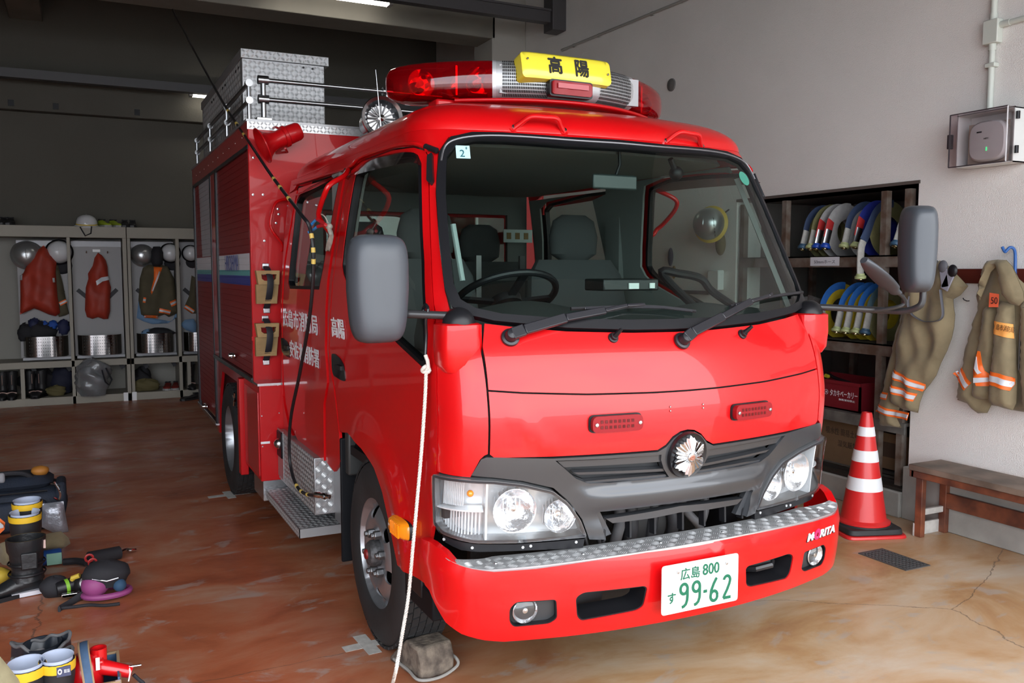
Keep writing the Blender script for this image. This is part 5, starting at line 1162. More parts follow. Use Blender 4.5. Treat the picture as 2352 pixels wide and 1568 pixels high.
part(patch(sf2, [(-.07, -.002), (.075, -.002), (.075, .018), (-.07, .018)], res=.1, off=.0185, thick=.002), 'lamp_window', mat('lamp_window_pink', (.40, .04, .05), .2), base)
# yellow station sign on top
YEL = mat('sign_yellow', (.80, .68, .05), .30, coat=.5)
sa = at(1205, 140, 1, 3.17); sb_ = at(1408, 170, 1, 3.17); sxc = (at(1203, 140, 1, 3.18)[0] + at(1408, 165, 1, 3.18)[0]) / 2; shw = (at(1408, 165, 1, 3.18)[0] - at(1203, 140, 1, 3.18)[0]) / 2
szc = (at(1305, 125, 1, 3.18)[2] + at(1305, 181, 1, 3.18)[2]) / 2; shh = (at(1305, 121, 1, 3.18)[2] - at(1305, 184, 1, 3.18)[2]) / 2
sg_f = plane_fn((sxc, 3.19, szc), (1, 0, 0), (0, .25, 1))
sp2 = smooth_poly([(-shw, -shh), (shw, -shh), (shw, shh), (-shw, shh)], .022, 6)
sgn_ = part(patch(sg_f, sp2, res=.02, off=lambda u, v: -.010 * max(0, ((abs(u) / shw)**8)) - .012 * (abs(v) / shh)**6, thick=.06, back=True), 'station_sign', YEL, base, smooth=60)
KB = mat('lettering_black', (.02, .02, .02), .4)
ptxt('高', -.062, .002, .062, .070, 'sign_lettering', bold=.0022, m=KB, par=base, fn=sg_f, d0=.001); ptxt('陽', .065, .000, .062, .070, 'sign_lettering', bold=.0022, m=KB, par=base, fn=sg_f, d0=.001)
for u, v in ((-shw + .025, .018), (shw - .02, -.012)): part(MB().lathe([(.005, 0), (.004, .003), (0, .0035)], sg_f(u, v, .0), np.array([0, -1, .25]), 10), 'sign_screw', STEEL, base)
# ---- cab interior
LIN = mat('cab_lining_pale', (.20, .21, .20), .8)
part(MB().loft([[(XC + (p[0] - XC) * .93, 3.95 + (p[1] - 3.95) * .93, p[2] - .05) for p in ROOF[k]] for k in (0, 4, 8, 12)]), 'headlining', LIN)
for sg in (1, -1):
    m_ = (lambda l: l) if sg > 0 else mir
    fwb = [(-1.0, .80), (-2.0, .80), (-2.30, 1.0), (-2.33, 1.95), (-1.80, 2.02), (-.90, 2.02), (-.90, 1.2)]
    part(patch(CAB, m_(fwb), [m_(inset(fw, -.012))], res=.1, off=-.045, thick=.012, back=True), 'door_lining', LIN, FD[0] if sg > 0 else FD[1])
    rwb = [(-2.33, .75), (-3.25, .75), (-3.25, 2.0), (-2.33, 1.99)]
    part(patch(CAB, m_(rwb), [m_(inset(rw_, -.012))], res=.1, off=-.045, thick=.012, back=True), 'door_lining', LIN, RD[0] if sg > 0 else RD[1])
    part(patch(CAB, m_([(-.80, 1.42), (-.87, 1.42), (-.85, 1.64), (-.83, 1.97), (-.79, 1.97), (-.80, 1.64)]), res=.1, off=-.05, thick=.02, back=True), 'pillar_trim', LIN)
    part(MB().box((XC + sg * .75, 4.02, .8), (XC + sg * .79, 4.16, 2.0)), 'pillar_trim', LIN)
DASH = mat('dashboard_dark', (.035, .042, .042), .75, bump=(200, .1))
# dashboard: top follows the screen base
rg = []
for u in np.linspace(-.76, .76, 25):
    y0 = 2.58 + .19 * u * u; hump = .05 * math.exp(-((u + .40) / .20)**2) + .03 * math.exp(-((u - .42) / .18)**2)
    rg.append([(XC + u, y0, 1.20), (XC + u, y0 + .01, 1.33), (XC + u, y0 + .12, 1.375), (XC + u, y0 + .28, 1.385 + hump), (XC + u, y0 + .38, 1.37 + hump), (XC + u, y0 + .42, 1.30), (XC + u, y0 + .40, 1.05), (XC + u, y0 + .1, .95)])
part(MB().loft(rg), 'dashboard', DASH, smooth=50)
# steering wheel on the right-hand-drive side
SWc = np.array([XC - .42, 3.02, 1.44]); sn = np.array([0, .50, .86]); u_ = np.array([1, 0, 0]); w_ = np.cross(sn, u_)
sw = part(MB().tube([SWc + (u_ * math.cos(a) + w_ * math.sin(a)) * .20 for a in np.linspace(0, 2*math.pi, 40, endpoint=False)], .0135, 10, closed=True), 'steering_wheel', BLKP)
for a in (0, math.pi, -math.pi/2): part(MB().beam(SWc - sn * .02, SWc + (u_ * math.cos(a) + w_ * math.sin(a)) * .20, .03, .012, up=sn), 'wheel_spoke', BLKP, sw)
part(MB().tube([SWc - sn * .02, SWc - sn * .35 + (0, 0, .0)], .03, 12), 'steering_column', BLKP, sw); part(MB().lathe([(.06, -.03), (.06, 0), (.03, .012), (0, .014)], SWc, sn, 20), 'wheel_hub', BLKP, sw)
def seat(x0, x1, y, name='seat', hb=.66, head=True):
    s = part(MB().box((x0, y - .22, .80), (x1, y + .28, .95)), name, SEATM, bevel=.04, seg=3)
    rr_ = []
    for k, (z, w, t) in enumerate(((.92, .92, .13), (1.1, 1., .14), (1.35, 1., .12), (1.52, .93, .10), (1.60, .75, .07))):
        cx = (x0 + x1) / 2; hw = (x1 - x0) / 2 * w; yy = y + .26 + (z - .92) * .16
        rr_.append([(cx + hw * abs(math.cos(a))**.5 * math.copysign(1, math.cos(a)), yy + t / 2 * abs(math.sin(a))**.6 * math.copysign(1, math.sin(a)), z) for a in np.linspace(0, 2*math.pi, 24, endpoint=False)])
    part(MB().loft(rr_), 'seat_back', SEATM, s)
    if head:
        cx = (x0 + x1) / 2; yy = y + .26 + .74 * .16; rr_ = []
        for z, w, t in ((1.60, .6, .06), (1.63, .95, .10), (1.72, 1., .11), (1.80, .85, .08), (1.83, .5, .03)):
            rr_.append([(cx + .14 * w * abs(math.cos(a))**.6 * math.copysign(1, math.cos(a)), yy + t / 2 * math.sin(a), z) for a in np.linspace(0, 2*math.pi, 20, endpoint=False)])
        part(MB().loft(rr_), 'headrest', SEATM, s)
seat(XC - .68, XC - .20, 3.45); seat(XC + .12, XC + .70, 3.55)
seat(XC - .72, XC - .05, 4.65, 'rear_seat'); seat(XC + .02, XC + .72, 4.65, 'rear_seat')
ptn = part(MB().box((XC - .12, 3.3, .76), (XC + .08, 3.9, 1.10)), 'centre_console', BLKP, bevel=.02)
# cab bits seen through the screen
rvm = part(MB().box((XC - .05, 2.985, 1.87), (XC + .16, 3.0, 1.93)), 'rear_view_mirror', mat('cab_mirror', (.03, .04, .04), .3), bevel=.02, seg=3); part(MB().tube([(XC + .06, 2.99, 1.93), (XC + .07, 2.98, 1.97), (XC + .06, 2.97, 2.03)], .007, 8), 'mirror_stem', BLKP, rvm)
dc = part(MB().sphere(tuple(at(1553, 398, 1, 3.0)), .03, 14, 10), 'dash_camera', BLK); part(MB().tube([tuple(at(1553, 398, 1, 3.0)), tuple(at(1540, 365, 1, 2.98))], .012, 8), 'camera_mount', BLKP, dc)
bx_ = at(1440, 652, 1, 2.80); db = part(MB().box((bx_[0] - .13, 2.76, bx_[2] - .025), (bx_[0] + .12, 2.90, bx_[2] + .02)), 'dash_unit', mat('unit_black', (.012, .013, .014), .4), bevel=.006)
part(MB().box((bx_[0] - .02, 2.755, bx_[2] - .018), (bx_[0] + .025, 2.762, bx_[2] + .004)), 'unit_plug', mat('plug_white', (.7, .75, .72), .5), db); part(MB().box((bx_[0] + .075, 2.755, bx_[2] - .016), (bx_[0] + .098, 2.762, bx_[2] + .004)), 'unit_socket', mat('plug_white', (0, 0, 0)), db)
grp = [at(1520, 628, 1, 2.95), at(1560, 628, 1, 2.93), at(1610, 640, 1, 2.92), at(1640, 672, 1, 2.92)]
part(MB().tube(spline([(XC + .45, 2.95, 1.38), *grp, (XC + .75, 2.93, 1.33)], 6), .017, 10), 'assist_grip', BLKP)
part(MB().tube([at(1040, 515, 1, 2.90), at(1062, 645, 1, 2.86)], .011, 10), 'pillar_tube', mat('tube_pale', (.35, .42, .42), .4))
stc = at(1190, 542, 1, 4.9); rk = part(MB().box((stc[0] - .1, 4.9, stc[2] - .04), (stc[0] + .1, 4.905, stc[2] + .04)), 'notice_card', mat('card_pale', (.45, .50, .48), .7))
for k in range(3): part(MB().box((stc[0] - .08 + k*.06, 4.896, stc[2] - .02), (stc[0] - .05 + k*.06, 4.90, stc[2] + .02)), 'card_print', mat('card_ink', (.2, .12, .04), .7), rk)
for px, py, w, h in ((1100, 640, .03, .25), (1165, 640, .26, .02), (1200, 640, .03, .25)):
    q = at(px, py, 1, 4.3); part(MB().box((q[0] - w/2, 4.3, q[2] - h/2), (q[0] + w/2, 4.32, q[2] + h/2)), 'equipment_rack', DSTEEL)
# ---- red handrails by the doors: the near one carries the cloth and the clip
hr = [at(797, 392, 0, 1.03), at(790, 408, 0, 1.01), at(752, 427, 0, .96), at(740, 455, 0, .94), at(732, 490, 0, .94), at(740, 508, 0, .95), at(757, 528, 0, .99), at(762, 540, 0, 1.03)]
hr = [at(799, 390, 0, 1.08), at(789, 405, 0, 1.04), at(758, 424, 0, .97), at(744, 450, 0, .95), at(732, 490, 0, .95), at(738, 508, 0, .97), at(752, 526, 0, 1.00), at(760, 538, 0, 1.05)]
part(MB().tube(spline(hr, 6), .0115, 10), 'door_handrail', RED); part(MB().tube(spline([(2 * XC - p[0], p[1], p[2]) for p in hr], 6), .0115, 10), 'door_handrail', RED)
part(MB().lathe([(.008, -.004), (.008, .004), (0, .006)], hr[0] - (.012, 0, 0), (-1, 0, 0), 6), 'bolt_head', STEEL)
# ================================================================== THINGS ON AND ROUND THE ENGINE
WOODY = mat('wedge_wood_yellow', (.42, .27, .11), .6, noise=(14, .2))
for i, (q, lb) in enumerate(zip(wedge_spots, ('upper yellow wheel wedge strapped on the red body front', 'lower yellow wheel wedge strapped on the red body front'))):
    t = thing('wheel_wedge', lb, 'wheel wedge', (q[0], BF - .02, q[2] - .095), 'wheel wedges on the body front')
    x0, z0 = q[0], q[2]
    up_ = MB(); h1 = [(x0 - .068, z0 + .100), (x0 + .068, z0 + .100), (x0 + .064, z0 + .018), (x0 - .056, z0 + .018)]
    f = lambda u, v, d=0.: np.array([u, BF - .02 - d, v])
    cut = [(x0 - .038, z0 + .078), (x0 - .036, z0 + .052), (x0 - .02, z0 + .040), (x0 + .03, z0 + .040), (x0 + .046, z0 + .052), (x0 + .048, z0 + .078)]
    patch(f, h1, [cut], res=.3, off=.055, thick=.055, back=True, mb=up_); up_.build('wedge_head', WOODY, t)
    ORG[0] = np.array((q[0], BF - .02, q[2] - .095)); pr = MB()
    lo = [(x0 - .066, z0 + .018), (x0 + .064, z0 + .018), (x0 + .052, z0 - .095), (x0 - .066, z0 - .095)]
    pr.prism(lo, f, .0, .036); pr.build('wedge_foot', WOODY, t)
    rb = MB()
    for k in range(13):
        za = z0 - .092 + k * .0083; rb.box((x0 - .064, BF - .063, za), (x0 + .052, BF - .055, za + .0045))
    rb.build('grip_ribs', WOODY, t)['kind'] = 'stuff'
    MB().tube([(x0 - .040, BF - .072, z0 + .076), (x0 + .050, BF - .072, z0 + .076)], .0035, 8).build('wedge_handle', CHROME, t)
# cloth knotted on the hand rail
CLOTH = mat('old_cloth', (.42, .38, .33), .9, noise=(40, .25), bump=(90, .3))
kp = hr[-1] + np.array([-.03, -.02, .03]); t = thing('knotted_cloth', 'pale grey rag knotted round the red handrail of the rear door', 'rag', kp)
k0 = at(756, 520, 0, .985); k1 = at(762, 540, 0, .985); k2 = at(752, 572, 0, .99)
MB().sphere(k0, .016, 12, 8, sc=(1, 1.3, .9)).build('knot', CLOTH, t); rg = []
for p, w, th in ((k0, .010, .008), (k0 * .5 + k1 * .5, .014, .010), (k1, .012, .008), (k1 * .5 + k2 * .5, .022, .010), (k2, .034, .006), (k2 + (0, 0, -.008), .03, .003)):
    rg.append([(p[0] + th * math.sin(a) * (1 + .3 * math.sin(3*a)), p[1] + w * math.cos(a), p[2] + .004 * math.sin(2*a)) for a in np.linspace(0, 2*math.pi, 18, endpoint=False)])
MB().loft(rg).build('tail', CLOTH, t); MB().tube(spline([k0, at(748, 500, 0, .97), at(738, 492, 0, .96), at(735, 500, 0, .96)], 6), .003, 6).build('cord', CLOTH, t)
# charging hose from the ceiling, through a clip at the handrail, down to the socket
HB = mat('hose_black', (.012, .012, .014), .38); HY = mat('hose_yellow_band', (.72, .52, .12), .5)
xh = .90
hp_ = [(.90, 9.9, 4.86)] + [at(*p, 0, xh) for p in ((390, 0), (430, 85), (480, 178), (521, 250), (568, 320), (625, 405), (690, 490))] + [at(712, 525, 0, .92), at(720, 600, 0, .93), at(712, 720, 0, .93), at(690, 850, 0, .93), at(668, 960, 0, .94), at(665, 1050, 0, .95), at(678, 1108, 0, .955), at(700, 1133, 0, .965), at(735, 1137, 0, .985)]
HS = spline(hp_, 14); t = thing('air_hose', 'black hose with yellow bands hanging from the ceiling to the running-board socket', 'hose', (.90, 9.9, 4.86))
MB().tube(HS, .0085, 10).build('hose', HB, t)
def near(px, py): return min(range(len(HS)), key=lambda i: np.linalg.norm(proj(HS[i]) - (px, py)))
for px, py in ((523, 255), (540, 284), (558, 313), (626, 409), (645, 432), (663, 455), (715, 542), (719, 572), (719, 600), (677, 1119), (690, 1131), (707, 1137)):
    i = near(px, py); p = HS[i]; d = HS[i+1] - HS[i-1]; d /= np.linalg.norm(d); L = .0155 if py < 500 else .011
    if py < 350: L = .020
    MB().tube([p - d * L, p + d * L], .0098, 10).build('yellow_band', HY, t)
e = HS[-1]; MB().lathe([(.013, -.03), (.015, -.02), (.015, .0), (.012, .005), (.012, .02), (.017, .022), (.017, .035), (.011, .04), (.011, .06)], e + (.0, 0, 0), (.55, -.8, 0), 16).build('coupling', CHROME, t)
t = thing('spring_clip', 'red clip with blue-tipped jaws pinching the black hose by the handrail', 'clip', at(722, 528, 0, .95))
a = at(748, 516, 0, .965); RC_ = mat('clip_red', (.45, .015, .02), .4); BLc = mat('clip_blue', (.05, .28, .65), .4)
for (p1, p2, tip) in (((730, 520), (716, 530), (709, 533)), ((728, 503), (718, 512), (714, 517))):
    b = at(*p1, 0, .95); c_ = at(*p2, 0, .94); d_ = at(*tip, 0, .93)
    MB().tube([a, b], .008, 8).build('jaw', RC_, t); MB().tube([b, c_, d_], .0065, 8).build('jaw_tip', BLc, t)
# white rope hanging from the mirror arm
RP = mat('rope_white', (.62, .60, .55), .85, bump=(300, .3))
ry = 2.70; rp = [at(*p, 1, ry) for p in ((979, 838), (977, 900), (972, 980), (966, 1060), (957, 1160), (948, 1260), (938, 1370))] + [at(925, 1450, 1, 2.62), at(908, 1545, 1, 2.5), (at(892, 1600, 2, .012))]
rp.append(rp[-1] + np.array([-.15, -.3, 0])); P = spline(rp, 40); t = thing('rope', 'long white twisted rope hanging from the left mirror arm to the floor', 'rope', at(978, 712, 1, ry))
L = 0; lens = [0]
for i in range(1, len(P)): L += np.linalg.norm(P[i] - P[i-1]); lens.append(L)
for s in range(3):
    Q = []
    for i, p in enumerate(P):
        d = P[min(i+1, len(P)-1)] - P[max(i-1, 0)]; d /= np.linalg.norm(d); u = np.cross(d, (0, 1, .01)); u /= np.linalg.norm(u); w = np.cross(d, u); a = lens[i] / .028 * 2 * math.pi + s * 2.094; Q.append(p + (u * math.cos(a) + w * math.sin(a)) * .0030)
    MB().tube(Q, .0036, 5).build('strand', RP, t)
kk = at(978, 848, 1, ry); MB().tube([kk + (math.cos(a) * .012, .006 * math.sin(2*a), math.sin(a) * .010) for a in np.linspace(0, 6.28, 16)[:-1]], .0065, 8, closed=True).build('knot', RP, t); MB().tube([kk + (.01, 0, 0), kk + (.004, -.006, .03), at(977, 815, 1, ry)], .0065, 8).build('knot', RP, t)
MB().tube(spline([at(977, 815, 1, ry), at(979, 770, 1, ry), at(978, 735, 1, ry - .012), at(983, 712, 1, ry - .02), at(978, 700, 1, ry), at(972, 712, 1, ry + .015), at(977, 730, 1, ry)], 6), .006, 8).build('black_tape_loop', GLOSSB, t)
# timber chock under the front wheel
CW = mat('weathered_timber', (.22, .18, .14), .9, noise=(18, .55, (.07, .055, .045)), bump=(60, .6)); 
cl = (1.175, 3.05, 0); t = thing('timber_chock', 'weathered block of timber wedged behind a rope at the front wheel', 'wheel chock', cl)
tag(t, 'weathered timber chock lying in front of the front tyre', 'wheel chock')
def rotp(c, a): ca, sa = math.cos(a), math.sin(a); return lambda x, y, z: (c[0] + ca * x - sa * y, c[1] + sa * x + ca * y, z)
F_ = rotp((1.145, 3.10), math.radians(10)); V = []
for x in (-.075, .075):
    for y, z in ((-.105, 0), (-.11, .075), (-.085, .125), (.01, .130), (.075, .075), (.135, .02), (.14, 0)): V.append(F_(x + random.uniform(-.004, .004), y, z))
MB().add(V, [tuple(range(7)), tuple(range(13, 6, -1))] + [(i, (i+1) % 7, 7 + (i+1) % 7, 7 + i) for i in range(7)]).build('block', CW, t, bevel=.010)
MB().tube(spline([F_(-.078, .10, .02), F_(-.082, -.02, .022), F_(-.085, -.11, .018), F_(.0, -.125, .012), F_(.08, -.115, .03), F_(.09, -.09, .05), F_(.078, -.04, .06)], 6), .006, 7).build('cord', mat('grey_cord', (.30, .29, .27), .9), t)
# tape crosses on the floor
TP = mat('floor_tape', (.62, .60, .56), .7, noise=(30, .2))
def tape(c, a, L1, L2, lab):
    f = rotp(c, a); m = MB()
    for x0, x1, y0, y1 in ((-L1, L1, -.028, .028), (-.028, .028, -L2, L2)):
        z = .0015 if x0 == -L1 else .0025; m.add([f(x0, y0, z), f(x1, y0, z), f(x1, y1, z), f(x0, y1, z)], [(0, 1, 2, 3)])
    V = m.v; t = thing('floor_tape', lab, 'tape mark', (c[0], c[1], 0.001))
    for k in (0, 4): MB().add([(x, y, z + e) for e in (-.001, 0) for x, y, z in V[k:k+4]], [(0, 3, 2, 1), (4, 5, 6, 7), (0, 1, 5, 4), (1, 2, 6, 5), (2, 3, 7, 6), (3, 0, 4, 7)]).build('tape_strip', TP, t)
tape(tuple(at(843, 1480, 2, 0)[:2]), math.radians(3), .10, .10, 'white tape cross on the floor beside the front wheel'); tape((.86, 6.16), math.radians(3), .14, .10, 'white tape cross on the floor beside the rear wheel')
# ================================================================== RIGHT SIDE OF THE GARAGE
# traffic cone with its black rubber weight and red foot
cc = np.array([4.13, 3.64, 0]); rt = math.radians(-20)
CR = mat('cone_red', (.62, .02, .02), .42, coat=.2); RFL = mat('reflective_white', (.80, .83, .86), .35)
t = thing('traffic_cone', 'red traffic cone with three white bands by the right wall', 'traffic cone', cc)
def sq(h0, h1, w, m, nm, par):
    V = []; 
    for z, ww_ in ((h0, w), (h1, w * .97)):
        for k in range(32):
            a = 2 * math.pi * k / 32; e = .25; x = ww_ * abs(math.cos(a))**e * math.copysign(1, math.cos(a)); y = ww_ * abs(math.sin(a))**e * math.copysign(1, math.sin(a)); V.append((cc[0] + x * math.cos(rt) - y * math.sin(rt), cc[1] + x * math.sin(rt) + y * math.cos(rt), z))
    return MB().add(V, [(i, (i+1) % 32, 32 + (i+1) % 32, 32 + i) for i in range(32)] + [tuple(range(32))[::-1], tuple(range(32, 64))]).build(nm, m, par, bevel=.004)
sq(0, .018, .19, CR, 'foot', t)
cr = lambda z: .132 - (z - .06) / .655 * .103
MB().lathe([(.150, .050), (.152, .068), (.140, .075), (cr(.08), .082), (cr(.70), .700), (.028, .712), (.020, .712), (.02, .70)], cc, (0, 0, 1), 44).build('cone_body', CR, t)
for z0, z1 in ((.255, .330), (.425, .490), (.575, .628)): MB().lathe([(cr(z0) + .0005, z0 - .001), (cr(z0) + .002, z0), (cr(z1) + .002, z1), (cr(z1) + .0005, z1 + .001)], cc, (0, 0, 1), 44, cap=False).build('reflective_band', RFL, t)
lbp = MB().lathe([(cr(.12) + .0015, .12), (cr(.17) + .0015, .17)], cc, (0, 0, 1), 60, cap=False); a0 = math.atan2(-.55, .83)
V = []; F = []
for i in range(7):
    a = math.radians(-38) + i * .035
    for z in (.125, .170): r = cr(z) + .002; V.append((cc[0] + r * math.cos(a), cc[1] + r * math.sin(a), z))
F = [(2*i, 2*i+2, 2*i+3, 2*i+1) for i in range(6)]; MB().add(V, F).build('cone_label', WHITE, t)
ORG[0] = np.zeros(3)
t2 = thing('cone_weight', 'black rubber ring weight round the foot of the red cone', 'cone weight', (cc[0], cc[1], .018))
sq(.019, .050, .172, mat('weight_rubber', (.025, .026, .028), .6, noise=(15, .3)), 'slab', t2); MB().lathe([(.158, .05), (.158, .058), (.150, .058), (.150, .05)], cc, (0, 0, 1), 40, cap=False).build('collar', mat('weight_rubber', (0, 0, 0)), t2)
# drain grate
GI = mat('cast_grate', (.10, .10, .10), .6, metal=.4); gx0, gx1, gy0, gy1 = 3.775, 3.935, 3.045, 3.33
t = thing('drain_grate', 'dark metal drain grate set in the floor near the cone', 'drain grate', ((gx0+gx1)/2, (gy0+gy1)/2, 0))
fr = MB(); fr.box((gx0 - .012, gy0 - .012, .0), (gx0, gy1 + .012, .005)); fr.box((gx1, gy0 - .012, .0), (gx1 + .012, gy1 + .012, .005)); fr.box((gx0, gy0 - .012, .0), (gx1, gy0, .005)); fr.box((gx0, gy1, .0), (gx1, gy1 + .012, .005)); fr.build('frame', GI, t)
MB().box((gx0, gy0, .0), (gx1, gy1, .001)).build('pit', DK, t)
for k in range(13): y = gy0 + .012 + k * (gy1 - gy0 - .02) / 12; MB().box((gx0, y - .004, .001), (gx1, y + .004, .006)).build('bar', GI, t)
for k in range(6): x = gx0 + .014 + k * (gx1 - gx0 - .028) / 5; MB().box((x - .004, gy0, .001), (x + .004, gy1, .0055)).build('cross_bar', GI, t)
# bench
BW = mat('bench_top_wood', (.23, .17, .13), .6, noise=(5, .5, (.11, .08, .06)), bump=(30, .1)); BR_ = mat('bench_red_wood', (.24, .075, .035), .5, noise=(8, .5, (.09, .03, .018)))
t = thing('bench', 'long narrow wooden bench against the right wall', 'bench', (4.42, 2.6, 0)); bx0, bx1, by0, by1, bz = 4.28, 4.555, 1.7, 3.46, .425
MB().box((bx0, by0, bz - .035), (bx1, by1, bz)).build('seat_board', BW, t, bevel=.004)
MB().box((bx0 + .01, by0, bz - .075), (bx0 + .03, by1, bz - .035)).build('apron', BR_, t, bevel=.003); MB().box((bx0 + .01, by1 - .03, bz - .075), (bx1 - .01, by1 - .01, bz - .035)).build('apron', BR_, t, bevel=.003)
for y in (by1 - .05, by0 + .05):
    for x in (bx0 + .03, bx1 - .04): MB().box((x - .0, y - .025, .0 if x > 4.4 else .0), (x + .035, y + .02, bz - .035)).build('leg', BR_, t, bevel=.003)
MB().box((bx0 + .03, by1 - .035, .0), (bx1 - .005, by1 - .02, .075)).build('foot_board', mat('painted_white_wood', (.62, .60, .56), .7, noise=(20, .2)), t, bevel=.002)
MB().box((bx0 + .05, by1 - .06, .125), (bx1 - .005, by1 - .04, .16)).build('end_rail', mat('painted_white_wood', (0, 0, 0)), t, bevel=.002)
MB().box((bx1 - .035, by0, .15), (bx1 - .01, by1 - .06, .24)).build('back_rail', BR_, t, bevel=.003)
# wooden rail on the wall
WRM = mat('rail_wood_red', (.12, .018, .012), .35, coat=.3, noise=(6, .3))
single(MB().box((WX - .02, 1.2, 1.472), (WX, at(2170, 640, 0, WX)[1], 1.556)), 'wall_rail', WRM, 'dark red-brown wooden rail fixed along the white wall', 'rail', (WX, 2.9, 1.51), bevel=.003)
# turnout trousers and coat
def edge_dist(p, poly):
    P = np.array(poly); Q = np.roll(P, -1, 0); d = Q - P; t = np.clip(((p - P) * d).sum(1) / ((d * d).sum(1) + 1e-12), 0, 1); return np.sqrt((((P + d * t[:, None]) - p)**2).sum(1)).min()
def garment(poly, base, axis, depth, folds, seed=0):
    """base: plane function (u,v,d); returns a height function for the cloth and builds its sheet"""
    rnd = random.Random(seed); ph = [(rnd.uniform(-1, 1), rnd.uniform(0, 6), rnd.uniform(.7, 1.4)) for _ in range(4)]
    ed = max(.03, depth)
    def h(u, v):
        d = edge_dist(np.array([u, v]), poly); e = min(1, d / ed)
        f = sum(math.sin((u + .25 * a * v) * folds[1] * c + b) for a, b, c in ph) / 4
        f2 = math.sin((u * .5 + v) * folds[1] * .7 + ph[0][1]) * .35
        return depth * math.sqrt(max(0, 1 - (1 - e)**2)) + folds[0] * (f + f2) * e
    return h
def px_poly(l, ax, val, pick): return [tuple(at(x, y, ax, val)[list(pick)]) for x, y in l]
KH = mat('turnout_khaki', (.25, .20, .115), .9, noise=(7, .28), bump=(14, .55), sheen=.2); KHD = mat('turnout_khaki_lining', (.10, .085, .06), .9)
ORS = mat('stripe_orange', (.95, .17, .02), .5); SIS = mat('stripe_silver', (.66, .69, .74), .4)
def wallfn(x): return lambda u, v, d=0.: np.array([x - d, u, v])
def cloth(outline, ax, val, pick, fn, depth, folds, name, m, par, seed=0, res=.02, stripes=()):
    poly = px_poly(outline, ax, val, pick); h = garment(poly, fn, ax, depth, folds, seed)
    o = patch(fn, poly, res=res, off=h, thick=.0, mb=MB()); patch(fn, poly, res=res * 2, off=-.004, thick=0, mb=o); o = o.build(name, m, par, smooth=70)
    for nm, sm, sp in stripes:
        nm = nm; spp = px_poly(sp, ax, val, pick); patch(fn, spp, res=res, off=lambda u, v: max(h(u, v), .004) + (.011 if nm == 'silver_band' else .005), thick=.006).build(nm, sm, par, smooth=70)
    return poly, h
def band(pts_top, w_out, w_in, n):   # orange band with a silver band in its middle; pts along the centre line, widths in px
    c = [np.array(p, float) for p in pts_top]; 
    def strip(w):
        L = []; R = []
        for i, p in enumerate(c):
            d = c[min(i+1, len(c)-1)] - c[max(i-1, 0)]; d /= np.linalg.norm(d); nn = np.array([-d[1], d[0]]); L.append(tuple(p + nn * w / 2)); R.append(tuple(p - nn * w / 2))
        return L + R[::-1]
    return [('orange_band', ORS, strip(w_out)), ('silver_band', SIS, strip(w_in))]
tx = 4.50; t = thing('turnout_trousers', 'khaki turnout trousers with orange and silver bands hanging on the white wall', 'trousers', (4.56, 3.45, 1.7))
fW = wallfn(tx)
back_leg = [(2088, 640), (2110, 645), (2100, 740), (2090, 820), (2075, 900), (2060, 960), (2070, 982), (2022, 977), (2022, 930), (2029, 898), (2050, 810), (2064, 751), (2076, 716)]
cloth(back_leg, 0, tx, (1, 2), fW, .045, (.022, 44), 'rear_leg', KH, t, 3, stripes=band([(2028, 906), (2050, 909)], 16, 8, 0) + band([(2022, 935), (2060, 948), (2098, 955)], 17, 8, 0))
fW2 = wallfn(tx - .035)
front = [(2098, 640), (2140, 618), (2158, 598), (2174, 607), (2195, 628), (2223, 657), (2205, 678), (2189, 687), (2190, 705), (2193, 722), (2191, 750), (2186, 775), (2175, 805), (2161, 833), (2150, 862), (2135, 883), (2122, 898), (2112, 925), (2108, 948), (2075, 940), (2048, 925), (2050, 900), (2057, 870), (2062, 830), (2062, 790), (2075, 740), (2088, 690)]
st = []
st += band([(2062, 856), (2090, 868), (2128, 890)], 19, 9, 0); st += band([(2056, 889), (2085, 900), (2112, 912)], 19, 9, 0)
cloth(front, 0, tx - .035, (1, 2), fW2, .06, (.030, 38), 'front_leg', KH, t, 5, stripes=st)
MB().tube([at(2150, 610, 0, 4.44), (WX - .012, at(2150, 610, 0, 4.58)[1], 1.60)], .007, 6).build('hook', BLKP, t)
sus = mat('strap_grey', (.10, .10, .115), .7); susl = mat('strap_light_grey', (.26, .26, .31), .7)
sx_ = tx - .12
for pl_, m__, w in (([(2090, 680), (2086, 700), (2095, 722), (2120, 737), (2145, 738), (2160, 733), (2166, 720), (2163, 690), (2160, 665)], sus, .012),):
    MB().tube(spline([at(*p, 0, sx_) for p in pl_], 6), w, 8, flat=(.25, 1)).build('belt_strap', m__, t)
for a_, b_, m__ in (((2166, 612), (2172, 660), susl), ((2188, 622), (2168, 665), susl)):
    p0, p1 = at(*a_, 0, sx_), at(*b_, 0, sx_); MB().beam(p0, p1, .05, .01, up=(1, 0, 0)).build('brace', m__, t, bevel=.004); MB().sphere(p0, .03, 14, 8, sc=(.5, 1, 1.2)).build('brace_tab', sus if a_[0] == 2166 else BLKP, t)
cx_ = 4.50; t = thing('turnout_coat', 'khaki turnout coat with orange lettered patches on a blue hook', 'coat', (4.57, 2.9, 1.7))
out = [(2267, 599), (2290, 596), (2311, 597), (2325, 612), (2340, 640), (2362, 660), (2395, 690), (2420, 760), (2440, 850), (2450, 935), (2400, 950), (2352, 946), (2328, 942), (2300, 934), (2276, 930), (2267, 948), (2246, 949), (2231, 938), (2231, 930), (2199, 918), (2204, 880), (2211, 848), (2223, 789), (2236, 740), (2249, 704), (2246, 680), (2248, 655), (2258, 622)]
fC = wallfn(cx_)
cloth(out, 0, cx_, (1, 2), fC, .05, (.026, 36), 'coat_back', KH, t, 9, stripes=band([(2209, 850), (2225, 872), (2241, 886)], 22, 9, 0))
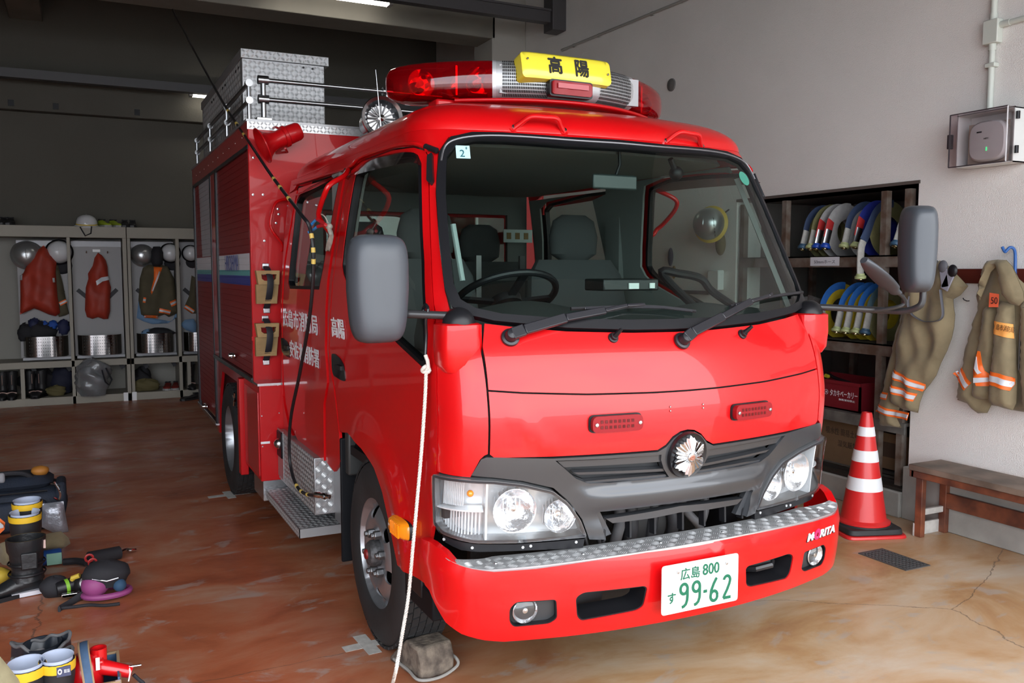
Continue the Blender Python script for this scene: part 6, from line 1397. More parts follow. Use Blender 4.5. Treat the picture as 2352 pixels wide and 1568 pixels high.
slv = [(2296, 690), (2330, 700), (2334, 800), (2336, 870), (2334, 925), (2326, 942), (2305, 937), (2278, 928), (2275, 900), (2280, 850), (2286, 780), (2290, 730)]
fC2 = wallfn(cx_ - .06); fC3 = wallfn(cx_ - .045)
s2 = [(2262, 700), (2292, 700), (2292, 760), (2280, 850), (2276, 915), (2250, 917), (2234, 912), (2244, 820), (2254, 760)]
cloth(s2, 0, cx_ - .045, (1, 2), fC3, .045, (.016, 44), 'left_sleeve', KH, t, 12, stripes=[('orange_band', ORS, [(2256, 805), (2261, 806), (2272, 850), (2278, 858), (2277, 886), (2255, 885), (2247, 852), (2252, 825)]), ('silver_band', SIS, [(2255, 818), (2262, 848), (2268, 855), (2261, 858), (2253, 845)]), ('silver_band', SIS, [(2251, 866), (2277, 866), (2277, 876), (2251, 878)])])
cloth(slv, 0, cx_ - .06, (1, 2), fC2, .055, (.018, 44), 'right_sleeve', KH, t, 11, stripes=band([(2280, 866), (2305, 871), (2335, 882)], 30, 13, 0) + [('name_patch', mat('patch_orange', (.95, .42, .10), .6), [(2290, 735), (2334, 744), (2334, 777), (2287, 764)])])
hood = [(2267, 599), (2290, 596), (2311, 597), (2325, 612), (2337, 640), (2350, 670), (2352, 690), (2340, 702), (2322, 698), (2305, 680), (2298, 650), (2290, 610), (2275, 625), (2262, 660), (2250, 690), (2246, 670), (2252, 640), (2258, 618)]
cloth(hood, 0, cx_ - .09, (1, 2), wallfn(cx_ - .09), .04, (.006, 20), 'hood', KH, t, 15)
zp = [(2333, 700), (2346, 700), (2346, 950), (2336, 945)]; MB().tube([at(2352, 705, 0, cx_ - .075), at(2343, 760, 0, cx_ - .075), at(2340, 850, 0, cx_ - .075)], .006, 8).build('zip', mat('zip_dark', (.05, .045, .04), .5), t)
cloth([(2346, 690), (2400, 720), (2410, 930), (2352, 945), (2344, 850)], 0, cx_ - .05, (1, 2), wallfn(cx_ - .05), .04, (.006, 20), 'front_panel', KH, t, 17)
pq = px_poly([(2277, 672), (2298, 675), (2296, 705), (2275, 705)], 0, cx_ - .09, (1, 2)); patch(wallfn(cx_ - .105), pq, res=.1, off=0, thick=.004).build('number_patch', mat('patch_red_orange', (.85, .14, .06), .6), t)
def wall_text(body, px, py, w, h, x, par, m, nm='patch_lettering', tl=0.):
    c = at(px, py, 0, x); f = plane_fn(c, (0, -1, -tl), (0, 0, 1)); return ptxt(body, 0, 0, w, h, nm, ext=.0, m=m, par=par, fn=f, d0=.001)
wall_text('島市消防局', 2309, 754, .100, .032, cx_ - .06 - .065, t, KB, tl=.12); wall_text('50', 2284, 690, .038, .036, cx_ - .112, t, KB)
# blue hook and small wall hook
hk = [at(2302, 567, 0, 4.53), at(2308, 578, 0, 4.53), at(2313, 574, 0, 4.535), at(2320, 568, 0, 4.545), at(2329, 572, 0, 4.56), at(2332, 590, 0, 4.575), at(2331, 640, 0, 4.575)]
single(MB().tube(spline(hk, 6), .008, 8), 'coat_hook', mat('hook_blue', (.03, .12, .38), .5), 'blue coated hook on the wall rail holding the khaki coat', 'hook', hk[-1])
t = None
single(MB().tube([(4.6, at(2226, 693, 0, 4.6)[1], 1.371), (4.565, at(2222, 693, 0, 4.57)[1], 1.371), at(2214, 688, 0, 4.55), at(2212, 684, 0, 4.55)], .003, 6), 'wall_hook', BLKP, 'small black wire hook on bare wall between trousers and coat', 'hook', (4.6, 3.35, 1.37))
MB()
ORG[0] = np.zeros(3)
# access point in its clear-fronted cabinet, conduit pipes
t = thing('wall_cabinet', 'white wall cabinet with tinted clear cover high on the right wall', 'cabinet', (WX, 3.28, 2.25))
y0, y1, z0, z1 = 3.045, 3.385, 2.125, 2.415; xo = 4.42
CBW = mat('cabinet_white', (.70, .71, .69), .5); CBT = mat('tinted_cover', (.3, .25, .28), .05, trans=((.93, .90, .91), .8)); DKP = mat('cabinet_edge_dark', (.05, .04, .045), .35)
cb = MB(); cb.box((xo + .06, y0, z0), (WX, y0 + .006, z1)); cb.box((xo + .06, y1 - .006, z0), (WX, y1, z1)); cb.box((xo + .06, y0, z0), (WX, y1, z0 + .006)); cb.box((xo + .06, y0, z1 - .006), (WX, y1, z1)); cb.box((WX - .01, y0, z0), (WX, y1, z1)); cb.build('case', CBW, t)
cv = MB(); cv.box((xo, y0 + .003, z0 + .003), (xo + .004, y1 - .003, z1 - .003)); cv.box((xo, y0, z0), (xo + .06, y0 + .004, z1)); cv.box((xo, y1 - .004, z0), (xo + .06, y1, z1)); cv.box((xo, y0, z1 - .004), (xo + .06, y1, z1)); cv.build('clear_cover', CBT, t)
ed = MB()
for a_, b_ in (((xo, y0, z1), (xo, y1, z1)), ((xo, y0, z0), (xo, y1, z0)), ((xo, y1, z0), (xo, y1, z1)), ((xo + .06, y0, z1), (xo + .06, y1, z1))): ed.beam(a_, b_, .006, .006, up=(1, .3, .2))
ed.build('cover_edge', DKP, t); MB().beam((xo, y0, z0), (xo, y0, z1), .005, .005, up=(1, 0, 0)).build('cover_edge', mat('edge_bright', (.8, .8, .82), .2), t)
MB().box((xo + .005, y1, 2.23), (xo + .035, y1 + .022, 2.31)).build('cover_latch', DKP, t, bevel=.004)
for z in (2.37, 2.35, 2.19, 2.17): MB().lathe([(.010, 0), (.010, .02)], (xo + .07, y0 - .012, z), (0, 0, 1), 10).build('hinge', BLKP, t)
MB().box((4.52, 3.10, 2.14), (4.53, 3.34, 2.36)).build('mounting_plate', mat('plate_beige', (.42, .36, .30), .6), t)
t3 = thing('access_point', 'round-cornered pale wireless unit inside the clear wall cabinet', 'wireless unit', (4.52, 3.2, 2.255))
ring = lambda s, x: [(x, 3.20 + .112 * s * abs(math.cos(a))**.6 * math.copysign(1, math.cos(a)), 2.255 + .112 * s * abs(math.sin(a))**.6 * math.copysign(1, math.sin(a))) for a in np.linspace(0, 2*math.pi, 40, endpoint=False)]
MB().loft([ring(.96, 4.519), ring(1, 4.50), ring(.98, 4.485), ring(.9, 4.475), ring(.6, 4.471), ring(.2, 4.470)]).build('unit_body', mat('unit_grey', (.55, .55, .54), .45), t3)
fA = plane_fn((4.4695, 3.20, 2.255), (0, -1, 0), (0, 0, 1))
for u, v, w, h, c in ((-.04, .05, .03, .008, KB),): patch(fA, [(u - w/2, v - h/2), (u + w/2, v - h/2), (u + w/2, v + h/2), (u - w/2, v + h/2)], res=.1, off=.001, thick=.001).build('unit_mark', c, t3)
ptxt('NEC', .005, .012, .03, .009, 'unit_lettering', m=KB, par=t3, fn=fA, d0=.001)
patch(fA, [(.004, -.055), (.009, -.055), (.009, -.035), (.004, -.035)], res=.1, off=.002, thick=.001).build('status_light', mat('led_green', (.05, .8, .25), .4, emit=1.5), t3)
PV = mat('conduit_cream', (.60, .63, .57), .45)
xw = WX - .022; yv = at(2280, 90, 0, xw)[1]
t = thing('conduit', 'cream conduit pipe dropping to the wall cabinet, with junction box', 'conduit', (WX, yv, 3.))
MB().tube([(xw, yv, 2.41), (xw, yv, 4.8)], .017, 14).build('pipe', PV, t)
jz = at(2279, 74, 0, xw)[2]; MB().box((WX - .05, yv - .045, jz - .065), (WX, yv + .045, jz + .065)).build('junction_box', PV, t, bevel=.005)
MB().tube([(xw, yv, jz + .03), (xw, 1.2, jz + .03)], .015, 12).build('pipe', PV, t); MB().tube([(xw, yv, jz + .062), (xw, yv, jz + .1)], .020, 14).build('socket', PV, t); MB().tube([(xw, yv, jz - .1), (xw, yv, jz - .062)], .020, 14).build('socket', PV, t); MB().tube([(xw, yv - .045, jz + .03), (xw, yv - .10, jz + .03)], .018, 14).build('socket', PV, t)
zc = at(2277, 150, 0, xw)[2]; MB().box((WX - .042, yv - .03, zc - .012), (WX, yv + .03, zc + .012)).build('pipe_clamp', PV, t, bevel=.004)
t = thing('conduit', 'thin grey conduit pipe running high along the right wall', 'conduit', (WX, 6.4, 3.6))
PV2 = mat('conduit_grey', (.38, .37, .34), .6); pa = at(1290, 115, 0, WX - .02); pb = at(1560, 5, 0, WX - .02); MB().tube([pa, pb, pb + (pb - pa)], .012, 10).build('pipe', PV2, t)
for f in (.12, .36, .8): q = pa + (pb - pa) * f; MB().box(q - (.0, .02, .016), q + (.02, .02, .016)).build('pipe_clamp', PV2, t)
ORG[0] = np.zeros(3)
v = at(1543, 195, 0, WX); single(MB().lathe([(.055, 0), (.052, .012), (.03, .02), (.0, .022)], v, (-1, 0, 0), 24), 'wall_vent', mat('vent_grey', (.12, .115, .11), .6), 'small round dark cap high on the right wall', 'vent cap', v)
ORG[0] = np.zeros(3)
# ---- hose rack in the recess
RK = mat('rack_angle_iron', (.20, .175, .15), .7, noise=(9, .5, (.10, .06, .04)), metal=.2)
t = thing('hose_rack', 'rusty grey angle-iron rack built into the wall recess', 'rack', (4.95, 5.4, .17)); zA = [1.605, 1.035, .565]
RE = oy1 - .04; ys = [3.80, at(2030, 600, 0, 4.62)[1], at(1805, 500, 0, 4.62)[1], oy1 - .06]
for y in ys:
    for x in (4.625, 5.35): MB().box((x - .022, y - .022, .17), (x + .022, y + .022, 2.05)).build('post', RK, t)
for z in (zA[0], zA[1]):
    MB().box((4.60, 3.76, z - .038), (4.608, RE, z + .038)).build('shelf_edge', RK, t); MB().box((4.60, 3.76, z + .028), (5.4, RE, z + .038)).build('shelf_board', mat('shelf_dark', (.05, .045, .04), .8), t)
WS = mat('grey_slat_wood', (.16, .15, .135), .8, noise=(12, .4))
for k in range(6): MB().box((4.60 + k * .13, 3.76, zA[2] + .0 - (.0)), (4.72 + k * .13, RE, zA[2] + .022)).build('slat', WS, t)
MB().box((4.60, 3.76, zA[2] - .05), (4.615, RE, zA[2] + .0)).build('shelf_edge', WS, t)
q0 = at(1861, 590, 0, 4.595); q1 = at(1927, 610, 0, 4.595); t = thing('shelf_label', 'white printed paper label on the edge of the upper shelf', 'label', ((q0 + q1) / 2))
lw = (q0[1] - q1[1]); lc = (q0 + q1) / 2; fl_ = plane_fn((4.598, lc[1], zA[0] + .002), (0, -1, 0), (0, 0, 1)); patch(fl_, [(-lw/2, -.030), (lw/2, -.030), (lw/2, .030), (-lw/2, .030)], res=.5, off=.001, thick=.001).build('paper', mat('label_paper', (.62, .62, .66), .7), t); ptxt('50mmホース', 0, -.002, lw * .72, .024, 'label_lettering', m=mat('label_ink', (.12, .12, .14), .7), par=t, fn=fl_, d0=.0015)
# hose rolls
HC = dict(white=(.36, .35, .34), yellow=(.50, .37, .015), blue=(.015, .12, .42), navy=(.03, .05, .11), olive=(.16, .15, .06), teal=(.06, .12, .15), deep=(.01, .02, .22))
HM = {k: mat('hose_' + k, v, .75, noise=(30, .12), bump=(260, .25)) for k, v in HC.items()}
SLV = mat('hose_sleeve_white', (.40, .39, .36), .7, noise=(60, .15)); CPL = {'blue': mat('coupling_blue', (.01, .06, .38), .4), 'green': mat('coupling_pale_green', (.38, .43, .20), .5), 'teal': mat('coupling_teal', (.03, .08, .14), .5)}
REDT = mat('hose_red_tape', (.42, .02, .02), .6)
BR2 = mat('brass', (.72, .6, .35), .25, metal=1)
def hose_roll(y, zs, body, end, cpl, label, group, R=.19, xo=4.66, hang=False, tape_=None, lean=0., w=.07):
    t = thing('hose_roll', label, 'hose', (xo + R, y, zs), group)
    cx, cz = xo + R, zs + R + .004; P = []
    for k in range(0, 150):   # spiral
        a = math.radians(90 - k * 10 * 1.0); r = R - .0085 * (k * 10 / 360.) - .010
        if r < .05: break
        P.append((cx + r * math.cos(a), y + lean * (r * math.sin(a) + R), cz + r * math.sin(a)))
    MB().tube(P, 1, 8, flat=(w / 2, .0042) if 0 else (.0042, w / 2)).build('rolled_hose', HM[body], t, smooth=50)
    # outer turn over the top and down the front to the coupling
    fr_ = []
    for k in range(0, 12): a = math.radians(80 + k * 9); fr_.append((cx + R * math.cos(a) * 1.0, y + lean * (R * math.sin(a) + R), cz + R * math.sin(a)))
    if hang: fr_ = fr_[:9] + [(xo - .035, y, cz - .02), (4.575, y, zs + .06), (4.57, y, zs - .06), (4.572, y, zs - .12)]
    else: fr_ = fr_[:10] + [(4.63, y, zs + .085)]
    S_ = spline(fr_, 3); n = len(S_); k1 = int(n * .12); k2 = int(n * (.915 if not hang else .80))
    fl = (.0050, w / 2) if False else (.0050, w / 2)
    MB().tube(S_[:k2 + 1], 1, 8, flat=fl).build('hose_end', HM[end], t, smooth=50)
    if tape_: MB().tube(S_[k2 - 3:k2 + 2], 1, 8, flat=(.0065, w / 2 + .001)).build('tape', REDT, t, smooth=50)
    MB().tube(S_[k2:], 1, 10, flat=(.012, w / 2 * .85)).build('sleeve', SLV if not tape_ else ALU, t, smooth=50)
    e = np.array(S_[-1]); d = e - np.array(S_[-3]); d /= np.linalg.norm(d)
    c = MB().lathe([(.026, 0), (.028, .012), (.036, .016), (.036, .032), (.030, .036), (.024, .036), (.022, .02)], e, d, 22).build('coupling', CPL[cpl], t); 
    MB().lathe([(.020, .0), (.020, .040), (.015, .042), (.014, .02)], e, d, 18).build('brass_nose', BR2, t)
def yat(px, py, x): return at(px, py, 0, x)[1]
zu = zA[0] + .04; zl_ = zA[1] + .04; gu = 'hose rolls on the upper rack shelf'; gl = 'hose rolls on the lower rack shelf'
for px, body, end, cpl, lab, kw in ((1838, 'olive', 'navy', 'teal', 'olive hose roll with dark blue end, first from the windscreen on the upper shelf', {}), (1856, 'olive', 'olive', 'green', 'dull olive hose roll with pale green coupling drooping over the upper shelf edge', {}),
    (1870, 'white', 'white', 'blue', 'white hose with red tape and blue coupling, left one of the two', dict(tape_=1)), (1889, 'white', 'white', 'blue', 'white hose with red tape and blue coupling, right one beside the bare white roll', dict(tape_=1)),
    (1933, 'white', 'navy', 'green', 'dark navy-ended hose with plain grey sleeve next to the white roll', {}), (1959, 'deep', 'deep', 'green', 'deep blue hose with white sleeve and red stripe on the upper shelf', dict(tape_=1)), (1985, 'olive', 'navy', 'green', 'navy hose whose end hangs down over the upper shelf edge', dict(hang=True))):
    hose_roll(yat(px, 575, 4.60), zu, body, end, cpl, lab, gu, R=.165, **kw)
hose_roll(yat(2052, 560, 4.6), zu, 'olive', 'white', 'teal', 'hose end with open dark blue coupling beyond the rack post', gu, R=.13)
for px, body, end, cpl, lab in ((1874, 'yellow', 'blue', 'green', 'yellow and blue hose roll nearest the windscreen on the lower shelf'), (1916, 'yellow', 'blue', 'green', 'yellow and blue hose roll, second along the lower shelf'), (1937, 'yellow', 'blue', 'green', 'yellow and blue hose roll, third along the lower shelf'), (1960, 'yellow', 'blue', 'green', 'yellow and blue hose roll beside the grey-blue one on the lower shelf'), (1981, 'olive', 'teal', 'teal', 'olive hose roll with grey-blue end by the rack post on the lower shelf')):
    hose_roll(yat(px, 760, 4.60), zl_, body, end, cpl, lab, gl, R=.175)
for px, lab in ((2052, 'olive coiled hose lying behind the rack post, left half of the end bay'), (2075, 'olive coiled hose at the very end bay behind the khaki trousers')):
    y = yat(px, 740, 4.62); t = thing('hose_roll', lab, 'hose', (4.8, y, zl_), gl); P = []
    for k in range(0, 210): a = math.radians(k * 12); r = .17 - .009 * k * 12 / 360; P.append((4.80 + r * math.cos(a) * .5, y + r * .35 * math.cos(a), zl_ + .175 + r * math.sin(a))) if r > .03 else None
    MB().tube(P, 1, 6, flat=(.0042, .03)).build('rolled_hose', HM['olive'], t, smooth=50)
# grey bundle, red crate, cartons
def blob(name, label, cat, c, sc, m, seed=1, group=None, amp=.18, n=28, sq_=1.):
    rnd = random.Random(seed); ph = [(rnd.uniform(2, 5), rnd.uniform(2, 5), rnd.uniform(0, 6), rnd.uniform(.3, 1)) for _ in range(6)]
    t = thing(name, label, cat, (c[0], c[1], c[2] - sc[2]), group); mb = MB().sphere((0, 0, 0), 1, n, n * 2 // 3); V = []
    for p in mb.v:
        th = math.atan2(p[1], p[0]); f = 1 + amp * sum(w * math.sin(a * th + b * p[2] * 2 + d) for a, b, d, w in ph) / 3
        q = [math.copysign(abs(x)**sq_, x) for x in p]; V.append((c[0] + q[0] * sc[0] * f, c[1] + q[1] * sc[1] * f, c[2] + (q[2] * sc[2] * f if q[2] > -.6 else -sc[2] * .9)))
    mb.v = V; mb.build('body', m, t, smooth=70); return t
GB = mat('grey_canvas', (.20, .19, .18), .9, noise=(14, .3), bump=(50, .5)); y = yat(1865, 690, 4.8)
blob('canvas_bundle', 'crumpled grey canvas bundle at the far end of the lower shelf', 'bundle', (4.86, y + .1, zl_ + .12), (.17, .17, .14), GB, 4)
RCm = mat('crate_red', (.20, .012, .02), .5); y0c, y1c = at(1981, 900, 0, 4.68)[1], at(1981, 900, 0, 4.68)[1] + .62
t = thing('crate', 'dark red plastic crate with white lettering on the slatted shelf', 'crate', (4.85, (y0c + y1c) / 2, zA[2] + .022)); zc0 = zA[2] + .023; cr_ = MB()
zc1 = at(1975, 880, 0, 4.68)[2]
cr_.box((4.66, y0c, zc0), (4.672, y1c, zc1)); cr_.box((5.02, y0c, zc0), (5.032, y1c, zc1)); cr_.box((4.66, y0c, zc0), (5.03, y0c + .012, zc1)); cr_.box((4.66, y1c - .012, zc0), (5.03, y1c, zc1)); cr_.box((4.66, y0c, zc0), (5.03, y1c, zc0 + .01)); cr_.build('crate_body', RCm, t)
MB().box((4.648, y0c - .008, zc1 - .022), (4.665, y1c + .008, zc1)).build('rim', RCm, t); fK = plane_fn((4.659, at(1938, 905, 0, 4.66)[1], zc0 + (zc1 - zc0) * .5), (0, -1, 0), (0, 0, 1)); ptxt('タカキベーカリー', 0, .012, .24, .045, 'crate_lettering', m=WHITE, par=t, fn=fK, d0=.001); ptxt('無断使用禁止', .03, -.028, .14, .014, 'crate_lettering', m=WHITE, par=t, fn=fK, d0=.001); ptxt('⊛', -.155, .010, .035, .035, 'crate_mark', m=WHITE, par=t, fn=fK, d0=.001)
t = thing('gas_valve', 'black and yellow hose fitting lying in the red crate', 'fitting', (4.8, y1c - .1, zc1 - .04)); q = at(1893, 862, 0, 4.8); MB().tube(spline([q + (0, 0, .02), q + (.0, -.05, .01), q + (0, -.12, -.01), q + (.02, -.22, -.03)], 6), .012, 8).build('lead', BLKP, t); MB().sphere(q, .03, 12, 8).build('valve', BLKP, t); MB().lathe([(.014, 0), (.014, .03)], q + (-.02, -.06, .0), (-1, 0, .3), 12).build('knob', mat('knob_yellow', (.6, .5, .03), .4), t)
CBm = mat('cardboard', (.20, .125, .065), .85, noise=(5, .15)); y0b = at(1975, 985, 0, 4.72)[1]
t = thing('carton', 'long brown carton with printed characters under the slatted shelf', 'carton', (4.95, y0b + .4, .17)); MB().box((4.72, y0b, .22), (5.2, y0b + .85, .50)).build('box', CBm, t); MB().box((4.718, y0b, .20), (5.2, y0b + .85, .22)).build('tray', CBm, t); fB = plane_fn((4.719, at(1940, 985, 0, 4.72)[1], .40), (0, -1, 0), (0, 0, 1)); INK = mat('carton_ink', (.07, .045, .03), .8); ptxt('吸水性 簡易土のう', .0, .02, .33, .05, 'carton_lettering', m=INK, par=t, fn=fB, d0=.001); ptxt('湿気厳禁', .03, -.06, .17, .045, 'carton_lettering', m=INK, par=t, fn=fB, d0=.001)
y0b = at(2085, 1010, 0, 4.8)[1]; t = thing('carton', 'smaller brown carton in the end bay of the recess', 'carton', (4.95, y0b + .12, .17)); MB().box((4.8, y0b, .22), (5.2, y0b + .30, .46)).build('box', CBm, t); MB().box((4.798, y0b + .08, .30), (4.80, y0b + .2, .40)).build('print', INK, t)
t = thing('pallet_shelf', 'low dark shelf plate along the bottom of the recess', 'shelf', (4.95, 5, .17)); MB().box((4.66, 3.78, .188), (5.4, oy1 - .04, .20)).build('board', mat('low_board', (.12, .115, .10), .8), t)
# silver helmet on the wall, seen through the cab windows
def helmet(c, f, R, m, name, label, group=None, brim=None, band_=None, visor=None, up=(0, 0, 1)):
    """f: the direction the crown points to"""
    f = np.array(f, float); f /= np.linalg.norm(f); t = thing(name, label, 'helmet', c, group); c = np.array(c, float)
    prof = [(R * 1.0, 0), (R * 1.0, R * .25), (R * .94, R * .55), (R * .80, R * .82), (R * .55, R * 1.0), (R * .28, R * 1.09), (0, R * 1.11)]
    MB().lathe(prof, c, f, 32, cap=False).build('shell', m, t, smooth=70); MB().lathe([(R * .99, 0), (R * 1.16, -.01), (R * 1.17, -.004), (R * 1.0, .012)], c, f, 32, cap=False).build('brim', brim or m, t)
    MB().lathe([(R * .97, .0), (R * .9, -.03), (R * .5, -.035), (0, -.035)], c, f, 24, cap=False).build('liner', BLK, t)
    u = np.cross(f, up); u /= np.linalg.norm(u); w = np.cross(u, f)
    P = [c + f * (R * 1.115 * math.sin(a)) + w * (R * 1.02 * math.cos(a)) for a in np.linspace(.25, math.pi - .25, 14)]; MB().tube(P, 1, 6, flat=(.010, .004)).build('crest', m, t)
    if band_: MB().lathe([(R * 1.004, R * .10), (R * 1.004, R * .22)], c, f, 32, cap=False).build('band', band_, t)
    return t
SIH = mat('helmet_silver', (.50, .52, .53), .28, metal=.8); HWH = mat('helmet_white', (.62, .63, .65), .3, coat=.5); YB_ = mat('helmet_yellow', (.60, .42, .05), .5)
hc = at(1632, 515, 0, 4.42); t = helmet(hc, (-.8, -.35, .1), .125, SIH, 'helmet', 'silver fire helmet hanging on the right wall, seen through the cab windows', None, YB_)
MB().tube([hc + (.02, 0, .02), (WX, hc[1], hc[2] + .12)], .006, 6).build('hook', BLKP, t)
ptxt('広島市消防局', 0, 0, .15, .024, 'helmet_lettering', m=KB, par=t, fn=plane_fn(hc + (-.075, -.13, -.03), (0, .2, 1), (-.3, -1, .2)), d0=.004)
kh = at(1655, 560, 0, 4.5); MB().sphere(kh, .07, 14, 10, sc=(.5, .7, 1.3)).build('neck_cover', mat('khaki_dark', (.14, .11, .05), .9), t)
t = thing('glove_hook', 'dark gloves and hooks hanging low on the right wall behind the cab', 'gloves', at(1545, 600, 0, 4.58)); q = at(1540, 590, 0, 4.55); MB().sphere(q, .05, 12, 8, sc=(.4, .6, 1.6)).build('glove', mat('glove_dark', (.05, .05, .08), .8), t); q = at(1548, 625, 0, 4.55); MB().sphere(q, .04, 12, 8, sc=(.4, .6, 1.4)).build('glove', mat('glove_tan', (.3, .2, .1), .8), t)
t = thing('switch_box', 'pale grey electrical box on the right wall behind the cab', 'electrical box', at(1640, 645, 0, WX)); q = at(1650, 640, 0, WX); MB().box((WX - .06, q[1] - .07, q[2] - .09), (WX, q[1] + .07, q[2] + .07)).build('box', CBW, t, bevel=.008); MB().box((WX - .04, q[1] + .07, q[2] - .13), (WX, q[1] + .45, q[2] - .10)).build('channel', DSTEEL, t)
# ceiling tube lights
def tube_light(a, b, label):
    a = np.array(a, float); b = np.array(b, float); t = thing('tube_light', label, 'light', (a + b) / 2, 'ceiling tube lights')
    MB().beam(a + (0, 0, .06), b + (0, 0, .06), .12, .05).build('fitting', mat('fitting_white', (.5, .5, .5), .5), t)
    for dy in (-.035, .035): MB().tube([a + (0, dy, 0), b + (0, dy, 0)], .018, 12).build('tube', mat('lit_tube', (1., .95, .85), .5, emit=9), t)
    for p in (a, b): MB().box(p + (-.02, -.06, -.02), p + (.02, .06, .04)).build('end_cap', mat('fitting_white', (0, 0, 0)), t)
    MB().beam((a + b) / 2 + (-.2, 0, .08), (a + b) / 2 + (-.2, 0, 4.86 - (a[2] + b[2]) / 2 if 0 else .2), .01, .01, up=(1, 0, 0)).build('hanger', BLKP, t)
e1 = at(895, 10, 1, 8.7); tube_light((e1[0] - 1.2, 8.7, e1[2]), (e1[0], 8.7, e1[2]), 'lit twin tube light hanging in front of the concrete cross beam')
e2 = at(438, 218, 1, YB - .35); tube_light((e2[0], YB - .35, e2[2]), (e2[0] + 1.2, YB - .35, e2[2]), 'small lit tube light far back above the lockers')
# ================================================================== LOCKERS ALONG THE BACK WALL
YL = 11.2; FRM = mat('locker_beige', (.33, .305, .255), .55, noise=(3, .08)); PNL = mat('locker_panel', (.30, .295, .30), .5, noise=(2, .05)); SHD = mat('locker_inside', (.24, .23, .205), .6)
RLM = mat('panel_rail_steel', (.20, .20, .21), .45, metal=.6); PERF = mat('perforated_steel', (.34, .34, .35), .13, metal=1.)
lx = lambda px, y=YL: at(px, 700, 1, y)[0]; lz = lambda py, y=YL: at(160, py, 1, y)[2]
ZT0, ZT1 = lz(545), lz(519); ZS = lz(843); zs1 = .47; YD = YB - .02
def locker(name, label, x0, x1, vs, panels, low, lowx0):
    t = thing(name, label, 'locker rack', ((x0 + x1) / 2, YL + .25, 0))
    MB().box((x0, YL, ZT0), (x1, YD, ZT1)).build('top_board', FRM, t, bevel=.004); MB().box((x0, YD - .02, 0), (x1, YD, ZT0)).build('back_board', SHD, t)
    for v0, v1 in vs: MB().box((v0, YL, .0), (v1, YD, ZT0)).build('side_board', FRM, t, bevel=.003)
    MB().box((x0, YL, .43), (x1, YD, .505)).build('shelf_board', FRM, t, bevel=.003); MB().box((x0, YL, .0), (x1, YD, .09)).build('base_board', FRM, t, bevel=.003)
    for v in low: MB().box((v - .02, YL + .01, .09), (v + .02, YD, .43)).build('divider', FRM, t)
    yp = YL + .16
    for a, b in panels:
        MB().box((a, yp, .54), (b, yp + .02, ZT0 - .03)).build('hanging_panel', PNL, t, bevel=.003); MB().box((a, yp - .006, ZT0 - .10), (b, yp, ZT0 - .04)).build('panel_rail', RLM, t)
        MB().box((a + .02, yp - .05, .515), (b - .0, yp + .01, .545)).build('foot_rail', RLM, t)
        # bowed perforated basket
        w = b - a - .06; n = 20; V = []; F = []; cxx = (a + b) / 2
        for i in range(n + 1):
            u = -1 + 2 * i / n; x = cxx + u * w / 2; y = yp - .03 - .17 * math.sqrt(max(0, 1 - abs(u)**3.2)); V += [(x, y, .56), (x, y, .79)]
        F = [(2*i, 2*i+2, 2*i+3, 2*i+1) for i in range(n)]; bk = MB().add(V, F).build('basket', PERF, t, smooth=70, recalc=False)
        ho = MB()
        for i in range(3, n - 2):
            for k in range(6):
                x, y = V[2*i][0], V[2*i][1]; z = .585 + k * .036; ho.add([(x - .003, y - .002, z - .004), (x + .003, y - .002, z - .004), (x + .003, y - .002, z + .004), (x - .003, y - .002, z + .004)], [(0, 1, 2, 3)])
        ho.build('basket_holes', BLK, bk, smooth=0)['kind'] = 'stuff'
        for fx in (.3, .72): MB().tube([(a + (b-a) * fx, yp - .005, ZT0 - .15), (a + (b-a) * fx, yp - .04, ZT0 - .17), (a + (b-a) * fx, yp - .045, ZT0 - .15)], .006, 6).build('hook', STEEL, t)
        MB().box(((a + b)/2 - .04, yp - .004, ZT0 - .16), ((a + b)/2 + .04, yp, ZT0 - .13)).build('name_tag', WHITE, t); 
        for sx0, sx1, z0, z1 in ((a + .05, a + .18, ZT0 - 1.02, ZT0 - 1.14), (b - .06, b - .2, ZT0 - 1.02, ZT0 - 1.16), (a + .06, a + .14, ZT0 - 1.42 + .03, ZT0 - 1.55), (b - .1, b - .02, ZT0 - 1.40, ZT0 - 1.54)):
            z0 = {0: z0}[0]; MB().beam((sx0, yp - .012, z0 + .42 if z0 > .8 else z0), (sx1, yp - .012, z1 + .42 if z0 > .8 else z1), .005, .045, up=(0, 0, 1)).build('panel_strap', STR, t)
    return t
xa, xb = lx(41), lx(160); xc, xd = lx(168), lx(284); R0, R1 = lx(306), lx(405); R2 = lx(416)
locker('locker_rack', 'long beige open locker rack along the back wall, left of the joint', -2.8, lx(295, YL), [(lx(286), lx(295)), (lx(158.5), lx(166.5)), (lx(12) - .6, lx(12) - .56)], [(xa, xb), (xc, xd)], [lx(44), lx(173)], -2.8)
locker('locker_rack', 'beige open locker rack at the back, right unit partly behind the engine', lx(296.5), 2.6, [(lx(296.5), lx(304)), (lx(407), lx(415)), (2.0, 2.05)], [(R0, R1), (R2, R2 + .44)], [lx(430)], 0)
yh = YL + .10
def hangcloth(out, y, depth, name, label, cat, m, stripes=(), seed=1, group=None, extra=None):
    c = at(out[0][0], out[0][1], 1, y); t = thing(name, label, cat, c, group); fn = lambda u, v, d=0.: np.array([u, y - d, v])
    cloth(out, 1, y, (0, 2), fn, depth, (.032, 34), 'cloth', m, t, seed, res=.026, stripes=stripes); return t
RJ = mat('rain_jacket_red', (.40, .035, .015), .6, noise=(5, .2), bump=(20, .2)); OLV = mat('turnout_olive', (.10, .085, .05), .9, noise=(6, .2)); LBL = mat('shirt_light_blue', (.16, .28, .45), .8); BLKC = mat('black_cloth', (.012, .012, .016), .8)
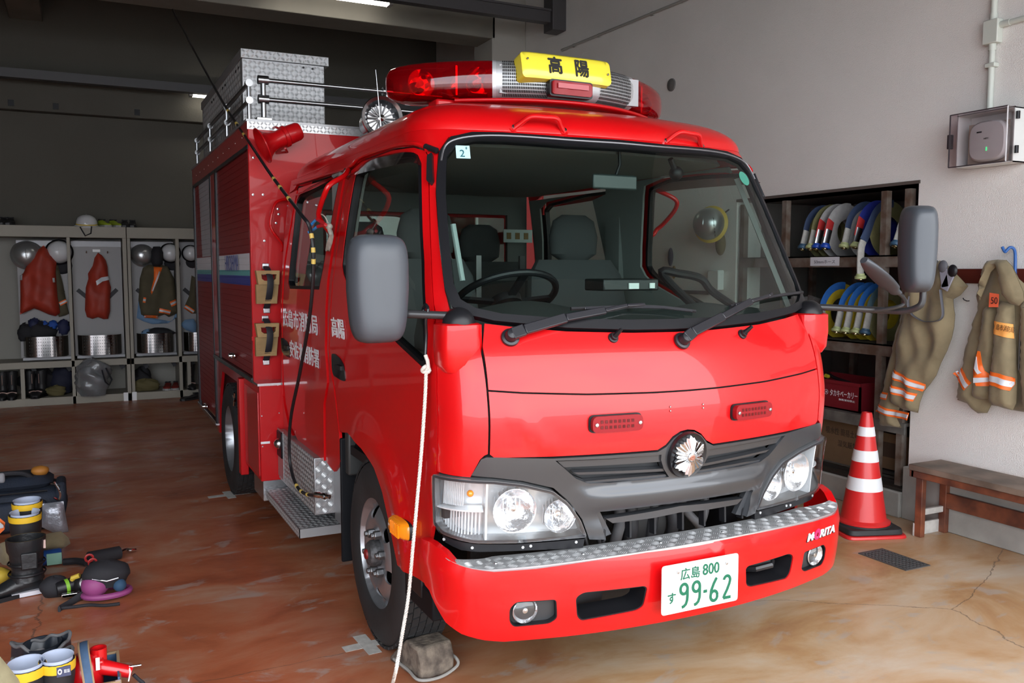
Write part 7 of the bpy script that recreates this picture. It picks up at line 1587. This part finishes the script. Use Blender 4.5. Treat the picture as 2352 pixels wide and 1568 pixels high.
hangcloth([(124, 600), (134, 612), (143, 645), (150, 680), (158, 720), (150, 724), (135, 728), (128, 700), (122, 650)], yh + .02, .05, 'turnout_coat', 'olive turnout coat behind the large red jacket in the left locker', 'coat', OLV, band([(137, 698), (153, 690)], 9, 4, 0), 2)
hangcloth([(100, 563), (108, 572), (120, 588), (130, 603), (128, 625), (132, 680), (138, 718), (128, 726), (112, 722), (90, 712), (78, 708), (60, 716), (46, 722), (47, 680), (46, 635), (54, 626), (66, 600), (82, 578)], yh - .04, .09, 'rain_jacket', 'large red hooded jacket hanging between two helmets in the left locker', 'jacket', RJ, [('silver_band', SIS, [(46, 632), (52, 631), (52, 643), (46, 643)]), ('silver_band', SIS, [(121, 638), (126, 638), (127, 648), (122, 648)])], 3)
hangcloth([(225, 580), (234, 586), (243, 598), (247, 612), (249, 640), (255, 660), (253, 680), (253, 715), (248, 732), (238, 733), (225, 728), (212, 732), (200, 728), (195, 712), (197, 660), (203, 640), (202, 628), (213, 610), (217, 592)], yh, .08, 'rain_jacket', 'small red jacket with one silver sleeve band on the middle panel', 'jacket', RJ, [('silver_band', SIS, [(220, 645), (232, 637), (249, 634), (251, 642), (235, 646), (222, 655)])], 5)
hangcloth([(318, 690), (330, 700), (345, 730), (395, 738), (412, 700), (416, 726), (404, 730), (386, 742), (350, 744), (330, 738), (314, 730)], yh + .03, .03, 'shirt', 'light blue shirt hanging under the olive coat in the right locker', 'shirt', LBL, (), 6)
hangcloth([(340, 608), (365, 606), (385, 612), (400, 640), (405, 690), (412, 718), (400, 722), (388, 728), (378, 722), (355, 728), (335, 728), (324, 722), (318, 690), (321, 640), (328, 615)], yh, .08, 'turnout_coat', 'olive turnout coat with orange and silver trim in the right locker', 'coat', OLV, [('orange_band', ORS, [(352, 612), (372, 614), (360, 645), (347, 676), (345, 670), (352, 640)])] + [('silver_band', SIS, [(364, 622), (367, 624), (350, 668), (347, 668)])] + band([(365, 712), (390, 717)], 10, 4, 0) + band([(328, 688), (334, 689)], 12, 5, 0) + band([(390, 698), (405, 692)], 12, 5, 0) + band([(331, 726), (362, 727)], 6, 3, 0), 7)
hangcloth([(352, 566), (368, 566), (375, 580), (374, 605), (365, 614), (352, 612), (346, 600), (347, 578)], yh - .05, .09, 'balaclava', 'black hood hanging between the two helmets in the right locker', 'hood', BLKC, (), 8)
hangcloth([(440, 632), (452, 640), (452, 720), (440, 720), (423, 708), (426, 698), (434, 680)], yh, .06, 'turnout_coat', 'olive coat half hidden behind the engine body', 'coat', OLV, band([(424, 703), (444, 716)], 9, 4, 0), 9)
hangcloth([(425, 734), (445, 732), (452, 745), (450, 766), (428, 758), (413, 746)], yh - .04, .05, 'shirt', 'light blue cloth bundled beside the engine body', 'shirt', LBL, (), 10)
for (px, py, r, m, lab, bnd) in ((62, 585, 27, SIH, 'silver helmet hanging left of the large red jacket', None), (136, 579, 24, HWH, 'white helmet hanging right of the large red jacket', None), (327, 586, 22, SIH, 'silver helmet hanging left of the black hood', None), (391, 581, 20, HWH, 'white helmet hanging right of the black hood', None), (438, 582, 17, HWH, 'white helmet half hidden behind the engine body', None)):
    R = r / FOC * 11.6; c = at(px, py, 1, yh + .04); t = helmet(c, (0, -1, .1), R * .92, m, 'helmet', lab, 'helmets hanging in the lockers', BLK if m is HWH else None)
    if m is HWH: MB().sphere(c + (.02, .02, -R * 1.1), R * .8, 12, 8, sc=(1, .3, .9)).build('neck_cover', BLKC, t)
# on top of the racks
zt_ = ZT1
c = at(199, 516, 1, YL + .12); c[2] = zt_ + .012; t = helmet(c, (0, -.15, 1), .115, HWH, 'helmet', 'white helmet with yellow band standing on top of the locker rack', None, None, YB_)
MB().tube([c + (.05, -.12, -.01), c + (.04, -.13, -.09), c + (-.02, -.135, -.12), c + (-.07, -.12, -.02)], .008, 6).build('chin_strap', BLKC, t)
def shoe(c, a, m, sole, label, group=None, L=.27, high=.09, name='shoe'):
    t = thing(name, label, 'shoe', c, group); f = lambda x, y, z: (c[0] + math.cos(a) * x - math.sin(a) * y, c[1] + math.sin(a) * x + math.cos(a) * y, c[2] + z); R_ = []; S_ = []
    for x, w, h in ((-.5, .022, .05), (-.46, .036, high), (-.3, .038, high), (-.12, .038, high * .85), (.05, .042, high * .62), (.25, .046, .05), (.42, .040, .042), (.5, .018, .028)):
        R_.append([f(x * L, w * math.cos(b), .018 + (h - .018) * (.5 + .5 * math.sin(b))) for b in np.linspace(0, 2*math.pi, 14, endpoint=False)]); S_.append([f(x * L * 1.03, w * 1.12 * math.copysign(1, q), z) for q, z in ((-1, 0), (1, 0), (1, .022), (-1, .022))])
    MB().loft(R_).build('upper', m, t, smooth=60); MB().loft(S_).build('sole', sole, t); MB().tube([f(-.42 * L, .025, high), f(-.2 * L, .028, high), f(-.2 * L, -.028, high), f(-.42 * L, -.025, high)], .008, 6, closed=True).build('collar', BLKC, t); return t
YG = mat('shoe_lime', (.32, .42, .02), .6); SOLEW = mat('sole_pale', (.35, .35, .35), .6); SHB = mat('shoe_black', (.015, .015, .017), .5); SHR = mat('shoe_red', (.20, .02, .015), .5)
gs = 'shoes on top of the lockers'
for px, m, lab in ((240, YG, 'lime green trainer, left of its pair, on top of the locker rack'), (266, YG, 'lime green trainer, right of its pair, on top of the locker rack'), (286, SHB, 'black shoe next to the lime trainers on the locker rack'), (304, SHB, 'black shoe at the joint on top of the two locker racks'), (6, SHB, 'black shoe at the left edge on top of the locker rack'), (22, SHB, 'black shoe on top of the locker rack, right one of the left pair')):
    c = at(px, 515, 1, YL + .15); c[2] = zt_; shoe(c, math.radians(-70 if m is YG else -95), m, SOLEW if m is YG else SHB, lab, gs, L=.26)
# in the baskets
for px, py, s_, m, lab, sd in ((60, 765, (.09, .06, .10), BLKC, 'black bag hanging low in the left locker', 1), (95, 760, (.16, .07, .10), BLKC, 'black gear heaped in the left steel basket', 2), (78, 745, (.06, .05, .07), mat('gear_navy', (.01, .015, .06), .7), 'navy bundle in the left locker above the basket', 3), (103, 748, (.045, .04, .05), mat('glove_blue', (.01, .07, .35), .7), 'bright blue glove in the left locker, left one', 4), (121, 746, (.06, .04, .05), mat('glove_blue', (0, 0, 0)), 'bright blue glove in the left locker, right one', 5), (145, 752, (.07, .05, .09), mat('gear_navy', (0, 0, 0)), 'navy garment with gloves at the right of the left basket', 6), (136, 770, (.035, .035, .10), mat('glove_grey', (.18, .18, .19), .8), 'grey glove drooping over the left steel basket', 7), (84, 775, (.04, .03, .03), mat('gear_yellow', (.40, .30, .02), .6), 'small yellow piece lying in the left steel basket', 8), (365, 765, (.18, .06, .06), BLKC, 'black garment lying in the right locker basket', 9), (338, 766, (.06, .04, .05), LBL, 'light blue cloth end beside the black garment in the right basket', 10)):
    c = at(px, py, 1, YL + .09); blob('locker_gear', lab, 'gear', c, s_, m, sd, 'gear in the lockers', amp=.30, n=16)
# lower compartments
def boot(c, a, label, group=None, H=.34, m=None, tape=None, R=.058, name='boot', foot=.27):
    """rubber boot: foot points along a"""
    t = thing(name, label, 'boot', c, group); m = m or SHB; f = lambda x, y, z: (c[0] + math.cos(a) * x - math.sin(a) * y, c[1] + math.sin(a) * x + math.cos(a) * y, c[2] + z); n = 18
    sh = [[f(.0 + r * math.cos(b), r * .9 * math.sin(b), z) for b in np.linspace(0, 2*math.pi, n, endpoint=False)] for z, r in ((.07, R * .95), (.12, R * .85), (.20, R * .95), (H * .8, R * 1.08), (H, R * 1.12))]
    MB().loft(sh + [[f(.0 + r * math.cos(b), r * .9 * math.sin(b), z) for b in np.linspace(0, 2*math.pi, n, endpoint=False)] for z, r in ((H, R * 1.02), (H * .5, R * .9), (.1, R * .7))], cap=True).build('shaft', m, t, smooth=50)
    ft = []
    for x, w, h in ((-.065, .03, .06), (-.055, .042, .10), (.0, .044, .115), (.06, .042, .095), (.12, .046, .07), (.17, .044, .06), (.205, .032, .045), (foot - .05, .012, .03)): ft.append([f(x, w * math.cos(b), .012 + (h - .012) * (.5 + .5 * math.sin(b))) for b in np.linspace(0, 2*math.pi, 14, endpoint=False)])
    MB().loft(ft).build('foot', m, t, smooth=60); so = [[f(x, w, 0), f(x, -w, 0), f(x, -w, .02), f(x, w, .02)] for x, w in ((-.072, .03), (-.03, .044), (.06, .042), (.14, .05), (.2, .036), (foot - .045, .012))]; MB().loft(so).build('sole', BLK, t)
    if tape == 'refl':
        for zz0, zz1, b0 in ((.16, H - .03, 0),): MB().tube([f(R * 1.12, 0, zz0), f(R * 1.14, 0, zz1)], .012, 6, flat=(1, .4)).build('reflective_strip', mat('strip_pink', (.55, .38, .34), .5), t)
        MB().tube([f(.10 + .0 * b, .05 * math.sin(b), .075 - .01 * abs(math.sin(b))) for b in np.linspace(-1.3, 1.3, 7)], .008, 6).build('reflective_strip', mat('strip_pink', (0, 0, 0)), t)
    if tape == 'yellow':
        rr = [(R * 1.13, H - .030), (R * 1.15, H - .015), (R * 1.15, H - .002), (R * 1.10, H)]; MB().loft([[f(r * math.cos(b), r * .9 * math.sin(b), z) for b in np.linspace(0, 2*math.pi, 24, endpoint=False)] for r, z in rr], cap=False).build('yellow_band', mat('boot_band_yellow', (.72, .45, .02), .5), t)
        MB().loft([[f(r * math.cos(b), r * .9 * math.sin(b), z) for b in np.linspace(0, 2*math.pi, 24, endpoint=False)] for r, z in ((R * 1.06, H + .012), (R * .98, H + .010), (R * .95, H - .06))], cap=False).build('lining', mat('boot_lining_blue', (.42, .48, .62), .8), t)
    return t
gb = 'boots in the lower lockers'
for px, lab, lean in ((8, 'black boot with pink strip at the left edge of the lower locker', -90), (30, 'black boot with pink strip beside the divider of the lower locker', -90), (71, 'black boot in the middle compartment, left of the pair', -70), (98, 'black boot in the middle compartment, right of the pair', -115)):
    c = at(px, 920, 1, YL + .16); c[2] = .09; boot(c, math.radians(lean), lab, gb, H=.30, tape='refl')
for px, lab in ((385, 'red and black trainer in the right lower locker, left one'), (404, 'red and black trainer in the right lower locker, right one')):
    c = at(px, 900, 1, YL + .15); c[2] = .09; shoe(c, math.radians(-100), SHR, SOLEW, lab, 'trainers in the right lower locker', L=.25, high=.08)
c = at(85, 885, 1, YL + .3); blob('gear_bag', 'dark bag stuffed behind the boots in the middle lower compartment', 'bag', (c[0], c[1], .09 + .17), (.2, .10, .17), BLKC, 12, 'bags in the lower lockers', amp=.2)
c = at(143, 880, 1, YL + .3); blob('gear_bag', 'black gear bag in the lower compartment beside the plastic bag', 'bag', (c[0], c[1], .09 + .16), (.13, .12, .16), mat('bag_navy', (.01, .012, .03), .8), 13, 'bags in the lower lockers', amp=.2)
c = at(130, 905, 1, YL + .12); blob('gear_pouch', 'olive pouch with a pale green label in the lower compartment', 'pouch', (c[0], c[1], .09 + .06), (.10, .06, .06), mat('pouch_olive', (.12, .10, .04), .8), 14, None, amp=.2)
c = at(335, 888, 1, YL + .12); blob('gear_pouch', 'olive canvas gear lying in the right lower locker', 'pouch', (c[0], c[1], .09 + .07), (.16, .07, .07), mat('pouch_olive', (0, 0, 0)), 15, None, amp=.3); c = at(325, 865, 1, YL + .25); blob('gear_bag', 'black gear piled behind the olive canvas in the right locker', 'bag', (c[0], c[1], .09 + .13), (.12, .10, .13), BLKC, 16, None, amp=.3)
PLB = mat('clear_plastic_bag', (.35, .36, .38), .2, trans=((.72, .73, .75), 1.4, .35)); c = at(213, 880, 1, YL - .05)
t = blob('plastic_bag', 'crumpled clear plastic bag hanging out of the middle lower locker', 'bag', (c[0], c[1], .09 + .20), (.18, .12, .22), PLB, 21, None, amp=.35, n=30); ORG[0] = np.array(t.location); MB().tube([(c[0] + .10, c[1] - .13, .40), (c[0] + .13, c[1] - .15, .26), (c[0] + .17, c[1] - .13, .22), (c[0] + .20, c[1] - .12, .28), (c[0] + .14, c[1] - .12, .42)], .010, 6).build('handle', BLKC, t)
c = at(438, 900, 1, YL - .25); shoe((c[0], c[1], 0), math.radians(-150), SHB, SHB, 'dark slipper on the floor in front of the lockers beside the engine', None, L=.27, high=.07)
c = at(438, 895, 1, YL + .15); boot((c[0], c[1], .09), math.radians(-90), 'black boot in the lower locker just left of the engine body', gb, H=.30, tape='refl')
for px, lab in ((289.5, 'small white tag at the foot of the left locker frame'), (309, 'small white tag at the foot of the right locker frame')):
    c = at(px, 915, 1, YL - .002); single(MB().box((c[0] - .025, YL - .012, .0), (c[0] + .025, YL - .001, .10)), 'floor_tag', WHITE, lab, 'tag', (c[0], YL - .006, 0))
# ================================================================== GEAR ON THE FLOOR AT THE LEFT
NVB = mat('bag_navy_canvas', (.012, .020, .038), .75, noise=(10, .3), bump=(120, .3)); 
b0 = at(100, 1195, 2, 0); bx1_ = at(128, 1120, 1, 6.6)[0]
t = thing('kit_bag', 'large dark navy kit bag with grey handle wrap at the left edge', 'bag', (-.55, 5.95, 0)); X1 = at(148, 1200, 1, 5.80)[0]; X0, Y0, Y1 = X1 - .85, 5.78, 6.16; lidz = at(100, 1083, 1, 5.95)[2]; kz = lidz / .44
def rblock(x0, x1, y0, y1, z0, z1, nm, m, par, r=.05, puff_=.02):
    rg = []; n = 32
    for z, ins in ((z0, r * .6), (z0 + r * .5, .0), ((z0 + z1) / 2, -puff_), (z1 - r * .5, .0), (z1 - .1 * r, r * .5), (z1, r)):
        rg.append([((x0 + x1) / 2 + ((x1 - x0) / 2 - ins) * abs(math.cos(b))**.35 * math.copysign(1, math.cos(b)), (y0 + y1) / 2 + ((y1 - y0) / 2 - ins) * abs(math.sin(b))**.35 * math.copysign(1, math.sin(b)), z) for b in np.linspace(0, 2*math.pi, n, endpoint=False)])
    return MB().loft(rg).build(nm, m, par, smooth=60)
rblock(X0, X1, Y0, Y1, 0, .34 * kz, 'bag_body', NVB, t, .06, .02); rblock(X0 + .05, X1 - .09, Y0 - .06, Y0 + .02, .03, .27 * kz, 'front_pocket', NVB, t, .03, .01); rblock(X0 + .02, X1 - .07, Y0 + .03, Y1 - .05, .32 * kz, .44 * kz, 'top_lid', NVB, t, .05, .02)
MB().tube(spline([(X1 - .62, Y0 + .1, .42 * kz), (X1 - .50, Y0 + .06, .47 * kz), (X1 - .24, Y0 + .06, .48 * kz), (X1 - .16, Y0 + .08, .42 * kz)], 6), .014, 8).build('carry_handle', BLKC, t); MB().beam((X1 - .55, Y0 + .05, .455 * kz), (X1 - .30, Y0 + .05, .455 * kz), .04, .06).build('handle_wrap', mat('wrap_grey', (.24, .24, .26), .7), t, bevel=.012)
MB().tube([(X0, Y0 - .035, .25), (X1 - .08, Y0 - .035, .25)], .006, 6).build('zip', BLKP, t); MB().box((X1 - .04, Y0 + .02, .10), (X1 + .015, Y0 + .22, .28)).build('side_pocket', NVB, t, bevel=.02)
p = at(125, 1125, 1, 5.74); t = thing('karabiner', 'chrome snap hook clipped on the corner of the navy bag', 'hook', p); MB().tube(spline([p + (0, 0, .05), p + (.02, 0, .01), p + (.03, 0, -.03), p + (.02, 0, -.06), p + (-.005, 0, -.045)], 5), .006, 6).build('hook_body', CHROME, t); MB().tube([p + (-.02, 0, .04), p + (.03, 0, .02)], .005, 6).build('gate', CHROME, t)
p = at(92, 1080, 1, 5.9); blob('tape_roll', 'orange-brown roll lying on top of the navy bag', 'roll', p, (.05, .04, .03), mat('roll_orange', (.35, .14, .02), .6), 3, None, amp=.05, n=14)
ALF = mat('aluminised_cloth', (.42, .44, .50), .35, metal=.6, noise=(14, .2), bump=(40, .6)); pl_ = [(96, 1157), (146, 1151), (150, 1180), (158, 1220), (140, 1226), (120, 1222), (96, 1210)]
hangcloth(pl_, 5.70, .04, 'aluminised_cover', 'silvery aluminised cover leaning against the navy bag', 'cover', ALF, (), 4)
gf = 'rubber boots on the floor by the navy bag'
c = at(62, 1152, 2, .36); boot((c[0], c[1], 0), math.radians(-100), 'tall black boot with yellow rim in front of the navy bag, rear one', gf, H=.36, tape='yellow', R=.068)
c = at(57, 1180, 2, .33); boot((c[0], c[1], 0), math.radians(-80), 'tall black boot with yellow rim and cut-down front, foremost of the two', gf, H=.33, tape='yellow', R=.072)
pl_ = [(0, 1248), (40, 1232), (75, 1230), (86, 1238), (110, 1225), (140, 1220), (158, 1235), (162, 1248), (140, 1262), (110, 1262), (60, 1285), (30, 1300), (0, 1310)]
hangcloth(pl_, 5.25, .10, 'turnout_trousers', 'khaki turnout trousers crumpled round the black boots on the left', 'trousers', KH, (), 6)
hangcloth([(0, 1190), (12, 1200), (10, 1216), (0, 1225)], 5.2, .03, 'coat_cuff', 'orange and silver striped cuff at the left edge', 'garment', ORS, [('silver_band', SIS, [(0, 1197), (9, 1202), (9, 1208), (0, 1212)])], 7)
p = at(108, 1280, 1, 5.1); t = thing('blue_canister', 'blue canister with a pale green label beside the khaki trousers', 'canister', p); MB().lathe([(.035, -.05), (.040, -.04), (.040, .06), (.034, .07), (0, .07)], p, (1, 0, .05), 20).build('canister', mat('canister_blue', (.01, .06, .25), .4, coat=.5), t); MB().box(p + (.0, -.045, -.03), p + (.07, -.038, .03)).build('label', mat('label_green', (.25, .48, .38), .5), t)
# big leather boot in front
LB_ = mat('black_leather', (.015, .016, .018), .32, bump=(30, .3)); c = at(30, 1372, 2, 0); cy_ = c[1] - .02
bt3 = boot((at(62, 1340, 1, cy_)[0], cy_ + .05, 0), math.radians(198), 'big black leather fire boot standing on the floor at the left', None, H=at(60, 1240, 1, cy_)[2], m=LB_, R=.078, foot=.30); ORG[0] = np.array(bt3.location); cc_ = np.array(bt3.location)
for z in (.10, .15): MB().lathe([(.080, z), (.083, z + .006), (.080, z + .012)], cc_, (0, 0, 1), 20, cap=False).build('seam', BLKP, bt3)
MB().box(cc_ + (-.02, -.082, .14), cc_ + (.05, -.070, .22)).build('tongue_flap', LB_, bt3, bevel=.01); MB().box(cc_ + (.074, -.03, .03), cc_ + (.084, -.01, .06)).build('reflective_tab', mat('strip_pink', (0, 0, 0)), bt3); MB().box(cc_ + (.074, -.03, .22), cc_ + (.084, -.01, .26)).build('reflective_tab', mat('strip_pink', (0, 0, 0)), bt3)
p = at(60, 1370, 2, 0); single(MB().beam(p + (-.06, .0, .012), p + (.08, .02, .014), .03, .02), 'marker_pen', mat('pen_white', (.6, .6, .65), .4), 'white slim pen-like object lying at the boot sole', 'pen', p)
# belt kit: pouches, reel, lamp, purple pouch, strap
g = lambda px, py, h=0.: at(px, py, 2, h)
p = g(125, 1345, .05); blob('belt_pouch', 'black cylindrical belt pouch lying left of the purple pouch', 'pouch', p, (.065, .05, .05), BLKC, 31, None, amp=.08, n=18)
p = g(155, 1345, .05); t = thing('belt_light', 'small black lamp with green band lying by the belt pouch', 'lamp', p); MB().lathe([(.03, -.05), (.034, -.04), (.034, .04), (.026, .05), (0, .05)], p, (1, .3, .1), 18).build('lamp_body', BLKP, t); MB().lathe([(.035, -.012), (.035, .004)], p, (1, .3, .1), 18, cap=False).build('green_band', mat('lamp_green', (.20, .45, .03), .5), t)
p = g(195, 1340, .05); t = thing('pressure_gauge', 'black regulator with round gauge face beside the purple pouch', 'regulator', p); MB().sphere(p, .055, 18, 12, sc=(1, .8, .9)).build('housing', BLKP, t); MB().lathe([(.026, .045), (.028, .052), (.024, .054), (0, .054)], p, (.1, -1, .45), 24).build('gauge_face', mat('gauge_grey', (.20, .19, .19), .2, coat=1), t); MB().box(p + (.02, -.02, .04), p + (.065, .03, .09)).build('camera_block', BLKP, t, bevel=.005); MB().box(p + (.03, -.023, .05), p + (.055, -.02, .075)).build('block_label', WHITE, t); MB().tube([p + (-.02, -.02, .05), p + (-.05, -.01, .04), p + (-.06, .01, .0)], .012, 8).build('yellow_tip', YB_, t)
PUR_ = mat('pouch_purple', (.26, .05, .18), .6); p = g(245, 1345, .06); t = thing('purple_pouch', 'purple and black zip pouch lying on the floor', 'pouch', p); q = blob('tmp', 'x x x x', 'pouch', p, (.105, .07, .062), BLKC, 33, None, amp=.06, n=22)
for ch in list(q.children): ch.parent = t; ch.name = 'pouch_body'
bpy.data.objects.remove(q); ORG[0] = np.array(t.location); MB().sphere(p + (-.048, -.012, .018), .078, 18, 12, sc=(.80, .80, .72)).build('purple_panel', PUR_, t); MB().tube([p + (.1 * math.cos(a), .068 * math.sin(a), -.03) for a in np.linspace(0, 6.283, 24)[:-1]], .014, 8, closed=True).build('purple_piping', PUR_, t); MB().sphere(p + (.055, -.045, .01), .03, 12, 8).build('blue_patch', mat('patch_blue', (.02, .06, .12), .8), t)
MB().tube([p + (-.06, -.055, .06), p + (.0, -.07, .045), p + (.05, -.06, .05)], .004, 6).build('zip', STEEL, t)
p0 = g(205, 1285, .04); p1 = g(275, 1268, .04); t = thing('tool_roll', 'black padded tool sleeve with chrome snap hook on the floor', 'sleeve', (p0 + p1) / 2); MB().tube([p0, p0 * .5 + p1 * .5, p1], lambda s: .042 - .008 * s, 14).build('sleeve', BLKC, t); e = g(312, 1262, .02); MB().tube(spline([p1, g(288, 1262, .03), g(300, 1263, .025), e], 5), .008, 8).build('snap_hook', CHROME, t)
p0 = g(145, 1290, .03); MB().tube(spline([p0, g(175, 1288, .03), g(200, 1292, .035)], 5), .018, 8).build('belt', BLKC, t)
for px, py in ((205, 1282), (213, 1292)): MB().tube([g(px, py, .085) + (.018 * math.cos(a), .006, .018 * math.sin(a)) for a in np.linspace(0, 6.283, 14)[:-1]], .006, 6, closed=True).build('red_ring', mat('ring_red', (.35, .02, .02), .4), t)
p = g(163, 1370, .02); t = thing('belt_buckle', 'chrome belt buckle on the black strap in front', 'buckle', p); MB().box(p + (-.04, -.012, .0), p + (.04, .012, .02)).build('buckle', CHROME, t, bevel=.004)
t = thing('loose_strap', 'loose black strap trailing on the floor in front of the belt kit', 'strap', g(200, 1395)); MB().tube(spline([g(215, 1350, .05), g(185, 1368, .03), g(160, 1385, .012), g(140, 1397, .008), g(136, 1400, .010)], 6), .018, 8, flat=(.35, 1)).build('wide_strap', BLKC, t); MB().tube(spline([g(140, 1396, .010), g(170, 1393, .008), (g(205, 1389, .008)), g(240, 1390, .008), g(275, 1386, .008)], 6), .008, 8).build('thin_strap', BLKC, t)
c = g(22, 1345, .03); blob('yellow_glove', 'yellow glove end beneath the leather boot', 'glove', (c[0] - .06, c[1] + .15, .04), (.06, .05, .04), YB_, 35, None, amp=.1, n=14)
# front group at the lower edge: boots, red extinguisher in a blue tool bag
def fold_boot(px, py, H, R, a, label, m):
    c = at(px, py, 2, H); t = boot((c[0], c[1], 0), math.radians(a), label, None, H=H, m=m, R=R); ORG[0] = np.array(t.location); cc = np.array(t.location)
    # top edge curled outwards in two lobes, with the paler lining showing
    P = []
    for b in np.linspace(0, 2*math.pi, 48, endpoint=False):
        r = R * (1.22 + .22 * math.cos(2 * b + .6) + .10 * math.sin(5 * b)); P.append(cc + (r * math.cos(b), r * .85 * math.sin(b), H + .012 * math.sin(2 * b + 1) + .006 * math.sin(7 * b)))
    for r0, nm, mm in ((.006, 'curled_rim', mat('rim_grey_lining', (.10, .10, .105), .7)),): MB().tube(P, r0, 8, closed=True).build(nm, mm, t)
    n = len(P); lo = [cc + ((p[0] - cc[0]) * .72, (p[1] - cc[1]) * .72, H - .055) for p in P]; MB().add(P + lo, [(i, (i+1) % n, n + (i+1) % n, n + i) for i in range(n)]).build('folded_flap', m, t, smooth=60, recalc=False)
    out = [cc + ((p[0] - cc[0]) * 1.06, (p[1] - cc[1]) * 1.06, H - .07) for p in P]; MB().add(P + out, [(i, (i+1) % n, n + (i+1) % n, n + i) for i in range(n)]).build('folded_flap', m, t, smooth=60, recalc=False)
    return t
RDB = mat('rubber_dark_blue', (.014, .018, .026), .35)
fold_boot(96, 1476, .27, .062, -95, 'black boot with folded-over top behind the yellow-rimmed boots', RDB)
fold_boot(100, 1512, .25, .062, -80, 'black boot with curled grey lining in front of the folded one', RDB)
gy = 'yellow-rimmed boots at the lower left edge'
c = at(131, 1513, 2, .30); b1 = boot((c[0], c[1], 0), math.radians(-75), 'black boot with yellow rim, blue lining and white printed label', gy, H=.30, tape='yellow', R=.052)
ORG[0] = np.array(b1.location); q = at(148, 1540, 1, c[1] - .06); MB().box((q[0] - .022, c[1] - .060, q[2] - .018), (q[0] + .018, c[1] - .056, q[2] + .014)).build('printed_label', mat('label_navy', (.05, .06, .12), .5), b1); ptxt('◎ ≡≡', 0, 0, .034, .018, 'label_print', m=WHITE, par=b1, fn=plane_fn((q[0] - .002, c[1] - .061, q[2]), (1, 0, 0), (0, 0, 1)), d0=.001)
c = at(60, 1528, 2, .30); boot((c[0], c[1], 0), math.radians(-100), 'black boot with yellow rim and blue lining, left one at the lower edge', gy, H=.30, tape='yellow', R=.056)
RX = mat('extinguisher_red', (.56, .005, .008), .3, coat=.6); ez = .27; c = at(192, 1503, 2, ez); cy = c[1]; TR_ = .058
t = thing('red_container', 'red plastic container with a spout standing in the blue tool bag', 'container', (c[0], cy, .0)); MB().lathe([(TR_ * .9, .02), (TR_, .04), (TR_, ez - .05), (TR_ * .9, ez - .015), (TR_ * .6, ez - .003), (0, ez)], (c[0], cy, 0), (0, 0, 1), 32).build('tank', RX, t, smooth=60)
MB().lathe([(.026, ez - .06), (.026, ez + .012), (.019, ez + .012), (.019, ez - .02), (0, ez - .02)], (c[0] + .045, cy + .01, 0), (0, 0, 1), 20, cap=False).build('filler_neck', RX, t)
sA = at(240, 1532, 1, cy - .02); sB = at(303, 1543, 1, cy - .04); MB().tube([sA + (-.05, .02, .0), sA, sB], lambda s: .030 - .010 * s, 16).build('spout', RX, t); MB().box(sA + (-.045, -.02, .015), sA + (.0, .015, .034)).build('spout_block', RX, t, bevel=.008)
MB().tube([sB + (-.005, 0, .02), sB + (.03, -.01, .023)], .004, 8).build('metal_clip', STEEL, t); MB().tube([sB + (-.012, -.02, -.02), sB + (-.006, -.024, .01), sB + (-.008, .0, .022)], .0025, 6).build('pale_tie', WHITE, t); MB().tube(spline([sB + (.005, 0, -.01), sB + (.02, 0, -.03), sB + (.035, -.01, -.045), sB + (.025, -.02, -.06), sB + (.008, -.015, -.05)], 5), .006, 8).build('black_strap', BLKC, t)
q = at(223, 1525, 1, cy - .05); MB().box((q[0] - .004, q[1] - .002, q[2] - .02), (q[0] + .008, q[1], q[2] + .022)).build('label', WHITE, t)
BB_ = mat('tool_bag_blue', (.05, .10, .19), .75, noise=(40, .15)); BT_ = mat('tool_bag_tan_trim', (.30, .20, .11), .7)
bw_ = (c[0] - .070, c[0] + .105, cy - .10, cy + .10); t = thing('tool_bag', 'open blue canvas tool bag with tan trim at the lower edge', 'bag', ((bw_[0] + bw_[1]) / 2, cy, 0)); bh = .215
bg_ = MB(); bg_.box((bw_[0], bw_[2], 0), (bw_[1], bw_[2] + .006, bh - .02)); bg_.box((bw_[0], bw_[3] - .006, 0), (bw_[1], bw_[3], bh)); bg_.box((bw_[0], bw_[2], 0), (bw_[0] + .006, bw_[3], bh)); bg_.box((bw_[1] - .006, bw_[2], 0), (bw_[1], bw_[3], bh)); bg_.box((bw_[0], bw_[2], 0), (bw_[1], bw_[3], .008)); bg_.build('bag_body', BB_, t)
rm_ = MB(); P4 = [(bw_[0], bw_[2], bh - .02), (bw_[1], bw_[2], bh - .02), (bw_[1], bw_[3], bh), (bw_[0], bw_[3], bh)]
for i in range(4): rm_.beam(P4[i], P4[(i+1) % 4], .009, .016)
rm_.build('tan_rim', BT_, t)
hd_ = spline([(c[0] + .02, bw_[2] - .004, bh - .07), (c[0] + .012, bw_[2] + .0, bh + .01), at(192, 1494, 1, cy - .03), (c[0] + .0, bw_[3] - .03, bh + .07), (c[0] + .0, bw_[3], bh)], 6)
MB().tube(hd_, .016, 8, flat=(.15, 1)).build('handle', BB_, t)
for sg in (-1, 1): MB().tube([p + np.array([sg * .014, 0, 0]) for p in hd_], .0035, 6).build('handle_trim', BT_, t)
MB().tube([(bw_[0] + .05, bw_[2] - .02, bh - .075), (bw_[1] - .01, bw_[2] - .02, bh - .055)], .022, 12).build('pocket_roll', BB_, t); MB().box((bw_[1] - .014, bw_[2] - .004, bh - .03), (bw_[1] + .002, bw_[2], bh - .008)).build('stud_plate', STEEL, t)
# khaki fabric in the extreme corner
pl_ = [(-60, 1450), (-10, 1500), (0, 1508), (18, 1530), (42, 1560), (60, 1600), (60, 1640), (-60, 1640)]
hangcloth(pl_, 2.6, .06, 'draped_cloth', 'khaki cloth edge filling the lower left corner', 'cloth', mat('corner_khaki', (.30, .27, .16), .9, noise=(30, .15)), (), 40)
